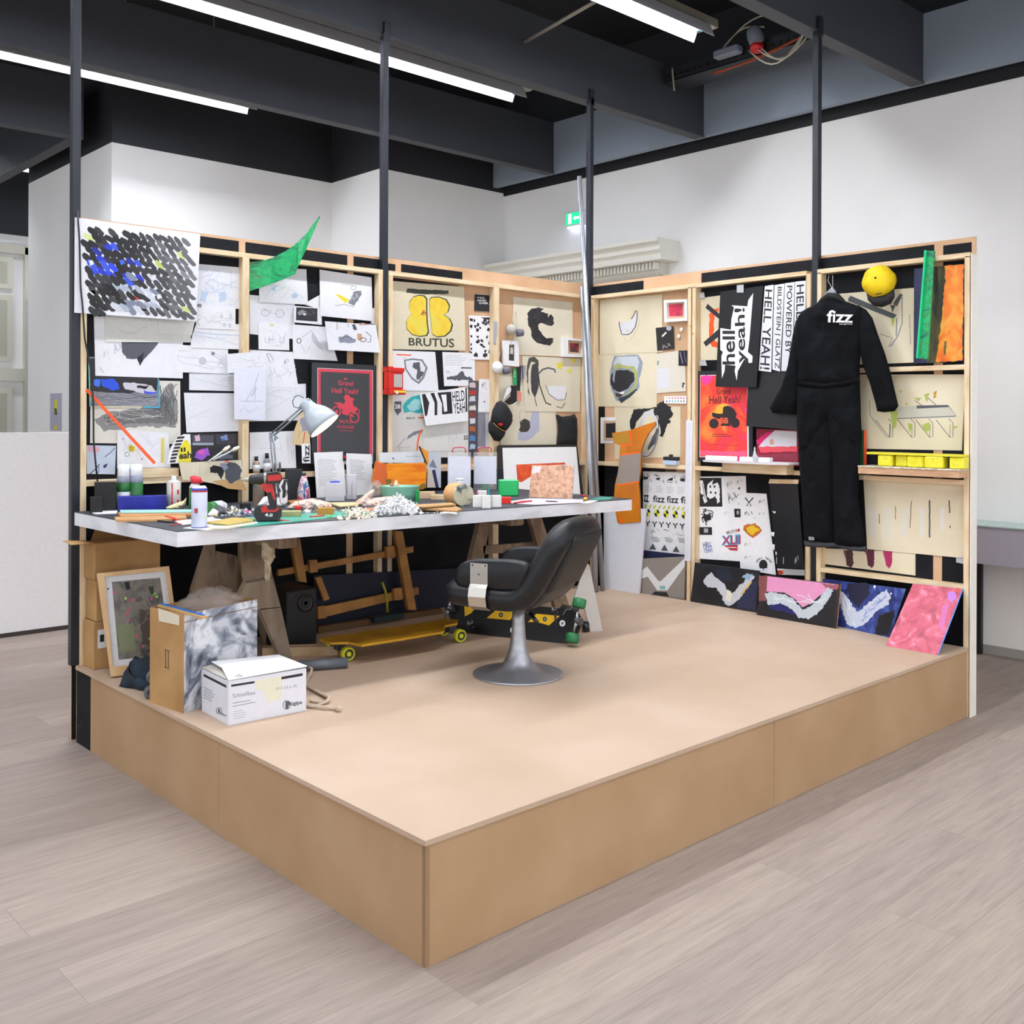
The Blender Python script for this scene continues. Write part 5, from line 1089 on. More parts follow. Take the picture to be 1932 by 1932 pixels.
s.poly([(1758, 504), (1790, 501), (1782, 684), (1748, 685)], nmat('olive black paint', ['#1c1f22', '#2c3026', '#4a4a2a', '#5f5a32'], 8, (2, 2, .6), .5, 6, 1))
s.blob([(1782, 502), (1818, 499), (1816, 680), (1764, 683), (1772, 640), (1778, 580), (1784, 530)], nmat('orange paint strokes', ['#e0561e', '#ec7a22', '#f39a34', '#f5b04c'], 9, (1, 1.5, 1), .45, 6, 1, .1), 1.5, 6); s.blob([(1782, 645), (1786, 644), (1784, 668), (1780, 672)], mat('#6a5a30', .5), 1, 4)
s.build('colour_painting', None, 'tall painting in navy, olive and bright orange at the open end of the right wall', 'painting')
# green translucent strip standing proud
A0, A1 = bp(1748.5, 473, PX(3.655)), bp(1764.5, 474, PX(3.655)); B0, B1 = bp(1733, 676, PX(3.62)), bp(1752, 678, PX(3.62))
b = MB(); k = Vector((.0, .025, 0)); d = (A1-A0); b.prism([A0, A1, B1, B0], Vector((-.012, 0, 0)), GREEN); b.prism([A0, A0+(A1-A0)*.22, B0+(B1-B0)*.15, B0], Vector((-.03, 0, 0)), mat('#12c07c', .3)); b.build('green_strip', None, 'long green painted strip standing in front of the navy and orange painting', 'strip')
s = S([(1622, 706.5), (1821, 706.5), (1815, 850), (1625, 846.5)], 'R', .004, CR)
s.line([(1641, 756), (1641, 782), (1650, 795), (1674, 826), (1679, 824), (1680, 800)], INKG, 1)
s.poly([(1694, 768), (1728, 765), (1729, 769), (1790, 766), (1804, 782), (1800, 788), (1690, 790)], mat('#c9c6b8', .7)); s.poly([(1729, 765), (1787, 764), (1790, 768), (1730, 771)], INKG); s.line([(1690, 790), (1804, 785), (1788, 764)], INKG, 1.4)
for x in (1652, 1694, 1728, 1766):
    s.line([(x, 792), (x+26, 825), (x+32, 824), (x+32, 798), (x+24, 790)], INKG, 1.2); s.line([(x+26, 825), (x+27, 800)], INKG, .9)
s.line([(1726, 756), (1740, 765)], INKG, 1.2); s.line([(1750, 750), (1766, 764)], INKG, 1.2)
for q_ in ([(1680, 776), (1694, 772), (1692, 800), (1686, 812), (1682, 795)], [(1724, 752), (1738, 750), (1734, 758)], [(1744, 744), (1752, 742), (1750, 760)], [(1712, 798), (1722, 800), (1716, 816)], [(1740, 802), (1752, 796), (1756, 810), (1746, 816)], [(1797, 802), (1806, 804), (1800, 810)], [(1694, 736), (1702, 736), (1700, 742)], [(1708, 760), (1714, 760), (1710, 768)]): s.blob(q_, LGn, 1.5, 3)
s.blob([(1762, 740), (1767, 736), (1766, 750), (1761, 752)], mat('#b8922c', .6), .8, 3)
s.build('bench_drawing', None, 'cream sheet with an inked slatted bench and green foliage dabs', 'drawing')
# shelf with yellow plank and blocks
ys0, ys1 = .02, bp(1619, 880, PX(3.56)).y; zs = bp(1725, 882, PX(3.60)).z
t = thing('wall_shelf', (3.63, .35, zs), 'paint-splashed timber shelf beside the coverall in the end bay', 'shelf')
b = MB(); b.box((3.56, ys0-.015, zs-.045), (3.729, ys1, zs-.004), nmat('worn reddish timber', ['#b38a68', '#c29a78', '#cfa985'], 7, (1, 1, 3), .7)); b.build('shelf_board', t)
b = MB(); b.box((3.555, ys0-.016, zs-.006), (3.729, ys1, zs), nmat('paint crust', ['#d8d3c4', '#e9e6dc', '#b4ad98', '#e2ddcf'], 26, (1, 1, 1), .8, 4)); b.build('paint_layer', t)
YA = nmat('yellow painted foam', ['#c9bd17', '#ded21f', '#e8de3a', '#b5a822'], 12, (1, 1, 1), .45, 5)
for k, (ua, ub, dx) in enumerate(((1657, 1684, 0), (1687, 1710, .02), (1712, 1744, 0), (1746, 1782, -.01), (1792, 1820, .0))):
    A, B_ = bp(ua, 870, PX(3.60)), bp(ub, 870, PX(3.60)); b = MB(); b.box((3.59+dx, B_.y, zs+.001), (3.66+dx, A.y, zs+.064), YA, c=.006); o = b.build('yellow_block', None); tag(o, ('leftmost', 'second from the left', 'middle', 'second from the right', 'rightmost')[k]+' of the five yellow blocks under the yellow plank', 'block', 'yellow blocks on the end shelf')
A, B_ = bp(1640.5, 857, PX(3.62)), bp(1821, 861, PX(3.62)); b = MB(); b.box((3.585, B_.y, zs+.066), (3.665, A.y, zs+.078), mat('#ddd32a', .4)); b.build('yellow_plank', None, 'thin yellow plank lying across the yellow blocks', 'plank')
b = MB(); A = bp(1629, 877, PX(3.67)); b.box((3.672, A.y, zs), (3.70, A.y+.10, zs+.20), mat('#1d5c2c', .6)); b.box((3.672, A.y-.004, zs), (3.70, A.y, zs+.20), mat('#e8552e', .5)); b.build('green_book', None, 'green book with a red orange edge half behind the coverall', 'book')
s = S([(1546, 1034), (1727, 1042), (1727, 1086), (1546, 1063)], 'R', .003, CR)
for x, c in ((1600, '#4a2c30'), (1640, '#5c2438'), (1674, '#a8265a')): s.blob([(x-9, 1038), (x+9, 1038), (x+10, 1062), (x+5, 1072), (x-2, 1066)], mat(c, .6), 1, 4); s.line([(x-6, 1040), (x-3, 1062)], mat('#c06a84', .6), 1)
s.build('tooth_drawing', None, 'cream sheet low on the end bay with three wine red pointed shapes', 'drawing')
s = S([(1629, 902), (1820, 909.5), (1817.5, 1053), (1636, 1036)], 'R', .007, CR)
for x in (1645, 1674, 1706, 1739, 1777): s.poly([(x-4, 958), (x+5, 958), (x+5, 1016 if x < 1750 else 1000), (x-4, 1012 if x < 1750 else 1000)], mat('#dcd8cc', .8))
for a, c_, w_ in (((1754, 944), (1754, 1014), 3), ((1791, 944), (1792, 968), 2.4), ((1792, 992), (1793, 996), 2), ((1690, 955), (1689, 980), 1.2), ((1720, 945), (1717, 996), 1.3), ((1659, 970), (1659, 988), 1.5)):
    n_ = 7; pp = [(a[0]+(c_[0]-a[0])*i/n_+random.uniform(-.6, .6), a[1]+(c_[1]-a[1])*i/n_) for i in range(n_+1)]; s.line(pp, INKG, w_)
s.build('stroke_drawing', None, 'large cream sheet with sparse vertical pencil strokes under the end shelf', 'drawing')
# leaning paintings along the floor
def p1(s):
    s.blob([(1330, 1070), (1400, 1072), (1426, 1090), (1424, 1150), (1330, 1138), (1312, 1110)], mat('#15161c', .5), 2, 7); s.blob([(1398, 1100), (1428, 1095), (1425, 1152), (1390, 1146)], mat('#232a48', .5), 2, 6); s.blob([(1330, 1088), (1342, 1080), (1354, 1092), (1366, 1102), (1374, 1120), (1380, 1120), (1398, 1102), (1414, 1084), (1424, 1088), (1412, 1108), (1394, 1130), (1380, 1143), (1366, 1140), (1362, 1124), (1352, 1110), (1336, 1108), (1327, 1098)], mat('#c2c5cc', .5), 1.8, 4)
    s.blob([(1398, 1090), (1408, 1082), (1422, 1084), (1412, 1094)], mat('#8fb0c6', .5), 1.2, 3); s.line([(1418, 1098), (1408, 1110), (1398, 1122)], mat('#e0b02c', .5), 2.4); s.blob([(1372, 1112), (1382, 1120), (1378, 1136), (1368, 1132)], mat('#e0dccb', .5), 1.2, 3); s.blob([(1350, 1074), (1376, 1074), (1384, 1096), (1366, 1098), (1352, 1088)], mat('#1c2336', .5), 2, 4)
def p2(s):
    s.blob([(1442, 1124), (1480, 1120), (1520, 1140), (1560, 1130), (1580, 1110), (1574, 1184), (1500, 1172), (1430, 1160)], mat('#17171c', .5), 2, 7); s.blob([(1432, 1086), (1448, 1086), (1446, 1134), (1431, 1134)], mat('#7a4644', .5), 1, 5); s.poly([(1448, 1087), (1582, 1103), (1572, 1112), (1548, 1122), (1530, 1138), (1514, 1146), (1500, 1130), (1480, 1118), (1446, 1116)], mat('#dd93bb', .5)); s.blob([(1548, 1100), (1584, 1104), (1580, 1112), (1560, 1110)], mat('#94545c', .5), 1.2, 4); s.blob([(1450, 1140), (1480, 1138), (1498, 1152), (1508, 1162), (1490, 1158), (1452, 1148)], mat('#1e1d5c', .5), 1.2, 4)
    s.blob([(1442, 1120), (1456, 1116), (1480, 1122), (1500, 1132), (1512, 1150), (1528, 1146), (1544, 1130), (1562, 1108), (1572, 1114), (1560, 1136), (1542, 1158), (1524, 1168), (1508, 1166), (1494, 1148), (1472, 1138), (1450, 1142)], mat('#bcc4cc', .5), 1.6, 4); s.scrib([(1450, 1122), (1560, 1122), (1540, 1160), (1460, 1138)], 12, mat('#dfe3e6', .5), 1.2)
def p3(s):
    s.blob([(1600, 1100), (1640, 1100), (1640, 1120), (1620, 1148), (1600, 1130)], mat('#1b2038', .5), 2, 5); s.blob([(1660, 1160), (1690, 1150), (1676, 1200), (1650, 1196)], mat('#14151c', .5), 2, 6); s.blob([(1582, 1112), (1592, 1118), (1604, 1136), (1618, 1156), (1640, 1136), (1664, 1118), (1674, 1110), (1680, 1128), (1676, 1140), (1650, 1156), (1634, 1176), (1612, 1184), (1600, 1180), (1588, 1150), (1580, 1130)], mat('#c8d0e2', .5), 1.8, 4); s.scrib([(1584, 1120), (1600, 1124), (1612, 1180), (1598, 1178)], 12, mat('#e9ecf4', .5), 1.6); s.scrib([(1630, 1150), (1670, 1120), (1676, 1134), (1626, 1176)], 14, mat('#8598c8', .5), 1.4)
    s.ell((1650, 1107), 2, 3, WH); s.ell((1681, 1120), 1.5, 2, WH)
BL3 = nmat('blue paint', ['#14193a', '#23306c', '#33468e', '#5a70b0'], 9, (1, 1, 1), .45, 6, 1.5, .1)
lean('leaning_painting', [(1530, 1089), (1709, 1111), (1678, 1203), (1560, 1177)], 0, 'leaning painting of a white V on deep blue', 'painting', BL3, .006, mat('#2b2f36', .6), p3, 3.655)
lean('leaning_painting', [(1311, 1061.5), (1433, 1077), (1428, 1156), (1303, 1135)], 0, 'leftmost leaning painting, grey white wing shape on black', 'painting', mat('#1e2026', .5), .006, mat('#26282e', .6), p1, 3.655)
lean('leaning_painting', [(1442, 1085), (1586, 1102.5), (1578, 1186.5), (1427, 1160)], 0, 'leaning painting with a pink field above a grey white wing, tan edge', 'painting', mat('#2a2226', .5), .008, mat('#b0803c', .6), p2, 3.62)
PK = nmat('pink red paint', ['#8c2a40', '#b23a50', '#c4526a', '#cf8098'], 14, (1, 1, 1), .45, 9, 1.0, .35)
def p4(s): s.blob([(1788, 1118), (1800, 1116), (1806, 1126), (1796, 1136), (1786, 1130)], mat('#b070c8', .5), 2, 3); s.blob([(1797, 1110), (1814, 1112), (1810, 1118)], mat('#e8452e', .5), 1, 3); s.blob([(1780, 1140), (1792, 1140), (1778, 1190), (1772, 1180)], mat('#c0609c', .5), 2, 4); s.line([(1816, 1112), (1806, 1140), (1770, 1234)], mat('#4a78c8', .5), 2.2)
lean('leaning_painting', [(1722.5, 1101), (1816.5, 1111), (1768, 1236), (1671.5, 1218.5)], 0, 'rightmost leaning painting, textured pink with a blue edge, tilted furthest forward', 'painting', PK, .008, mat('#4a78c8', .5), p4, 3.655)
# white tape tabs under sheets
for k, (q_, w_) in enumerate((([(1390, 538), (1403, 537), (1403, 552), (1390, 552)], 'G'), ([(1318, 553), (1328, 551), (1330, 562), (1318, 563)], 'R'), ([(1319, 680), (1331, 680), (1334, 690), (1318, 690)], 'R'), ([(1804, 1052), (1818, 1054), (1818, 1064), (1804, 1061)], 'R'))):
    s = S(q_, w_, .015, SIL, .0004); s.build('tape_piece', None, ('silver tape at the top of the black slogan banner', 'silver tape above the black tape cross sheet', 'silver tape below the black tape cross sheet', 'silver tape at the lower right of the stroke drawing')[k], 'tape')
# ------------------------------------------------------------ worktable
TZ = 1.127
TT = PZ(TZ)
def tp_(u, v, z=TZ): return bp(u, v, PZ(z))
TW = nmat('white painted table edge', ['#c9c9cf', '#dcdce2', '#e4e4ea'], 5, (1, 1, 3), .6, 6, .3)
TD = nmat('dark grey tabletop', ['#26282e', '#32353c', '#3f434b'], 8, (1, 1, 1), .6, 6)
FLc, FRc = Vector((.004, 1.647, 0)), Vector((2.682, 1.509, 0)); ex = (FRc-FLc).normalized(); ey = Vector((-ex.y, ex.x, 0)); BLc, BRc = FLc+ey*1.10, FRc+ey*1.22
BLc = Vector((-.008, 2.765, 0)); BRc = Vector((2.74, 2.74, 0))
t = thing('worktable', (1.35, 2.15, H), 'long white edged worktable with a dark grey top covered in craft clutter', 'table')
c4 = [FLc, FRc, BRc, BLc]
b = MB(); b.prism([c+Vector((0, 0, TZ)) for c in c4], (0, 0, -.004), TD); b.build('tabletop', t, 'dark grey top surface')
b = MB(); b.prism([c+Vector((0, 0, TZ-.004)) for c in c4], (0, 0, -.062), TW); b.build('table_edge', t, 'thick white edge board')
TB = nmat('old trestle timber', ['#5b4a3a', '#796552', '#8f7b66', '#6a5846'], 9, (1, 1, .3), .8, 7, .8, .2)
TB2 = nmat('pale old timber', ['#6f6152', '#8b7a68', '#a39280'], 9, (1, 1, .3), .8, 7, .8, .2)
def plank(pts, y, m, th=.03, name='leg', par=None, label=None):
    pl = PY(y); b = MB(); P_ = [bp(u, v, pl) for u, v in pts]
    for p in P_: p.z = max(p.z, H+.001)
    b.prism(P_, (0, th, 0), m); return b.build(name, par, label)
tt = thing('trestle', (.72, 2.35, H), 'old weathered timber trestle under the left end of the worktable', 'trestle')
plank([(490, 1149), (530, 1145), (551, 1240), (529, 1241)], 2.2, TB2, .035, 'leg', tt)
plank([(459, 1018), (497, 1018), (508, 1060), (530, 1146), (486, 1152), (449, 1125), (466, 1092), (459, 1060)], 2.235, TB, .03, 'brace', tt)
plank([(449, 1124), (467, 1100), (514, 1091), (530, 1146), (488, 1151)], 2.20, TB2, .033, 'brace', tt)
plank([(392, 1024), (406, 1024), (407, 1125), (362, 1128), (364, 1112), (378, 1068)], 2.45, TB, .035, 'leg', tt)
plank([(410, 1040), (446, 1048), (460, 1100), (450, 1128), (408, 1128), (406, 1070)], 2.44, TB, .03, 'leg', tt)
plank([(470, 1100), (492, 1100), (520, 1235), (500, 1238)], 2.55, TB, .03, 'leg', tt)
b = MB(); A = bp(480, 1022, PY(2.3)); b.box((A.x-.06, 1.95, TZ-.16), (A.x+.04, 2.6, TZ-.067), TB, c=.006); b.build('top_beam', tt)
b = MB(); A = bp(506, 1020, PY(2.05)); inflate(b, [(494, 1021), (518, 1020), (519, 1052), (510, 1062), (508, 1096), (504, 1102), (499, 1090), (500, 1062), (494, 1050)], PY(2.08), .03, 7, nmat('plaster crust', ['#8f7f66', '#b8a88c', '#cfc2a8'], 30, (1, 1, 1), .9, 5, 0, .5), .9, 5, .01, 60); b.build('plaster_drip', tt, 'crusted plaster drip')
tt = thing('trestle', (2.25, 2.3, H), 'dark timber trestle under the right end of the worktable, behind the chair', 'trestle')
plank([(905, 986), (925, 984), (905, 1100), (880, 1130), (872, 1120)], 2.3, TB, .035, 'leg', tt)
plank([(1000, 978), (1022, 976), (1075, 1180), (1050, 1182)], 2.2, TB, .035, 'leg', tt)
plank([(912, 1030), (1050, 1020), (1052, 1036), (912, 1046)], 2.3, TB, .025, 'brace', tt)
b = MB(); b.box((2.1, 1.9, TZ-.15), (2.2, 2.62, TZ-.067), TB, c=.006); b.build('top_beam', tt)
b = MB(); a = bp(1069, 980, PY(2.0)); b.box((a.x-.02, 2.0, TZ-.13), (a.x+.02, 2.06, TZ-.067), YA); b.build('yellow_clamp', None, 'yellow block fixed under the table edge above the chair back', 'clamp')

# pine rack standing behind the table legs
YP = nmat('amber pine', ['#8f6230', '#a87538', '#b98446'], 8, (1, 1, 1), .5, 5, .4)
tt = thing('pine_rack', (1.45, 2.68, H), 'amber pine rack of crossing slats leaning at the partition under the table', 'rack')
plank([(549, 1016), (566, 1016), (579, 1099), (564, 1097)], 2.64, YP, .03, 'leg', tt); plank([(745, 1002), (760, 1002), (786, 1151), (771, 1151)], 2.64, YP, .03, 'leg', tt)
plank([(526, 1075), (780, 1031), (780, 1042), (526, 1087)], 2.672, YP, .025, 'crossbar', tt); plank([(601, 1147), (789, 1108), (791, 1121), (601, 1167)], 2.672, YP, .025, 'crossbar', tt)
for q_ in ([(584, 1057), (599, 1056), (600, 1079), (586, 1081)], [(729, 1032), (744, 1030), (746, 1052), (731, 1054)], [(743, 1111), (758, 1109), (760, 1131), (745, 1133)], [(600, 1145), (614, 1143), (616, 1166), (601, 1168)]): plank(q_, 2.645, YP, .026, 'joint_block', tt)
plank([(595, 1090), (606, 1088), (622, 1130), (612, 1134)], 2.70, YP, .02, 'slat', tt)
plank([(601, 1183), (833, 1148), (836, 1168), (601, 1196)], 2.6, mat('#5b4022', .6), .04, 'bottom_board', tt)
s = Sheet([(592, 1086), (905, 1070), (905, 1160), (592, 1190)], PY(2.755), mat('#10132c', .6), .01); s.build('navy_board', None, 'dark navy panel standing against the partition behind the pine rack', 'panel')
b = MB(); b.tube([bp(u, v, PY(2.6)) for u, v in ((721, 1098), (727, 1115), (730, 1135), (731, 1155))], .008, mat('#9a8b1c', .5), 8); a = bp(731, 1162, PY(2.6)); b.build('yellow_handle', bt := thing('scrubbing_brush', a, 'dark brush with a thin yellow handle under the table', 'brush'))
b = MB(); b.box((a.x-.12, 2.56, a.z-.02), (a.x+.09, 2.62, a.z+.01), mat('#16282c', .8)); b.build('brush_head', bt)
# loudspeaker
sp_ = thing('speaker', (1.02, 2.45, H), 'black loudspeaker box standing under the table', 'speaker'); x0 = bp(541, 1150, PY(2.34)).x; x1 = bp(598, 1150, PY(2.34)).x; z1 = bp(570, 1112, PY(2.34)).z
b = MB(); b.box((x0, 2.34, H), (x1, 2.6, z1), mat('#0b0b0d', .5), c=.006); cab = b.build('cabinet', sp_)
c = bp(577, 1138, PY(2.338)); b = MB(); b.lathe([(.045, 0), (.047, .004), (.036, .003), (.012, -.008), (.010, .0)], c, mat('#141417', .4), 24, axis=(0, -1, 0)); b.build('cone', cab)
b = MB(); c = bp(549, 1124, PY(2.336)); b.box((c.x-.012, 2.334, c.z-.003), (c.x+.012, 2.339, c.z+.002), mat('#3a3c48', .3)); b.build('badge', cab)

# ---- yellow longboard
lb = thing('longboard', (1.4, 2.05, H), 'translucent yellow longboard with yellow wheels lying under the table', 'longboard')
ol = [(604, 1205), (623, 1212), (657, 1211), (683, 1216), (760, 1204), (837, 1191), (839, 1180), (863, 1175), (864, 1169), (837, 1167), (815, 1172), (760, 1180), (705, 1187), (660, 1196), (646, 1198), (614, 1201)]
b = MB(); b.prism([bp(u, v, PZ(H+.105)) for u, v in ol], (0, 0, -.012), nmat('yellow deck shaded', ['#855c06', '#9c7009', '#ab7e10'], 6, (1, 1, 1), .35, 4), mat('#b98814', .35)); b.build('deck', lb)  # deck yellow darkened to stand in for the shade under the table
d0 = (bp(862, 1172, PZ(H+.1))-bp(610, 1203, PZ(H+.1))).normalized(); sd = Vector((-d0.y, d0.x, 0))
if sd.dot(CAM-Vector((1.4, 2, 0))) < 0: sd = -sd
YW = mat('#d5d42c', .4)
for cu, cv in ((656, 1233), (867.5, 1199)):
    c = bp(cu, cv, PZ(H+.036))
    b = MB(); b.tube([c+sd*.01, c-sd*.20], .006, mat('#9b9ca0', .3, .8), 8); axl = b.build('axle', lb); b = MB(); q0 = c-sd*.1; b.box((q0.x-.025, q0.y-.025, q0.z), (q0.x+.025, q0.y+.025, q0.z+.058), mat('#3d3d40', .4), c=.006); b.build('truck', lb)
    for k in (0, -.19):
        b = MB(); b.lathe([(.030, -.022), (.035, -.016), (.035, .012), (.031, .020), (.026, .021), (.025, .016), (.012, .016), (.011, .02)], c+sd*k, YW, 24, axis=sd, ms=[YW, YW, YW, YW, YW, mat('#3e3d16', .5), YW]); b.build('wheel', axl)

# ---- black skateboard on its side, underside to the viewer
def pl3(q0, q1, back, hgt):
    a, c = bp(*q0, ZH), bp(*q1, ZH); n = Vector((0, 0, 1)).cross(c-a).normalized()
    if n.dot(CAM-a) > 0: n = -n
    return P3(a, c, (a+c)/2+n*back+Vector((0, 0, hgt)))
sb = thing('skateboard', (2.05, 1.85, H), 'black skateboard on its edge with yellow chevrons and green wheels, behind the chair', 'skateboard')
PLS = pl3((870, 1195), (1060, 1214), .09, .25)
BD = mat('#0e0e10', .3)
ol = [(846, 1160), (850, 1145), (862, 1138), (900, 1138), (1000, 1142), (1060, 1148), (1082, 1152), (1094, 1162), (1096, 1180), (1088, 1200), (1072, 1212), (1056, 1214), (960, 1202), (872, 1193), (856, 1184)]
s = Sheet(ol, PLS, BD, .012, mat('#2a2a2c', .5)); CY = mat('#e0b010', .4)
for q_ in ([(876, 1144), (899, 1145), (889, 1157), (877, 1163)], [(936, 1151), (974, 1154), (962, 1170), (918, 1166)], [(1012, 1158), (1056, 1162), (1036, 1180), (1018, 1175), (1008, 1173), (996, 1174)]): s.poly(q_, CY)
for c in ((945, 1160), (1028, 1168)): s.ell(c, 4, 4.5, INK); s.ell(c, 2, 2.4, mat('#8a8a8a', .4))
for c in ((968, 1189), (1061, 1176)): s.ell(c, 5.5, 6, WH); s.ell(c, 2.5, 3, GRD)
s.scrib([(880, 1170), (895, 1170), (893, 1184), (882, 1182)], 6, GR, 1); s.scrib([(1040, 1144), (1052, 1146), (1052, 1156), (1042, 1154)], 5, GR, 1); s.line([(1062, 1160), (1068, 1150), (1076, 1150), (1080, 1144)], GR, .9)
s.build('deck', sb); GWm = mat('#1d6b3c', .5); CHR = mat('#b9bbc0', .25, .9)
n_ = PLS.n
for (w0, w1) in (((1093, 1138), (1080, 1204)), ((851, 1128), (839, 1166))):
    A, B_ = bp(*w0, PLS.off(.06)), bp(*w1, PLS.off(.06)); ax = (B_-A).normalized()
    b = MB(); b.tube([A, B_], .006, CHR, 10); axl = b.build('axle', sb); m_ = (A+B_)/2; b = MB(); b.tube([m_+n_*.01, m_-n_*.055], [.014, .028], mat('#4c4d52', .3, .6), 10); b.build('truck', sb)
    b = MB(); b.tube([m_+ax*.03, m_-n_*.03+ax*.01, m_-ax*.03], .007, CHR, 8); b.build('hanger', sb)
    if w0[0] > 900:
        for c, k in ((A, -1), (B_, 1)):
            b = MB(); b.lathe([(.028, -.026), (.036, -.02), (.037, .018), (.031, .025)], c, GWm, 24, axis=ax); b.build('wheel', axl)
b = MB(); pl = pl3((1050, 1212), (1110, 1196), .05, .22); inflate(b, [(1046, 1160), (1062, 1140), (1086, 1144), (1096, 1165), (1094, 1190), (1082, 1206), (1060, 1208), (1048, 1190)], pl, .03, 12, mat('#17181d', .5), .5, 8); b.build('helmet_bag', None, 'rounded black bag behind the green wheels of the skateboard', 'bag')
b = MB(); c = bp(1105, 1182, PZ(H+.03)); b.lathe([(.022, -.02), (.03, -.014), (.03, .014), (.022, .02)], c, mat('#141518', .3), 20, axis=(.7, -.7, 0)); b.build('skate_roller', None, 'single black wheel on the platform at the foot of the pale leaning panel', 'wheel')
plp = pl3((1112, 1192), (1138, 1190), .12, .5)
s = Sheet([(1083, 1128), (1106, 1060), (1112, 1066), (1137, 1190), (1114, 1192), (1104, 1150)], plp, mat('#b9b2ab', .7), .01); s.build('pale_board', None, 'narrow pale grey panel leaning under the right end of the table', 'panel')

# ---- cartons, frame and odds at the left end
KR = nmat('brown carton', ['#a07848', '#b08754', '#bd9562'], 5, (1, 1, 1), .8, 5); KD = mat('#8a6438', .8)
def gbox(name, label, base, z0, z1, m, par=None, mf=None):
    """closed box on a four cornered base"""
    b = MB(); P = [Vector((x, y, z0)) for x, y in base]; b.prism(P, (0, 0, z1-z0), m); return b
for k, (z0, z1, lab, dx) in enumerate(((H, .60, 'lowest', 0), (.602, .80, 'middle', .012), (.802, .98, 'topmost', .004))):
    t = thing('cardboard_box', (.2, 2.62, z0), '%s brown carton of the stack in the dark corner under the table' % lab, 'box')
    b = MB(); b.box((.035+dx, 2.63, z0), (.37-dx, 2.765, z1), KR, c=.003); b.build('carton', t)
    if k == 0:
        b = MB(); b.box((.055, 2.628, z0+.10), (.095, 2.6295, z0+.19), WH); b.box((.065, 2.6275, z0+.13), (.085, 2.628, z0+.165), INK); b.build('label_sticker', t)
    if k == 2:
        b = MB(); b.prism([(.04, 2.64, z1), (.04, 2.76, z1), (-.07, 2.74, z1+.01), (-.08, 2.60, z1+.005)], (0, 0, .004), KR); b.build('flap', t)
        b = MB(); b.prism([(.07, 2.765, z1), (.40, 2.765, z1), (.40, 2.755, z1+.06), (.09, 2.75, z1+.07)], (0, -.004, 0), KD); b.build('flap', t)
# framed collage leaning
PF = pl3((208, 1277), (350, 1262), .13, .60)
t = thing('framed_collage', bp(209, 1276, ZH), 'pale wooden frame with a dark spotted collage leaning under the table', 'picture frame')
LW = nmat('light frame wood', ['#c99f6c', '#d6ae7c', '#dfbb8c'], 8, (1, 1, .4), .5, 4)
o4 = [(183, 1082), (319, 1068), (345, 1262), (210, 1277)]; i4 = [(197, 1088), (313, 1077), (336, 1246), (213, 1258)]
for i in range(4):
    j = (i+1) % 4; b = MB(); b.prism([bp(*o4[i], PF.off(.03)), bp(*o4[j], PF.off(.03)), bp(*i4[j], PF.off(.03)), bp(*i4[i], PF.off(.03))], -PF.n*.03, LW); b.build('frame_member', t)
s = Sheet(i4, PF.off(.012), mat('#d9dade', .4), .004)
q4 = [(211, 1098), (302, 1090), (322, 1234), (224, 1245)]
s.poly(q4, nmat('collage ground', ['#3f3c38', '#5f5a54', '#7d7468', '#55594a'], 14, (1, 1, 1), .4, 7, 1))
s.poly([(220, 1178), (252, 1176), (256, 1228), (226, 1226)], mat('#78805a', .5)); s.blob([(262, 1150), (285, 1148), (288, 1215), (268, 1218)], mat('#4a3c34', .5), 2, 5); s.blob([(234, 1100), (244, 1098), (246, 1112), (238, 1114)], INK, 1, 3); s.blob([(280, 1108), (290, 1106), (292, 1122), (284, 1122)], mat('#22301c', .5), 1.5, 3)
for x, y, c in ((237, 1129, '#b7d840'), (292, 1120, '#86c840'), (247, 1132, '#e0307a'), (216, 1118, '#d8408a'), (242, 1152, '#d03060'), (241, 1171, '#f0307a'), (258, 1201, '#f0307a'), (270, 1220, '#e03a80'), (240, 1158, '#e04060'), (252, 1132, '#d04060'), (286, 1130, '#e0407a'), (282, 1205, '#58b048'), (296, 1126, '#a0d850')): s.ell((x, y), 2.2, 2.6, mat(c, .4))
s.ell((204, 1111), 1.6, 2, INK); s.scrib([(225, 1125), (300, 1110), (310, 1230), (232, 1238)], 18, mat('#8d867c', .5), .9); s.build('picture', t)
# teal cloth
TC = nmat('teal denim', ['#101c28', '#182a38', '#22394a'], 18, (1, 1, 1), .9, 5, 0, .3)
b = MB(); c = bp(250, 1282, ZH); rings = []
for i in range(7):
    f = i/6; r = .115*(1-.35*f*f); ring = []
    for k in range(18):
        a = 2*math.pi*k/18; rr = r*(1+.18*math.sin(3*a+i)+.08*math.sin(7*a+2*i)); ring.append(Vector((.125+rr*math.cos(a)*.9, 2.20+rr*math.sin(a)*1.1, H+.105*f+.018*math.sin(4*a+i*2) if i else H)))
    rings.append(ring)
b.loft(rings, TC); b.build('folded_cloth', None, 'crumpled dark teal cloth between the leaning frame and the smeared carton', 'cloth')
for k, (u, v, z) in enumerate(((287, 1277, H+.075), (283, 1306, H+.025))):
    c = bp(u, v, PZ(z)); b = MB(); ax = (CAM-c); ax.z = 0; ax.normalize(); b.lathe([(.010, -.03), (.021, -.028), (.025, -.018), (.025, .012), (.020, .018), (.009, .018), (.008, .012)], c, mat('#5d5c62', .6), 24, axis=ax); b.build('grey_roller', None, ('upper', 'lower')[k]+' of the two grey foam rollers beside the smeared carton', 'roller')
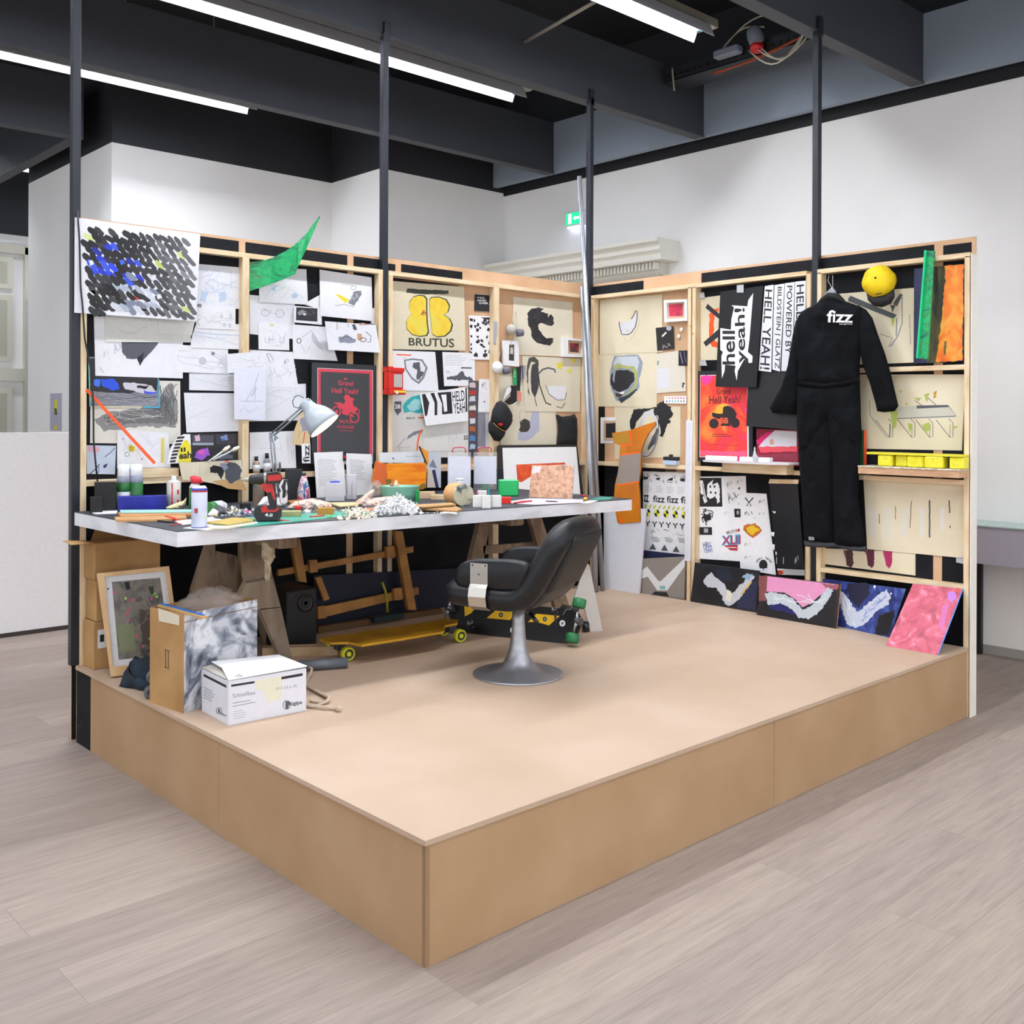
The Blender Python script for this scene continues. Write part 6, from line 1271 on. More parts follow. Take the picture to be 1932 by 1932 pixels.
# smeared carton
B0_ = Vector((.039, 1.668)); R0 = Vector((.44, 1.782)); A0_ = Vector((.006, 1.915)); D0 = A0_+(R0-B0_)
z1 = bp(340, 1160, Pl((B0_.x, B0_.y, 0), (-.3, -1, 0))).z
t = thing('smeared_carton', (.22, 1.8, H), 'tall brown carton with a side smeared in grey and white paint', 'box')
SM = nmat('smeared grey paint', ['#3a404e', '#767c8a', '#c2c5cc', '#dfe0e4', '#9a9fab'], 7, (1, 1, 1), .5, 8, 2.5, .15, [.28, .4, .52, .62, .74])
b = MB(); V = lambda p, z: Vector((p.x, p.y, z))
wall_t = .006
for (p, q_, m) in ((A0_, B0_, KR), (B0_, R0, SM), (R0, D0, KR), (D0, A0_, KR)):
    n = Vector((q_.y-p.y, p.x-q_.x, 0)).normalized(); 
    b2 = MB(); b2.prism([V(p, H), V(q_, H), V(q_, z1), V(p, z1)], -n*wall_t if n.dot(Vector((.22, 1.8, 0))-V(p, 0)) < 0 else n*wall_t, m, KR); b2.build('carton_side', t, 'paint smeared carton side' if m is SM else None)
b = MB(); b.prism([V(A0_.lerp(D0, .02), z1-.035), V(B0_, z1-.035), V(R0, z1-.035), V(D0, z1-.035)], (0, 0, .004), KR); b.build('inner_flap', t)
s2 = Sheet([(298, 1147), (338, 1161), (338, 1180), (300, 1172)], P3(V(A0_, H), V(B0_, H), V(A0_, z1)).off(.002), mat('#d9cdb8', .5), .001); s2.build('packing_tape', t, 'pale packing tape over the corner')
s2 = Sheet([(311, 1226), (319, 1229), (319, 1262), (311, 1259)], P3(V(A0_, H), V(B0_, H), V(A0_, z1)).off(.001), KR, .0008)
for x in (312.5, 317.5): s2.line([(x, 1228), (x, 1259)], INK, 1.3)
s2.line([(310, 1226), (320, 1229)], INK, 1.3); s2.line([(310, 1258), (320, 1262)], INK, 1.3); s2.build('handling_mark', t)
plast = glass_mat('crumpled plastic', '#d9cfc8', .3, .3)
b = MB(); rings = []
for i in range(8):
    f = i/7; ring = []
    for k in range(16):
        a = 2*math.pi*k/16; r = (.12-.09*f*f)*(1+.2*math.sin(5*a+i*1.3)); ring.append(Vector((.26+r*math.cos(a)*1.2, 1.86+r*math.sin(a)*.8, z1-.025+.09*f+.01*math.sin(6*a+i*3))))
    rings.append(ring)
b.loft(rings, plast); b.build('plastic_wrap', None, 'crumpled clear plastic bulging out of the smeared carton', 'plastic wrap')
a, c = bp(302, 1140, PZ(z1+.01)), bp(386, 1163, PZ(z1+.01)); d = (c-a).normalized(); n = Vector((-d.y, d.x, 0))
b = MB(); b.prism([a-n*.012, c-n*.012, c+n*.012, a+n*.012], (0, 0, -.009), mat('#c29a62', .6)); b.prism([a+n*.0-d*0+Vector((0, 0, .003)), c-d*.02+Vector((0, 0, .003)), c+n*.014-d*.02+Vector((0, 0, .003)), a+n*.014+Vector((0, 0, .003))], (0, 0, -.003), mat('#1f6fd0', .4)); b.build('painted_batten', None, 'wooden batten with a bright blue top laid across the smeared carton', 'batten')
# white printed box
Bw = Vector((.098, 1.388)); Lw = Vector((.112, 1.645)); Rw = Vector((.436, 1.362)); Dw = Lw+(Rw-Bw); zb = H+.178
t = thing('white_box', (.27, 1.5, H), 'small white printed carton with its lid taped shut at the platform edge', 'box')
b = MB(); b.prism([V(Bw, H), V(Rw, H), V(Dw, H), V(Lw, H)], (0, 0, zb-H-.002), mat('#d6d6de', .6)); b.build('carton', t)
b = MB(); mid = Vector((0, 0, .012)); b.prism([V(Bw, zb), V(Rw+(Rw-Bw)*.01, zb+.004), V(Dw+(Rw-Bw)*.01, zb+.004), V(Lw.lerp(Dw, .12), zb+.018), V(Lw.lerp(Bw, .5)+Vector((.03, 0)), zb+.02)], (0, 0, .004), WH); b.build('lid_flap', t)
b = MB(); b.prism([V(Lw, zb), V(Bw.lerp(Lw, .12), zb), V(Bw.lerp(Rw, .18), zb+.008), V(Lw.lerp(Dw, .2), zb+.01)], (0, 0, .003), mat('#b7b2a8', .7)); b.build('lid_flap', t)
PFr = P3(V(Bw, H), V(Rw, H), V(Bw, zb)).off(.001); PLf = P3(V(Bw, H), V(Lw, H), V(Bw, zb)).off(.001)
s = Sheet([(434, 1290), (575, 1266), (575, 1340), (434, 1366)], PFr, mat('#d9d9e1', .6), .0008)
s.poly([(436, 1292), (480, 1285), (480, 1289), (436, 1296)], INK); s.poly([(531, 1277), (571, 1270), (571, 1275), (531, 1282)], INK); s.poly([(481, 1284), (530, 1276), (530, 1320), (505, 1325), (495, 1300), (481, 1302)], mat('#dcd9c4', .6))
s.text('Schnellbau', [(439, 1309), (481, 1302), (481, 1310), (439, 1317)], mat('#77777f', .6)); s.text('212 3,5 x 35', [(521, 1297), (560, 1291), (560, 1297), (521, 1303)], mat('#77777f', .6))
s.lines([(439, 1324), (492, 1315), (492, 1325), (439, 1336)], 2, GRD, 1.2); s.lines([(440, 1341), (470, 1336), (472, 1353), (440, 1358)], 4, GR, 1)
s.ell((541, 1330), 7, 8, INKG, 0, False, 1.2); s.blob([(538, 1324), (546, 1322), (545, 1336), (539, 1338)], INKG, .8, 3); s.text('Rigips', [(545, 1325), (570, 1321), (570, 1330), (545, 1334)], INKG, .03); s.build('printed_front', t)
s = Sheet([(380, 1266), (430, 1288), (430, 1366), (381, 1340)], PLf, mat('#d9d9e1', .6), .0008)
s.poly([(384, 1271), (427, 1293), (427, 1298), (384, 1276)], INK); s.lines([(384, 1294), (412, 1308), (405, 1328), (384, 1318)], 5, GRD, 1.2); s.ell((413, 1341), 5, 6, INKG, 0, False, 1.2); s.ell((413, 1341), 2, 4, INKG); s.text('Rigips', [(411, 1340), (427, 1348), (427, 1354), (411, 1346)], INKG, .03); s.build('printed_side', t)
# tube, timber block, rope
a, c = bp(560, 1257, PZ(H+.026)), bp(655, 1250, PZ(H+.026)); b = MB(); b.tube([a, c], .0255, mat('#5b5e66', .5), 20); b.build('grey_tube', None, 'grey plastic tube lying beside the white printed box', 'tube')
a, c = bp(495, 1240, ZH), bp(637, 1236, ZH); d = (c-a).normalized(); n = Vector((-d.y, d.x, 0)); b = MB(); b.prism([a, c, c+n*.07, a+n*.07], (0, 0, .045), nmat('raw timber end', ['#b29470', '#c4a883', '#d2b894'], 8, (1, 1, 1), .8)); b.build('timber_block', None, 'short square timber lying at the foot of the left trestle', 'timber')
RO = mat('#b7a490', .9)
def rope(P, lab, r=.006):
    pts = []
    P = [bp(u, v, PZ(H+z)) for u, v, z in P]
    for i in range(len(P)-1):
        p0, p1, p2, p3 = P[max(i-1, 0)], P[i], P[i+1], P[min(i+2, len(P)-1)]
        for k in range(6):
            t_ = k/6; pts.append(.5*((2*p1)+(p2-p0)*t_+(2*p0-5*p1+4*p2-p3)*t_*t_+(3*p1-p0-3*p2+p3)*t_**3))
    pts.append(P[-1]); b = MB(); b.tube(pts, r, RO, 8); return b.build('rope', None, lab, 'rope')
rope([(577, 1258, .01), (588, 1262, .03), (582, 1278, .01), (576, 1292, .007), (590, 1300, .007), (618, 1318, .007), (602, 1330, .008), (580, 1332, .007), (610, 1334, .012), (638, 1338, .007)], 'coiled beige rope beside the white printed box, ending in a frayed knot', .0065)
rope([(580, 1296, .007), (605, 1308, .015), (620, 1316, .02), (612, 1326, .007), (585, 1322, .007)], 'second beige rope loop crossing the first beside the white box', .0065)
b = MB(); b.lathe([(.006, -.012), (.012, -.004), (.013, .006), (.007, .014)], bp(638, 1337, PZ(H+.014)), RO, 10, axis=(1, -.6, .1)); b.build('rope_knot', None, 'frayed knot at the end of the rope', 'knot')
b = MB(); b.tube([bp(u, v, PZ(H+.01)) for u, v in ((548, 1212), (556, 1208), (566, 1212), (572, 1222), (580, 1220))], .003, WH, 6); b.build('white_cable', None, 'thin white cable curling behind the timber block', 'cable')

# ---- metal pipes in the corner
PI = nmat('dull steel', ['#8c8f97', '#a6a9b0', '#bcbfc6'], 6, (4, 4, .5), .38, 4, 0, 0, None, .55)
for (tq, ty, bq, r, lab) in (((1093, 333), 2.76, (1137, 1115), .0165, 'taller of two steel pipes leaning in the corner, rising far above the partition'), ((1099, 541), 2.735, (1124, 1117), .019, 'shorter of two steel pipes leaning in the corner')):
    A = bp(*tq, PY(ty)); B_ = bp(*bq, ZH); b = MB(); d = (B_-A).normalized(); b.tube([A, B_-d*.0+Vector((0, 0, .004))], r, PI, 20); b.build('metal_pipe', None, lab, 'pipe')

# ------------------------------------------------------------ swivel chair
ch = thing('swivel_chair', (1.52, 1.20, H), 'black upholstered swivel chair on a steel trumpet base', 'chair')
CB = Vector((1.5, 1.205, H)); phi = math.radians(24)
cf = (-cR0*math.cos(phi)+cF*math.sin(phi)).normalized(); cl = Vector((0, 0, 1)).cross(cf)
def L3(x, y, z): return CB+cf*x+cl*y+Vector((0, 0, z))
BR = nmat('brushed steel', ['#9a9ba0', '#a9aaaf', '#b5b6bc'], 12, (.6, .6, 2), .4, 4, 0, 0, None, .75)
b = MB(); b.lathe([(.216, 0), (.217, .006), (.208, .010), (.16, .017), (.11, .028), (.078, .048), (.055, .085), (.042, .13), (.034, .19), (.030, .25), (.030, .315)], CB, BR, 48); b.build('trumpet_base', ch, 'brushed steel trumpet base')
b = MB(); b.lathe([(.034, .305), (.034, .33), (.028, .335), (.028, .375)], CB, mat('#8a7a4c', .4, .7), 24); b.build('collar', ch)
b = MB(); b.tube([L3(.0, .02, .325), L3(-.06, .06, .322), L3(-.11, .10, .31)], .005, mat('#8a8a8c', .3, .8), 8); b.build('lever_rod', ch); b = MB(); b.tube([L3(-.10, .095, .313), L3(-.15, .13, .285)], .010, mat('#111113', .4), 10); b.build('lever_grip', ch)
LE = nmat('black leather', ['#0b0c10', '#101116', '#15161b'], 60, (1, 1, 1), .42, 3, 0, .06, spec=.35)
def sring(c, ax, ay, hx, hy, e=.35, n=28):
    """superellipse ring"""
    r = []
    for k in range(n):
        a = 2*math.pi*k/n; ca, sa = math.cos(a), math.sin(a); r.append(c+ax*(math.copysign(abs(ca)**e, ca)*hx)+ay*(math.copysign(abs(sa)**e, sa)*hy))
    return r
def padded(path, width, thick, e=.45, capn=4):
    """path: list of (x,z); lofted slab of given half width along cl"""
    rings = []; n = len(path)
    for i, (x, z) in enumerate(path):
        x0, z0 = path[max(i-1, 0)]; x1, z1_ = path[min(i+1, n-1)]; dx, dz = x1-x0, z1_-z0; L = math.hypot(dx, dz); nx, nz = -dz/L, dx/L
        w_ = width(i/(n-1)) if callable(width) else width; t_ = thick(i/(n-1)) if callable(thick) else thick
        rings.append(sring(L3(x, 0, z), cl, cf*nx+Vector((0, 0, nz)), w_, t_, e))
    return rings
def endf(f, a, k=.16):
    """rounded ends"""
    g = 1.0
    if f < k: g = math.sqrt(max(.02, 1-(1-f/k)**2))
    if f > 1-k: g = math.sqrt(max(.02, 1-(1-(1-f)/k)**2))
    return a*g
# shell: seat and back as one continuous padded slab, as on the photo
P = []
BA = math.radians(62)
for i in range(40):
    f = i/39
    if f < .42:
        g = f/.42; P.append((.30-.38*g, .405-.012*g+.012*math.sin(g*math.pi)))
    elif f < .56:
        g = (f-.42)/.14; a = g*BA; P.append((-.08-.11*math.sin(a), .393+.11*(1-math.cos(a))))
    else:
        g = (f-.56)/.44; x0 = -.08-.11*math.sin(BA); z0 = .393+.11*(1-math.cos(BA)); P.append((x0-.13*g, z0+.255*g))
b = MB(); b.loft(padded(P, lambda f: endf(f, .235, .06), lambda f: endf(f, .058, .05), .5), LE); b.build('seat_shell', ch, None)
def cat_rom(P, k=6):
    out = []
    for i in range(len(P)-1):
        p0, p1, p2, p3 = P[max(i-1, 0)], P[i], P[i+1], P[min(i+2, len(P)-1)]
        for j in range(k):
            q = j/k; out.append(tuple(.5*((2*b_)+(c-a)*q+(2*a-5*b_+4*c-d)*q*q+(3*b_-a-3*c+d)*q**3) for a, b_, c, d in zip(p0, p1, p2, p3)))
    return out+[P[-1]]
half = [(.26, .19, .41), (.2, .222, .408), (.05, .228, .402), (-.07, .228, .402), (-.135, .228, .43), (-.19, .228, .50), (-.238, .225, .59), (-.278, .205, .665), (-.295, .14, .70)]
rim_ = cat_rom(half+[(-.302, 0, .708)]+[(x, -y, z) for x, y, z in reversed(half)])
nr = len(rim_)
b = MB(); b.tube([L3(*p) for p in rim_], [.058*min(1, .6+.4*min(i, nr-1-i)/5) for i in range(nr)], LE, 20); b.build('rolled_edge', ch)
b = MB(); rings = []
for g in (0, .06, .5, .94, 1):
    x = -.177-.13*g; z = .46+.255*g; w_ = .2-.02*g; th = .022 if 0 < g < 1 else .008
    rings.append(sring(L3(x-.044, 0, z-.026), cl, cf*.86+Vector((0, 0, .5)), w_, th, .4))
b.loft(rings, mat('#121214', .6)); b.build('back_panel', ch, 'flat rear cover panel')
for sgn in (1, -1):
    y = sgn*.245
    ring0 = []
    prof = [(.20, .455), (.21, .50), (.185, .545), (.12, .572), (.02, .58), (-.12, .58), (-.17, .55), (-.14, .47), (-.1, .445), (.1, .44)]
    b = MB()
    n = len(prof)
    cx = sum(p[0] for p in prof)/n; cz = sum(p[1] for p in prof)/n
    rings = []
    for yy, k in ((-.032, .82), (-.026, .95), (0, 1.0), (.026, .95), (.032, .82)):
        rg = []
        for i in range(n):
            p0, p1, p2, p3 = prof[i-1], prof[i], prof[(i+1) % n], prof[(i+2) % n]
            for q_ in (0, .33, .66):
                f = lambda a, b_, c, d: .5*((2*b_)+(c-a)*q_+(2*a-5*b_+4*c-d)*q_**2+(3*b_-a-3*c+d)*q_**3)
                rg.append(L3(cx+(f(p0[0], p1[0], p2[0], p3[0])-cx)*k, y+yy, cz+(f(p0[1], p1[1], p2[1], p3[1])-cz)*k))
        rings.append(rg)
    b.loft(rings, LE); b.build('armrest', ch)
    # steel strap from armrest down and under the seat
    yo = y+sgn*.036
    b = MB(); P_ = [(.0, .565), (0, .45), (.008, .42), (.012, .39), (.0, .36), (-.04, .345)]
    ss = [(yo, .56), (yo, .465), (yo+sgn*.014, .45), (yo+sgn*.024, .41), (yo+sgn*.014, .365), (yo-sgn*.03, .342)]
    outer = [(L3(.03, yy, z), L3(.118, yy, z)) for yy, z in ss]; vs = []; 
    for a, c in outer: vs += [a, c]
    for a, c in outer: vs += [a-cl*sgn*.004, c-cl*sgn*.004]
    m_ = len(ss); fs = []
    for i in range(m_-1): fs += [(2*i, 2*i+1, 2*i+3, 2*i+2), (2*m_+2*i+2, 2*m_+2*i+3, 2*m_+2*i+1, 2*m_+2*i), (2*i, 2*i+2, 2*m_+2*i+2, 2*m_+2*i), (2*i+3, 2*i+1, 2*m_+2*i+1, 2*m_+2*i+3)]
    b.add(vs, fs, mat('#b7b3ac', .22, .85)); strap = b.build('steel_strap', ch)
    for x, z in ((.042, .55), (.106, .55), (.074, .51)):
        b = MB(); b.lathe([(.004, 0), (.004, .002)], L3(x, yo, z), mat('#2a2a2a', .4), 10, axis=cl*sgn); b.build('screw', strap)
# ------------------------------------------------------------ coverall on its hanger
cv = thing('coverall', bp(1570, 1035, PX(3.55)), 'black long-sleeved coverall with white fizz lettering on a hanger', 'coverall')
CVM = nmat('black cotton twill', ['#060709', '#0a0b0f', '#0f1117'], 7, (1, 1, 1), .9, 6, .5, .0, spec=.15)
pl = PX(3.60)
def seg(name, ol, off, T, D, seed, wr=.013, step=6, label=None, m=None):
    b = MB(); inflate(b, ol, pl.off(off), T, D, m or CVM, .35, step, wr, 17, seed); return b.build(name, cv, label)
seg('leg', [(1508, 742), (1564, 742), (1572, 800), (1576, 870), (1574, 940), (1576, 1026), (1530, 1024), (1517, 1022), (1513, 940), (1508, 880), (1504, 800)], 0, .035, 18, 2)
seg('leg', [(1560, 742), (1622, 742), (1626, 820), (1622, 880), (1618, 940), (1626, 985), (1634, 1033), (1605, 1034), (1574, 1028), (1571, 940), (1570, 860), (1562, 800)], .006, .035, 18, 5)
seg('hem', [(1516, 1020), (1574, 1024), (1600, 1029), (1634, 1031), (1634, 1041), (1606, 1039), (1574, 1032), (1545, 1033), (1518, 1031)], .012, .02, 9, 6, .003, 5, 'grey turned-up hem', mat('#33363d', .8))
seg('sleeve', [(1525, 580), (1512, 588), (1501, 606), (1494, 640), (1486, 690), (1474, 730), (1452, 770), (1458, 779), (1480, 780), (1498, 782), (1508, 760), (1512, 720), (1516, 660), (1530, 610)], .0, .03, 14, 8)
seg('sleeve', [(1618, 575), (1634, 584), (1646, 600), (1656, 630), (1670, 668), (1682, 710), (1695, 766), (1688, 776), (1668, 778), (1655, 776), (1652, 762), (1640, 720), (1628, 690), (1618, 640)], .0, .032, 14, 9)
seg('torso', [(1549, 562), (1562, 555), (1582, 556), (1594, 568), (1612, 574), (1626, 580), (1630, 600), (1626, 640), (1622, 690), (1622, 722), (1600, 728), (1560, 730), (1505, 728), (1506, 690), (1502, 650), (1500, 618), (1506, 596), (1522, 582), (1540, 574)], .012, .045, 26, 11)
seg('hips', [(1505, 722), (1560, 726), (1622, 716), (1624, 770), (1624, 830), (1612, 850), (1580, 800), (1566, 790), (1552, 810), (1530, 850), (1508, 850), (1503, 800)], .010, .042, 20, 13)
seg('waistband', [(1506, 716), (1560, 722), (1622, 712), (1623, 724), (1560, 734), (1506, 728)], .03, .03, 5, 14, .004, 5)
b = MB(); inflate(b, [(1549, 570), (1551, 560), (1562, 552), (1582, 553), (1594, 566), (1600, 576), (1584, 570), (1566, 566), (1556, 572)], pl.off(.03), .02, 6, mat('#0d0e12', .85), .5, 4); b.build('collar', cv)
bpy.context.view_layer.update()
# lettering laid onto the cloth
BV_, BF_ = [], []
for tor in [o for o in cv.children if o.name.startswith(('torso', 'sleeve'))]:
    k0 = len(BV_); BV_ += [wloc(tor)+v.co for v in tor.data.vertices]; BF_ += [[k0+i for i in p.vertices] for p in tor.data.polygons]
bv = BVHTree.FromPolygons(BV_, BF_)
def onto(mb, t_, q, m, bold=0):
    V_, F_ = text_mesh(t_, bold); vs = []
    for x, y in V_:
        a = (q[3][0]+(q[2][0]-q[3][0])*x, q[3][1]+(q[2][1]-q[3][1])*x); c = (q[0][0]+(q[1][0]-q[0][0])*x, q[0][1]+(q[1][1]-q[0][1])*x)
        p = bp(a[0]+(c[0]-a[0])*y, a[1]+(c[1]-a[1])*y, PX(3.54)); h = bv.ray_cast(Vector((3.4, p.y, p.z)), Vector((1, 0, 0)))[0]
        vs.append((h or p)+Vector((-.007, 0, 0)))
    mb.add(vs, F_, m)
b = MB(); onto(b, 'fizz', [(1562, 585), (1610, 586), (1608, 609), (1560, 608)], WH, .02); onto(b, 'homegrown', [(1584, 610), (1607, 610), (1607, 613), (1584, 613)], WH, .01); b.build('lettering', cv, 'white fizz lettering')
b = MB(); a = bp(1531, 1016, pl.off(.036)); b.box((a.x-.002, a.y-.018, a.z-.01), (a.x, a.y+.018, a.z+.01), mat('#8a8c90', .6)); b.build('hem_logo', cv, 'small grey logo above the hem')
# hanger
hg = thing('coat_hanger', bp(1570, 520, PX(3.6)), 'grey plastic hanger looped over the rail, carrying the coverall', 'hanger')
HM = mat('#8f9196', .4); b = MB(); inflate(b, [(1570, 541), (1577, 549), (1578, 554), (1600, 572), (1598, 577), (1572, 560), (1550, 572), (1545, 568), (1556, 554)], pl.off(.012), .008, 3, HM, 1, 4); b.build('shoulder_bar', hg)
for dx in (-3, 4):
    b = MB(); b.tube([bp(1567+dx, 520, PX(3.655)), bp(1566+dx*1.3, 530, PX(3.62)), bp(1570+dx*.3, 542, PX(3.595))], .0018, mat('#b9bbc0', .4), 6); b.build('string', hg)
# yellow cap
yc = thing('baseball_cap', bp(1658, 590, PX(3.62)), 'bright yellow cap with a black brim hanging over the shelf drawing', 'cap')
c = bp(1657, 530, PX(3.60)); k = .093
b = MB(); YC = nmat('yellow cap cloth', ['#dcb800', '#edc900', '#f4d61a'], 10, (1, 1, 1), .7, 4, .5, .1)
rings = []; axn = Vector((-1, -.25, .15)).normalized(); xa = axn.orthogonal().normalized(); ya = axn.cross(xa)
for i in range(10):
    f = i/9; r = k*math.cos(f*math.pi/2*.97)**.7; ring = []
    for j in range(30):
        a = 2*math.pi*j/30; rr = r*(1+.025*math.cos(6*a)+.012*math.sin(11*a+i)); ring.append(c+xa*rr*math.cos(a)+ya*rr*math.sin(a)+axn*(.095*math.sin(f*math.pi/2)-.03))
    rings.append(ring)
b.loft(rings, YC); b.build('crown', yc)
b = MB(); b.lathe([(.006, 0), (.005, .004), (.001, .006)], c+axn*.066+Vector((0, .0, .0)), INK, 12, axis=axn); b.build('button', yc)
b = MB(); inflate(b, [(1634, 545), (1650, 556), (1672, 556), (1687, 544), (1688, 560), (1681, 573), (1664, 580), (1648, 577), (1637, 566)], PX(3.615), .03, 8, mat('#16161b', .7), .4, 5); b.build('brim', yc)
b = MB(); p_ = [bp(u, v, PX(3.535)) for u, v in ((1652, 555), (1658, 554), (1663, 553))]; b.tube(p_, .003, INK, 6); b.build('embroidery', yc)
# ------------------------------------------------------------ things on the worktable
def cpl(P):
    n = Vector((CAM.x-P.x, CAM.y-P.y, 0)); return Pl(P, n)
def pm(P): return FPX/((P-CAM).dot(cF))
def on(u, v=None, Y=None, z=TZ):
    if Y is None: return bp(u, v, PZ(z))
    p = bp(u, 900, PY(Y)); return Vector((p.x, Y, z))
def hgt(P, v): return bp(966+FPX*((P-CAM).dot(cR0))/((P-CAM).dot(cF)), v, cpl(P)).z-P.z
def face(P): d = CAM-P; d.z = 0; return d.normalized()
def side(P): return Vector((0, 0, 1)).cross(face(P))
def obox(name, label, cat, P, w_, d, h, m, rot=0, group=None, c=.0015, par=None, z0=0, build=True):
    """box with its front edge centred at P, facing the viewer turned by rot degrees"""
    f = face(P); a = math.radians(rot); f = Vector((f.x*math.cos(a)-f.y*math.sin(a), f.x*math.sin(a)+f.y*math.cos(a), 0)); r = Vector((0, 0, 1)).cross(f)
    M = Matrix(((r.x, -f.x, 0, P.x), (r.y, -f.y, 0, P.y), (0, 0, 1, P.z+z0), (0, 0, 0, 1)))
    b = MB(); b.box((-w_/2, 0, 0), (w_/2, d, h), m, M, c)
    return b.build(name, par, label, cat, group) if build else (b, M)
def can(name, label, P, r, h, prof, cat='spray can'):
    """prof: list of (part, z0, z1, r0, r1, material) in fractions of h and r"""
    t = thing(name, P, label, cat)
    done = {}
    for part, z0, z1, r0, r1, m in prof:
        b = MB(); b.lathe([(r*r0*.97, z0*h), (r*r0, z0*h+.001), (r*(r0+r1)/2, (z0+z1)/2*h), (r*r1, z1*h-.001), (r*r1*.97, z1*h)], P, m, 24); b.build(part, t)
    return t
SG = mat('#2c7a3a', .35); CW = mat('#d7d9df', .3); CLR = glass_mat('clear plastic', '#e3e6ea', .35, .1)
# cutting mats
GM = mat('#2f8c7c', .6)
def flat(name, label, cat, q, m, th=.002, z=TZ, group=None, m2=None):
    b = MB(); b.prism([bp(u, v, PZ(z+th)) for u, v in q], (0, 0, -th*.95), m, m2); return b.build(name, None, label, cat, group)
flat('cutting_mat', 'green cutting mat under the drill near the front edge', 'mat', [(400, 989), (470, 975), (690, 962), (700, 969), (470, 993), (412, 995)], GM, .003)
flat('cutting_mat', 'green card at the far right end of the table', 'mat', [(1112, 943), (1130, 938), (1158, 937), (1150, 942)], GM, .002)
flat('paper_sheet', 'white sheets of paper under the blue and white spray can', 'paper', [(345, 996), (420, 985), (445, 990), (392, 1000)], WH, .002)
flat('paper_sheet', 'white sheet left of the cutting mat', 'paper', [(330, 983), (400, 975), (420, 980), (345, 990)], WH, .002, TZ+.001)
flat('kraft_sheet', 'bent kraft paper sheet in front of the drill', 'paper', [(390, 985), (440, 976), (480, 978), (478, 983), (430, 990)], mat('#b59a4e', .7), .006, TZ+.004)
flat('board_scrap', 'pale wavy board scrap at the table edge in front of the drill', 'board', [(392, 991), (430, 992), (485, 984), (486, 986), (432, 995), (396, 996)], mat('#e6ddc6', .7), .006, TZ+.002)
flat('thin_board', 'long thin board with a turquoise edge beneath the blue box', 'board', [(222, 966), (364, 964), (366, 970), (228, 974)], mat('#c08a58', .6), .012, TZ, None, mat('#b9824c', .6))
flat('thin_board', 'pale turquoise strip lying on the thin board', 'board', [(226, 962), (364, 961), (365, 965), (228, 966)], mat('#a8e0dc', .5), .006, TZ+.013)
flat('thin_board', 'plywood strip with pale edges in front of the blue box', 'board', [(216, 975), (300, 972), (350, 970), (352, 977), (300, 980), (220, 981)], mat('#c2925e', .6), .010)
flat('paper_sheet', 'white sheets at the left end of the table', 'paper', [(171, 966), (192, 960), (222, 962), (220, 968), (180, 969)], WH, .004)
flat('paper_sheet', 'lilac paper spread at the right end of the table', 'paper', [(945, 948), (1000, 940), (1100, 942), (1100, 948), (1010, 952)], mat('#c2bccb', .7), .002)
flat('paper_sheet', 'torn white paper below the shavings near the table edge', 'paper', [(830, 968), (846, 963), (862, 966), (862, 969), (848, 967)], WH, .004)
# adapter blocks
P = on(199, Y=2.68); obox('black_adapter', 'matt black adapter block standing at the left end of the table', 'adapter', P, .10, .05, hgt(P, 910), mat('#0c0c0e', .6))
P = on(182, Y=2.62); obox('black_adapter', 'lower black block in front of the taller one, left end of the table', 'adapter', P, .055, .05, hgt(P, 938), mat('#0a0a0c', .6))
# blue box
P = (tp_(227, 964)+tp_(311, 964))/2; fl = tp_(227, 964); w_ = (tp_(311, 964)-fl).length
BLM = nmat('ultramarine painted box', ['#0b1275', '#101a92', '#1724a8'], 12, (1, 1, 1), .4, 5)
obox('blue_box', 'low ultramarine painted box at the back left of the table', 'box', P, .225, .06, .073, BLM, 0)
# spray cans
GB = mat('#2a6b34', .35)
P = on(233, Y=2.76-.05); can('spray_can', 'green and white spray can behind the blue box, left one of two with white caps', P, .032, hgt(P, 876), [('can_body', 0, .45, 1, 1, CW), ('label_band', .40, .60, 1.02, 1.02, GB), ('collar', .60, .74, 1, .95, mat('#8f92a2', .3)), ('cap', .74, 1.0, .9, .86, WH)])
P = on(257, Y=2.70); can('spray_can', 'green and white spray can behind the blue box, right one of two with white caps', P, .033, hgt(P, 876), [('can_body', 0, .60, 1, 1, GB), ('collar', .60, .76, 1, .98, mat('#9a9db0', .3)), ('cap', .76, 1.0, .93, .88, WH)])
P = on(328, Y=2.62); can('glue_can', 'red and white checked solvent can with a small white cap', P, .035, hgt(P, 898), [('can_body', 0, .80, 1, 1, mat('#d7cfc9', .35)), ('shoulder', .80, .88, 1, .5, CW), ('cap', .88, 1.0, .38, .34, WH)])
f = face(P); r_ = side(P)
b = MB(); H_ = hgt(P, 898)
for zz, xx, ww in ((.45, .018, .014), (.15, .018, .014), (.02, -.008, .008), (.2, -.008, .006), (.4, -.008, .006), (.6, -.008, .006)):
    q = P+r_*xx+f*(.0352*math.cos(xx/.035)+.0005)+Vector((0, 0, zz*H_)); b.prism([q-r_*ww/2, q+r_*ww/2, q+r_*ww/2+Vector((0, 0, .022 if ww > .01 else H_*.19)), q-r_*ww/2+Vector((0, 0, .022 if ww > .01 else H_*.19))], -f*.003, RED)
t = [o for o in COL.objects if o.name == 'glue_can'][0]; b.build('red_label', t)
P = on(368, Y=2.35); t = can('spray_can', 'green and white can with a red spray head behind the tall blue and white can', P, .028, hgt(P, 908), [('can_body', 0, .8, 1, 1, GB), ('collar', .8, .92, 1, .7, CW)])
b = MB(); H_ = hgt(P, 908); inflate(b, [(358, 900), (366, 897), (378, 900), (384, 911), (370, 913), (360, 911)], cpl(P).off(.01), .02, 5, mat('#d62838', .35), 1, 3); b.build('red_nozzle', t)
P = tp_(376, 996); hh = hgt(P, 917)
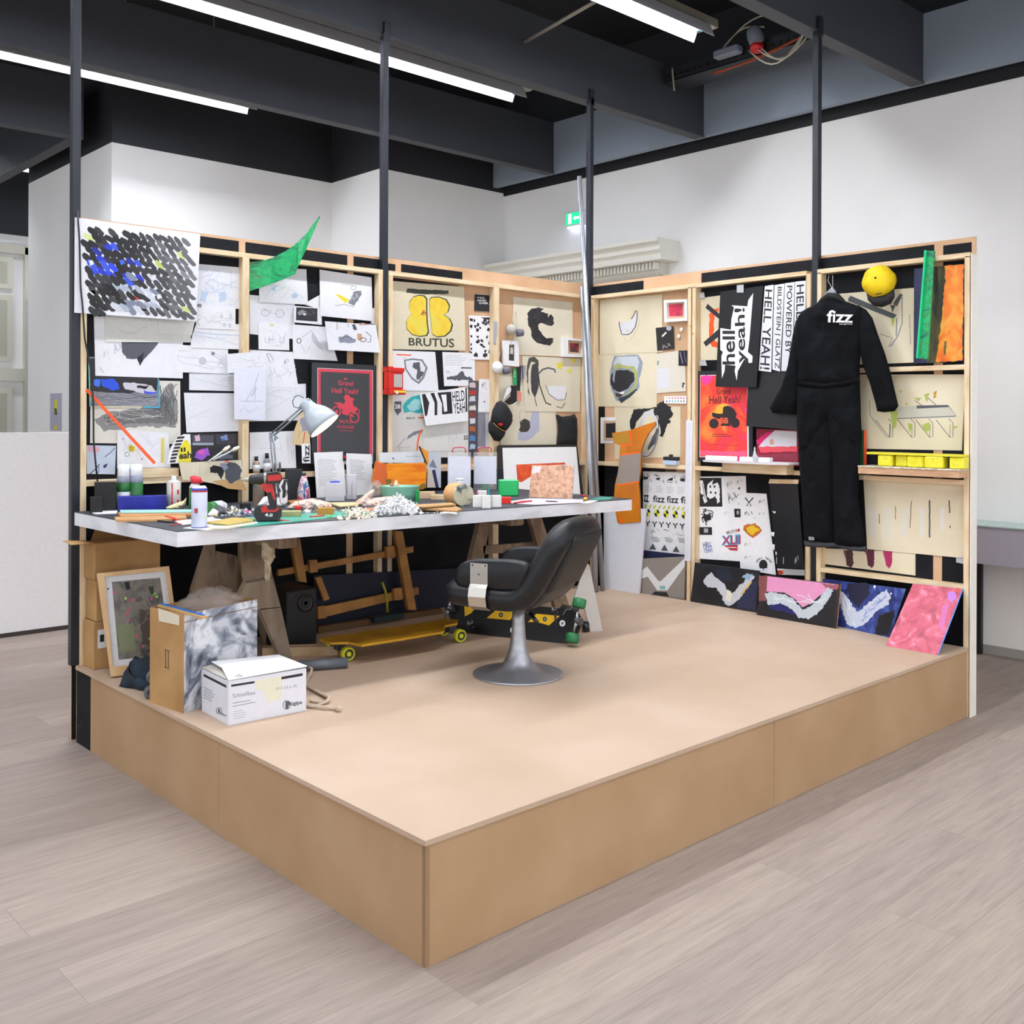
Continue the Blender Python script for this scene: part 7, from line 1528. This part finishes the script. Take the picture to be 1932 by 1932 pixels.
t = can('spray_can', 'tall pale blue and white spray can standing at the front edge of the table', P, .0325, hh, [('base_ring', 0, .03, 1.02, 1.02, mat('#24308c', .4)), ('can_body', .03, .86, 1, 1, mat('#cdd2e6', .35)), ('red_band', .86, .90, 1.005, 1.005, mat('#c8323a', .4)), ('blue_band', .90, .95, 1.005, 1, mat('#3a4fb0', .4)), ('cap', .95, 1.0, .92, .8, WH)])
f = face(P); r_ = side(P); b = MB(); q = P+f*.0315-r_*.02+Vector((0, 0, .065)); b.prism([q, q+r_*.014, q+r_*.014+Vector((0, 0, .02)), q+Vector((0, 0, .02))], f*.002, mat('#a63a34', .5)); b.build('label_mark', t); b = MB(); q = P+f*.024+r_*.021+Vector((0, 0, .045)); b.prism([q, q+r_*.007, q+r_*.007+Vector((0, 0, .006)), q+Vector((0, 0, .006))], f*.003, mat('#d6e02e', .4)); b.build('label_mark', t)
# lying can
a, c = tp_(393, 972)+Vector((0, 0, .032)), tp_(450, 962)+Vector((0, 0, .03)); c = a+(c-a).normalized()*.13
t = thing('lying_can', a, 'green and white spray can lying on its side behind the tall can', 'spray can'); ax = (c-a).normalized()
for part, s0, s1, rr, m in (('green_end', 0, .045, .030, SG), ('can_body', .045, .115, .030, CW), ('nozzle_cap', .115, .14, .022, WH)):
    b = MB(); b.lathe([(rr*.95, s0), (rr, s0+.003), (rr, s1-.003), (rr*.9, s1)], a, m, 20, axis=ax); b.build(part, t)

# ---- cordless drill
PD = tp_(503, 984); pd = cpl(PD); t = thing('cordless_drill', PD, 'red and black cordless drill standing upright on its battery', 'drill')
DB = mat('#1b1b1f', .5); DR = mat('#b81e1e', .4); MT = mat('#a8a49c', .3, .8)
def dp(name, q, m, th, o=0, lab=None):
    b = MB(); p = pd.off(o+th/2); pts = [bp(u, v, p) for u, v in q]; b.prism(pts, -pd.n*th, m); return b.build(name, t, lab)
dp('battery', [(480, 960), (486, 955), (528, 956), (532, 962), (531, 975), (526, 982), (484, 982), (479, 974)], DB, .075)
dp('battery_clip', [(492, 958), (502, 954), (506, 962), (518, 962), (524, 957), (528, 960), (520, 966), (494, 967)], DR, .078)
dp('handle', [(500, 922), (514, 920), (521, 940), (523, 956), (509, 957), (505, 940)], DB, .035)
dp('handle_grip', [(494, 912), (514, 912), (518, 930), (520, 944), (516, 942), (511, 928), (503, 930), (498, 924)], DR, .038)
dp('motor_housing', [(503, 893), (524, 890), (531, 895), (533, 905), (528, 912), (504, 913)], DB, .06, 0)
dp('housing_shell', [(505, 897), (530, 895), (531, 906), (505, 908)], DR, .064)
ax = (bp(466, 904, pd)-bp(500, 902, pd)).normalized(); cc = bp(503, 903, pd)
b = MB(); b.lathe([(.024, 0), (.026, .006), (.026, .03), (.024, .034), (.022, .05), (.020, .068), (.015, .074)], cc, DB, 24, axis=ax); b.build('chuck', t)
b = MB(); b.lathe([(.027, .0), (.027, .012)], cc, MT, 24, axis=ax); b.build('gear_ring', t); b = MB(); b.tube([cc+ax*.07, cc+ax*.09, cc+ax*.095, cc+ax*.125], [.009, .009, .005, .003], MT, 10); b.build('drill_bit', t)
s = Sheet([(499, 968), (516, 968), (516, 975), (499, 975)], pd.off(.038), DB, .001); s.text('4.0', [(500, 968), (515, 969), (514, 975), (499, 974)], WH, .03); s.build('battery_label', t)

# ---- desk lamp
PL = Vector((.80, 2.30, TZ)); PL = on(524, Y=2.35); pl = cpl(PL); t = thing('desk_lamp', PL, 'white metal swing-arm desk lamp switched on, shade tilted over the table', 'lamp')
LM = mat('#7f848b', .3, .5); LMW = mat('#aab1ba', .3)
b = MB(); b.lathe([(.035, 0), (.035, .015), (.015, .02), (.013, .05)], PL, LM, 20); b.build('base_clamp', t)
J0 = Vector((PL.x, PL.y, TZ+.04)); J1 = bp(512, 822, pl); J2 = bp(574, 768, pl)
sd_ = cR0*.008
for k in (-1, 1):
    b = MB(); b.tube([J0+sd_*k, J1+sd_*k], .0045, LM, 8); b.build('lower_arm', t); b = MB(); up = Vector((0, 0, .011)); b.tube([J1+up*k, J2+up*k], .0045, LM, 8); b.build('upper_arm', t)
b = MB(); b.prism([bp(u, v, pl.off(.004)) for u, v in ((507, 815), (518, 820), (526, 826), (514, 836), (508, 826))], -pl.n*.008, LM); b.build('elbow_plate', t)
b = MB(); pts = [J1.lerp(J2, .08+.30*i/30)+Vector((0, 0, -.006))+pl.n*.004*math.cos(i*2.1)+Vector((0, 0, .004*math.sin(i*2.1))) for i in range(31)]; b.tube(pts, .0012, LM, 5); b.build('spring', t)
A0 = bp(574, 758, pl); A1 = bp(612, 804, pl)+pl.n*.035; ax = (A1-A0).normalized(); S_ = (A1-A0).length; u_ = 1/pm(PL)
prof = [(11, 0), (12, .04), (13, .18), (15, .30), (19, .38), (25, .52), (29, .68), (31.5, .85), (33, 1.0)]
rim = [(33-1.2, 1.0), (30, .85), (27, .68), (23, .52), (17, .38)]
n_ = 36; xa = ax.orthogonal().normalized(); ya = ax.cross(xa)
def shell(prof_, m, nm):
    b = MB(); vs = []; fs = []
    for r, h in prof_:
        for k in range(n_): a = 2*math.pi*k/n_; vs.append(A0+ax*(h*S_)+(xa*math.cos(a)+ya*math.sin(a))*r*u_)
    for i in range(len(prof_)-1):
        for k in range(n_): fs.append((i*n_+k, i*n_+(k+1) % n_, (i+1)*n_+(k+1) % n_, (i+1)*n_+k))
    b.add(vs, fs, m, True); return b.build(nm, t)
shell([(1, -.02)]+prof+rim[:1], LMW, 'lamp_shade'); shell(rim, mat('#f3ead2', .4), 'shade_lining')
b = MB(); b.lathe([(.006, 0), (.016, .012), (.022, .03), (.018, .045), (.004, .055)], A0+ax*S_*.55, emat('warm bulb', '#ffd28a', 14), 16, axis=ax); b.build('bulb', t)
b = MB(); b.tube([J2, J2.lerp(A0+ax*S_*.2, .8)], .008, mat('#8a6a45', .4), 10); b.build('shade_joint', t)
b = MB(); b.tube([bp(u, v, pl.off(.01)) for u, v in ((573, 751), (566, 746), (557, 748), (552, 757), (554, 767), (562, 770), (570, 765))], .0022, mat('#3b3d42', .5), 6); b.build('lamp_cable', t)
for k in range(3):
    b = MB(); q = A0+ax*S_*(.06+.0)+xa*0; cc = bp(577+k*3.2, 757-k*1.2, pl.off(.030)); b.box((cc.x-.0015, cc.y-.001, cc.z-.008), (cc.x+.0015, cc.y+.001, cc.z+.008), INK); b.build('vent_slot', t)
l = bpy.data.lights.new('bulb_light', 'POINT'); l.energy = 1.6; l.color = (1, .72, .42); l.shadow_soft_size = .02; lo = bpy.data.objects.new('bulb_light', l); COL.objects.link(lo); lo.parent = t; lo.location = (A0+ax*S_*.95)-PL

# ---- jars on the rail, small things at the back
for (u0, u1, vt, m, lab) in ((478, 491, 861, mat('#9c8a72', .4), 'small brown bottle on the rail behind the drill, left one'), (498, 511, 855, mat('#7a7c80', .3), 'small grey bottle with a black lid on the rail behind the drill')):
    c = bp((u0+u1)/2, 885, PY(2.79)); P = Vector((c.x, 2.795, 1.277)); r = (u1-u0)/2/pm(P)
    t = thing('small_bottle', P, lab, 'bottle'); h = hgt(P, vt); b = MB(); b.lathe([(r*.9, 0), (r, .003), (r, h*.62), (r*.6, h*.74)], P, m, 16); b.build('glass_body', t); b = MB(); b.lathe([(r*.55, h*.74), (r*.55, h)], P, INK, 14); b.build('lid', t); b = MB(); b.lathe([(r*1.02, h*.15), (r*1.02, h*.5)], P, CW, 16); b.build('label_band', t)
for k, (u, lab) in enumerate(((520, 'brown marker standing on the rail by the lamp arm'), (529, 'grey marker standing on the rail by the lamp arm'))):
    c = bp(u, 880, PY(2.79)); b = MB(); b.lathe([(.006, 0), (.006, .05), (.003, .06)], (c.x, 2.795, 1.277), mat(('#6a4a34', '#55585e')[k], .4), 10); b.build('marker', None, lab, 'marker')
P = on(554, Y=2.66); obox('black_board', 'dark grey upright board behind the lamp and the patterned bottle', 'board', P, 32/pm(P), .012, hgt(P, 885), mat('#1f2226', .5))
P = on(573, Y=2.55); t = thing('patterned_bottle', P, 'blue and pink patterned bottle behind the drill', 'bottle'); r = 12.5/pm(P); h = hgt(P, 892)
PB = nmat('blue pink pattern', ['#1d3a6a', '#3c6aa0', '#d8dce6', '#d05a80', '#2a4a80'], 22, (1, 1, .7), .3, 4, 1, 0, [.3, .42, .5, .58, .68]); b = MB(); b.lathe([(r*.8, 0), (r, .01), (r*.9, h*.45), (r*.55, h*.75), (r*.35, h*.9)], P, PB, 18); b.build('glass_body', t); b = MB(); b.lathe([(r*.36, h*.88), (r*.34, h)], P, mat('#2c2d33', .4), 12); b.build('lid', t)
P = on(530, Y=2.5); obox('printed_box', 'small black and white printed box directly behind the drill', 'box', P, 26/pm(P), .04, hgt(P, 905), nmat('black white print', ['#15161a', '#2c2d33', '#dcdce2', '#efeff2'], 30, (1, 1, .5), .5, 3, .5, 0, [.4, .47, .52, .6]), 15)
P = on(487, Y=2.5); obox('paint_tin', 'small dark tin with an orange label left of the drill handle', 'tin', P, 20/pm(P), .04, hgt(P, 915), nmat('tin label', ['#4a4038', '#6a6258', '#b0522c'], 24, (1, 1, .4), .5, 3), -10)
# tubs on the front letters
P = on(632, Y=2.45); t = thing('clear_box', P, 'clear plastic tub with a bright blue lid in front of the typed letters', 'container'); w_ = 36/pm(P); h = hgt(P, 908)
o = obox('tub', None, None, P, w_, .07, h*.92, glass_mat('milky plastic', '#d5d9e6', .55, .2), 0, None, .003, t)
obox('blue_lid', None, None, P+face(P)*-.02, w_*.5, .03, .008, mat('#1a3fd0', .3), 0, None, .002, t, h*.92)
P = on(664, Y=2.5); t = thing('clear_box', P, 'clear lidded jar with a brown brush inside beside the blue lidded tub', 'container'); o = obox('tub', None, None, P, .055, .06, hgt(P, 895), glass_mat('milky plastic', '#d5d9e6', .55, .2), 10, None, .003, t); obox('brush_end', None, None, P-face(P)*.02, .012, .012, hgt(P, 902)*.8, mat('#8a4a3a', .6), 0, None, .001, t)
# heaps of shavings
SHV = nmat('plaster shavings', ['#b5aa92', '#dcd2ba', '#f2ecdc', '#fbf8ee'], 60, (1, 1, 1), .9, 5, 1, .6); SHW = nmat('white crumpled tissue', ['#c9ccd2', '#e6e8ec', '#f6f6f4'], 40, (1, 1, 1), .9, 5, 1, .6)
def heap(label, u0, u1, v0, n, m, sz, seed, zh, name='shavings', sd_v=8):
    b = MB(); rr = random.Random(seed)
    for k in range(n):
        u = rr.triangular(u0, u1); v = v0+rr.uniform(-sd_v, sd_v); e = 1-abs((u-(u0+u1)/2)/((u1-u0)/2))
        P = bp(u, v, TT)+Vector((0, 0, rr.random()*zh*e)); s_ = sz*rr.uniform(.5, 1.2); N = rr.randint(4, 6)
        ax = Vector((rr.uniform(-1, 1), rr.uniform(-1, 1), rr.uniform(.2, 1))).normalized(); x = ax.orthogonal().normalized(); y = ax.cross(x)
        P.z = max(P.z, TZ+s_*.3)
        vs = [P+(x*math.cos(2*math.pi*i/N)+y*math.sin(2*math.pi*i/N))*s_*rr.uniform(.5, 1)+ax*rr.uniform(-.4, .4)*s_ for i in range(N)]+[P+ax*s_*.45, P-ax*s_*.3]
        b.add(vs, [(i, (i+1) % N, N) for i in range(N)]+[((i+1) % N, i, N+1) for i in range(N)], m)
    o = b.build(name, None, label, 'shavings'); o['kind'] = 'stuff'; return o
heap('heap of cream plaster shavings left of the white tissue pile', 632, 718, 973, 260, SHV, .010, 3, .03)
heap('fluffy white shavings heap at the middle of the table edge', 700, 802, 966, 380, SHW, .014, 4, .085)
heap('cream offcut crumbs behind the green mat', 560, 640, 960, 60, SHV, .007, 6, .006, 'crumbs', 6)
heap('scattered scraps between the cans and the drill', 398, 480, 968, 110, nmat('mixed scraps', ['#6a6d75', '#c9cbd2', '#efefef', '#c0a850'], 50, (1, 1, 1), .8, 3), .012, 9, .02, 'scraps', 7)
heap('white crumbs under the kraft cylinder', 800, 880, 965, 60, SHV, .006, 12, .004, 'crumbs', 4)
# crumpled papers
CP = nmat('crumpled pinkish paper', ['#a98f86', '#cbb5aa', '#ddcac0', '#e9dcd4'], 14, (1, 1, 1), .8, 6, 1, .3)
def crump(label, ol, Y, m, T=.05, cat='paper', name='crumpled_paper', wr=.022, back=.8):
    b = MB(); P = on(sum(p[0] for p in ol)/len(ol), Y=Y); inflate(b, ol, cpl(P), T, 9, m, back, 3, wr, 42, len(ol), 3, False); return b.build(name, None, label, cat)
crump('flat pinkish crumpled paper in front of the patterned bottle', [(540, 958), (556, 946), (590, 940), (622, 948), (628, 957), (600, 962), (560, 964)], 2.15, CP)
crump('folded pinkish paper bag in front of the orange board', [(655, 965), (672, 945), (700, 925), (708, 922), (700, 940), (735, 936), (752, 946), (730, 958), (700, 964), (680, 968)], 2.15, CP)
crump('translucent crumpled bag below the orange board', [(690, 925), (700, 910), (712, 905), (722, 915), (718, 935), (695, 938)], 2.4, glass_mat('crumpled plastic', '#d9cfc8', .3, .3))
crump('white paper cone standing left of the drill battery', [(484, 955), (497, 938), (508, 935), (508, 955)], 2.1, WH)
crump('grey rag beside the lying can', [(398, 968), (412, 952), (424, 958), (428, 970), (410, 972)], 2.0, mat('#4a4c54', .9), .04, 'rag', 'grey_rag')
crump('white crumpled tissue right of the tall can', [(392, 970), (402, 959), (412, 964), (410, 974), (394, 974)], 1.85, WH, .03)
crump('white tissue with yellow edge at the back', [(313, 957), (330, 950), (346, 945), (352, 938), (350, 952), (336, 960), (316, 962)], 2.45, mat('#e2d9a8', .8), .02)
# orange painted board
P = on(752, Y=2.58); P0 = on(704, Y=2.60); P1 = on(804, Y=2.56)
pl = PY(2.56)
s = Sheet([(709, 869.5), (726, 875), (803.5, 873), (805, 895), (803, 921), (760, 930), (735, 921), (703, 914), (702, 905)], pl, nmat('orange brushwork', ['#e0680c', '#ee8410', '#f59a14', '#ef7d20'], 8, (.6, 1, 4), .4, 6, .6, .1), .006, mat('#7a5a20', .6))
s.blob([(709, 871), (728, 876), (732, 900), (724, 917), (704, 912), (704, 900)], mat('#d4622c', .5), 1.5, 4); s.blob([(728, 905), (738, 904), (740, 916), (726, 918)], mat('#7a6420', .5), 1.5, 4); s.blob([(785, 917), (803, 912), (802, 922), (780, 924)], mat('#8a6a1c', .5), 1.5, 4); s.build('orange_board', None, 'glowing orange painted board with a rust corner standing at the back of the table', 'painting')
s = Sheet([(791, 842), (808, 852), (809, 873), (806, 876)], PY(2.62), mat('#e89a2a', .4), .006, mat('#2a2a2a', .5)); s.line([(791, 842), (805, 876)], INK, 3); s.build('orange_shard', None, 'pointed orange shard with a black edge behind the orange board', 'board')
s = Sheet([(716, 854), (800, 852), (800, 874), (716, 873)], PY(2.70), PW2, .002); s.ell((742, 865), 1.6, 1.4, INK); s.line([(765, 861), (795, 861)], GR, 1); s.build('paper_sheet', None, 'white sheet with one dot standing behind the orange board', 'paper')
s = Sheet([(808, 853), (832, 852), (832, 920), (806, 920)], PY(2.66), mat('#c9ccd4', .5), .004); s.poly([(817, 866), (825, 884), (809, 880)], mat('#7d8090', .5)); s.poly([(815, 887), (821, 886), (828, 920), (820, 920)], mat('#252a58', .5)); s.poly([(807, 884), (814, 884), (822, 920), (808, 920)], mat('#d9c8b8', .6)); s.build('triangle_print', None, 'pale board with a grey triangle and a navy slanting bar', 'print')
# mint tub
P = on(754, Y=2.25); t = thing('mint_tub', P, 'oval mint green plastic tub with a white rim', 'tub'); k = pm(P); W_ = 36/k; h = hgt(P, 916); f = face(P); r_ = side(P)
MI = mat('#7fb8a2', .35)
def oval(sc, z): return [P+r_*W_*sc*math.cos(2*math.pi*i/28)-f*(.07*sc*math.sin(2*math.pi*i/28)+.0)+Vector((0, 0, z)) for i in range(28)]
b = MB(); b.loft([oval(.86, 0), oval(.95, h*.5), oval(1.0, h*.9), oval(1.04, h), oval(.95, h), oval(.93, h*.7)], MI); b.build('tub_body', t); b = MB(); b.loft([oval(.93, h*.55), oval(.93, h*.93)], mat('#cfe6dc', .5)); b.build('white_filling', t); b = MB(); q = P+f*.055+r_*W_*.93+Vector((0, 0, h*.2)); b.box((q.x-.012, q.y-.006, q.z-.02), (q.x+.012, q.y+.006, q.z+h*.55), mat('#1f9a48', .35), c=.003); b.build('green_handle', t)
P2 = P+Vector((0, 0, h*.94)); b = MB(); b.lathe([(.018, 0), (.014, .012), (.004, .035)], P2-r_*.02, mat('#c9b8a0', .7), 10); b.build('clay_cone', None, 'small clay cone standing in the mint tub', 'clay')
b = MB(); b.lathe([(.009, 0), (.010, .012), (.004, .02)], P2-r_*.045, mat('#9a6a60', .7), 10); b.build('clay_pellet', None, 'small reddish clay pellet beside the cone in the tub', 'clay')
# wood and cylinder
P = on(800, Y=2.28); obox('balsa_block', 'pale balsa block right of the mint tub', 'wood', P, 42/pm(P), .05, hgt(P, 928), mat('#d9bc98', .7), 5)
P = on(838, Y=2.15); obox('balsa_block', 'small pale wood block in front of the kraft cylinder', 'wood', P, 50/pm(P), .05, hgt(P, 934), nmat('pale wood pieces', ['#c9a67c', '#dcc09a', '#e6cfae'], 12, (1, 1, 1), .7), -4)
for k, (q, m, lab, z) in enumerate((([(765, 953), (850, 948), (860, 951), (800, 956)], mat('#b08a5c', .7), 'long thin wood strips crossing behind the white shavings, upper', .018), ([(775, 958), (858, 953), (872, 961), (864, 963), (800, 960)], mat('#a87f50', .7), 'brown wood strips under the pale ones behind the shavings', .006), ([(620, 948), (672, 947), (676, 952), (640, 955)], mat('#d6c49c', .7), 'pale stick lying behind the cream shavings', .003), ([(540, 944), (570, 942), (578, 945), (548, 948)], mat('#a87744', .7), 'brown wood strip in front of the dark board', .003), ([(680, 960), (712, 957), (716, 960), (688, 963)], mat('#e0784a', .6), 'orange strip near the cream shavings', .003))):
    flat('wood_strip', lab, 'wood', q, m, .008, TZ+z)
A = tp_(850, 955); t = thing('kraft_cylinder', A, 'short kraft cardboard cylinder with a speckled grey end', 'cylinder'); a0 = bp(874, 941, cpl(A)); ax = (face(A)*.9+side(A)*.45).normalized(); R_ = 21/pm(A); a0.z = TZ+R_
b = MB(); b.lathe([(R_*.97, -.12), (R_, -.117), (R_, -.002)], a0, mat('#c99a68', .7), 28, axis=ax); b.build('cardboard_tube', t); b = MB(); b.lathe([(R_*1.02, -.004), (R_*1.02, .006), (R_*.98, .008)], a0, nmat('speckled end', ['#4d4f54', '#75777a', '#b8b296', '#c6c0a6'], 16, (1, 1, 1), .8, 4, .5, 0, [.36, .44, .48, .6]), 28, axis=ax); b.build('end_cap', t)
# clear boxes with red handles
for k, (u0, u1, lab) in enumerate(((844, 889, 'left one of two clear storage boxes with pink red handles'), (893, 938, 'right one of two clear storage boxes with pink red handles'))):
    P = on((u0+u1)/2, Y=2.58-.02*k); t = thing('storage_box', P, lab, 'storage box'); kk = pm(P); w_ = (u1-u0)/kk; h = hgt(P, 852); RH = mat('#d0304c', .4)
    obox('clear_case', None, None, P, w_, .09, h*.98, glass_mat('storage plastic', '#dfe3ea', .2, .1), 0, None, .003, t)
    obox('paper_label', None, None, P+face(P)*.002, w_*.94, .001, h*.72, mat('#dfe1ee', .6), 0, None, 0, t, h*.16)
    M_ = [(866-22, 850), (866-20, 846), (866+20-4, 845)]
    um = (u0+u1)/2; b = MB(); pts = [bp(um+du, 848+dv, cpl(P).off(-.02)) for du, dv in ((-12, 6), (-13, 1), (-10, -3), (0, -4), (8, -4), (12, -1), (11, 6))]; b.tube(pts, .0035, RH, 8); b.build('handle', t)
    obox('contents', None, None, P-face(P)*.01, w_*.3, .03, h*.13, mat(('#4a4742', '#1f8a55')[k], .5), 0, None, .002, t, .004)
b = MB()
for k in range(5):
    P = on(868, Y=2.50); b.lathe([(.026-.001*k, .018*k), (.031-.001*k, .018*k+.016), (.028-.001*k, .018*k+.0175)], P, WH, 18)
o = b.build('stacked_cups', None, 'stack of white paper cups in front of the left clear storage box', 'cups')
# white cubes, group
for k, (u, v, h) in enumerate(((900, 957, 22), (918, 959, 24), (938, 957, 22), (910, 943, 24))):
    P = tp_(u, v) if k < 3 else on(910, 950); o = obox('white_cube', None, None, P, 16.5/pm(P), .04, (h)/pm(P), mat('#e6e5e2', .8), (-8, 5, 12, 0)[k], 'small white cubes at the table edge'); tag(o, ('white cube at the table edge next to the speckled cylinder end', 'middle white cube of the front three at the table edge', 'white cube at the table edge nearest the red block', 'larger white block behind the three small cubes')[k], 'cube')
GN = mat('#12b05c', .3)
P = on(960, Y=2.10); obox('green_box', 'bright green plastic box at the right of the clear storage boxes', 'box', P, 38/pm(P), .05, hgt(P, 905), GN, 6, None, .006)
P = tp_(954, 950); obox('red_block', 'small bright red block in front of the green box', 'block', P, 20/pm(P), .03, 12/pm(P), mat('#e0241c', .4), 0)
P = tp_(922, 938); obox('teal_clip', 'tiny turquoise clip between the white cubes and the green box', 'clip', P, .012, .012, .045, mat('#2a9aa8', .4))
P = tp_(905, 935); obox('pink_case', 'small pink and violet case behind the white cubes', 'case', P, .04, .03, .03, mat('#a8607c', .5), 8)
for (q0, q1, r, m, lab, nm) in (((970, 951), (1003, 947), .006, mat('#d03038', .35), 'red screwdriver handle near the right clear box', 'screwdriver'), ((1030, 947), (1052, 948), .004, INK, 'black marker pen lying right of the red screwdriver', 'pen'), ((1093, 936), (1108, 937), .004, RED, 'red pen at the right end of the table', 'pen'), ((255, 979), (330, 988), .004, INK, 'long black handled tool at the left front edge', 'tool'), ((312, 978), (334, 984), .008, mat('#e03020', .35), 'red plastic handle lying at the left front edge', 'handle_tool'), ((320, 992), (352, 988), .0025, mat('#c8382e', .4), 'thin red pencil at the left front corner', 'pencil'), ((285, 974), (308, 976), .006, WH, 'white and red marker beside the red handle', 'marker'), ((512, 983), (546, 984), .004, mat('#e0342c', .4), 'flat red tool in front of the drill battery', 'tool'), ((585, 977), (612, 975), .005, mat('#c8401c', .4), 'orange and black knife on the green mat', 'knife'), ((618, 977), (626, 976), .005, mat('#58c040', .4), 'small green cap beside the orange knife', 'cap_piece'), ((245, 972), (262, 975), .005, mat('#8a3a34', .5), 'brown red pen near the plywood strip', 'pen'), ((455, 968), (476, 975), .004, mat('#7a7fb0', .4), 'blue grey pen left of the drill battery', 'pen'), ((425, 966), (450, 968), .006, mat('#a8862c', .5), 'ochre stick left of the drill', 'stick')):
    A, B_ = tp_(*q0)+Vector((0, 0, r)), tp_(*q1)+Vector((0, 0, r)); b = MB(); b.tube([A, A.lerp(B_, .5), B_], [r*.8, r, r*.7], m, 10); b.build(nm, None, lab, nm.replace('_', ' '))
P = tp_(572+25, 975); obox('wood_block', 'small ochre wood block on the green mat', 'block', tp_(615, 972), 30/pm(P), .03, 14/pm(P), mat('#b9802c', .6), 5)
obox('green_sponge', 'pale olive sponge right of the drill battery', 'sponge', tp_(550, 976), 36/pm(P), .04, 12/pm(P), mat('#a3a070', .8), 0, None, .004)
P = tp_(574, 968); b = MB(); b.lathe([(.014, 0), (.015, .02), (.010, .028)], P, mat('#eceef0', .4), 16, axis=(1, 0, .2)); b.build('bottle_top', None, 'white and yellow bottle top right of the sponge', 'bottle top')
P = tp_(562, 965); b = MB(); b.lathe([(.013, 0), (.014, .028), (.010, .03)], P, mat('#d0242c', .4), 16); b.build('bottle_top', None, 'red bottle top beside the sponge', 'bottle top')
P = tp_(467, 968); b = MB(); b.lathe([(.016, 0), (.015, .008), (.006, .014)], P, mat('#e0309a', .4), 14); b.build('pink_putty', None, 'small magenta blob left of the drill battery', 'putty')
P = tp_(464, 962); obox('black_blob', 'small black and blue case behind the magenta blob', 'case', P, .05, .03, .035, mat('#15171d', .4), 10)
P = tp_(1105, 944); b = MB(); b.lathe([(.012, 0), (.014, .01), (.006, .018)], P, mat('#e0a02c', .5), 14); b.build('orange_ball', None, 'small orange yellow ball at the right end of the table', 'ball')
P = tp_(1092, 948); flat('wedge_scrap', 'white paper scrap below the orange ball', 'paper', [(1096, 948), (1112, 944), (1128, 944), (1112, 949)], WH, .003)
# textured painting leaning upright and the matted print behind
a, c = tp_(998, 938), tp_(1079, 941); n = Vector((0, 0, 1)).cross(c-a).normalized(); n = -n if n.dot(CAM-a) > 0 else n
pt_ = P3(a, c, (a+c)/2+n*.03+Vector((0, 0, .18)))
s = Sheet([(1003.5, 877.5), (1083, 878), (1079.5, 941), (998, 938)], pt_, nmat('speckled salmon paint', ['#8f6f5e', '#b98c72', '#cc9c80', '#d6aa8a', '#c9b6a4'], 38, (1, 1, 1), .6, 8, 1, .4, [.3, .42, .5, .6, .72]), .008, mat('#7f9ac0', .5)); s.blob([(1005, 880), (1022, 879), (1018, 892), (1005, 893)], mat('#d8cfd0', .6), 2, 3); s.build('textured_painting', None, 'speckled salmon painting propped upright on the right of the table', 'painting')
t = thing('matted_print', Vector((3.1, 2.66, .9)), 'wide matted print in a dark frame behind the right end of the table', 'picture frame')
pm_ = P3(bp(941, 935, PY(2.60)), bp(1101, 936, PY(2.60)), bp(1020, 841, PY(2.73)))
s = Sheet([(941, 840), (1089, 838.5), (1104, 960), (941, 962)], pm_, mat('#1b1714', .5), .02, mat('#2a2019', .5)); s.build('frame', t)
s = Sheet([(948, 845), (1087, 843), (1097, 955), (953, 956)], pm_.off(.002), mat('#dcdcdc', .7), .001); s.poly([(974, 876.5), (1066, 872.5), (1067, 876.5), (1003, 879), (1003, 898), (984, 910), (976, 908)], nmat('red orange ink', ['#a8341c', '#c8441c', '#d8602c'], 20, (1, 1, 1), .5, 5)); s.build('matted_sheet', t)
P = on(943, Y=2.55); obox('black_bracket', 'small black bracket block at the corner of the matted print', 'bracket', P, 13/pm(P), .03, hgt(P, 883), INK, 0)
bpy.context.view_layer.update()
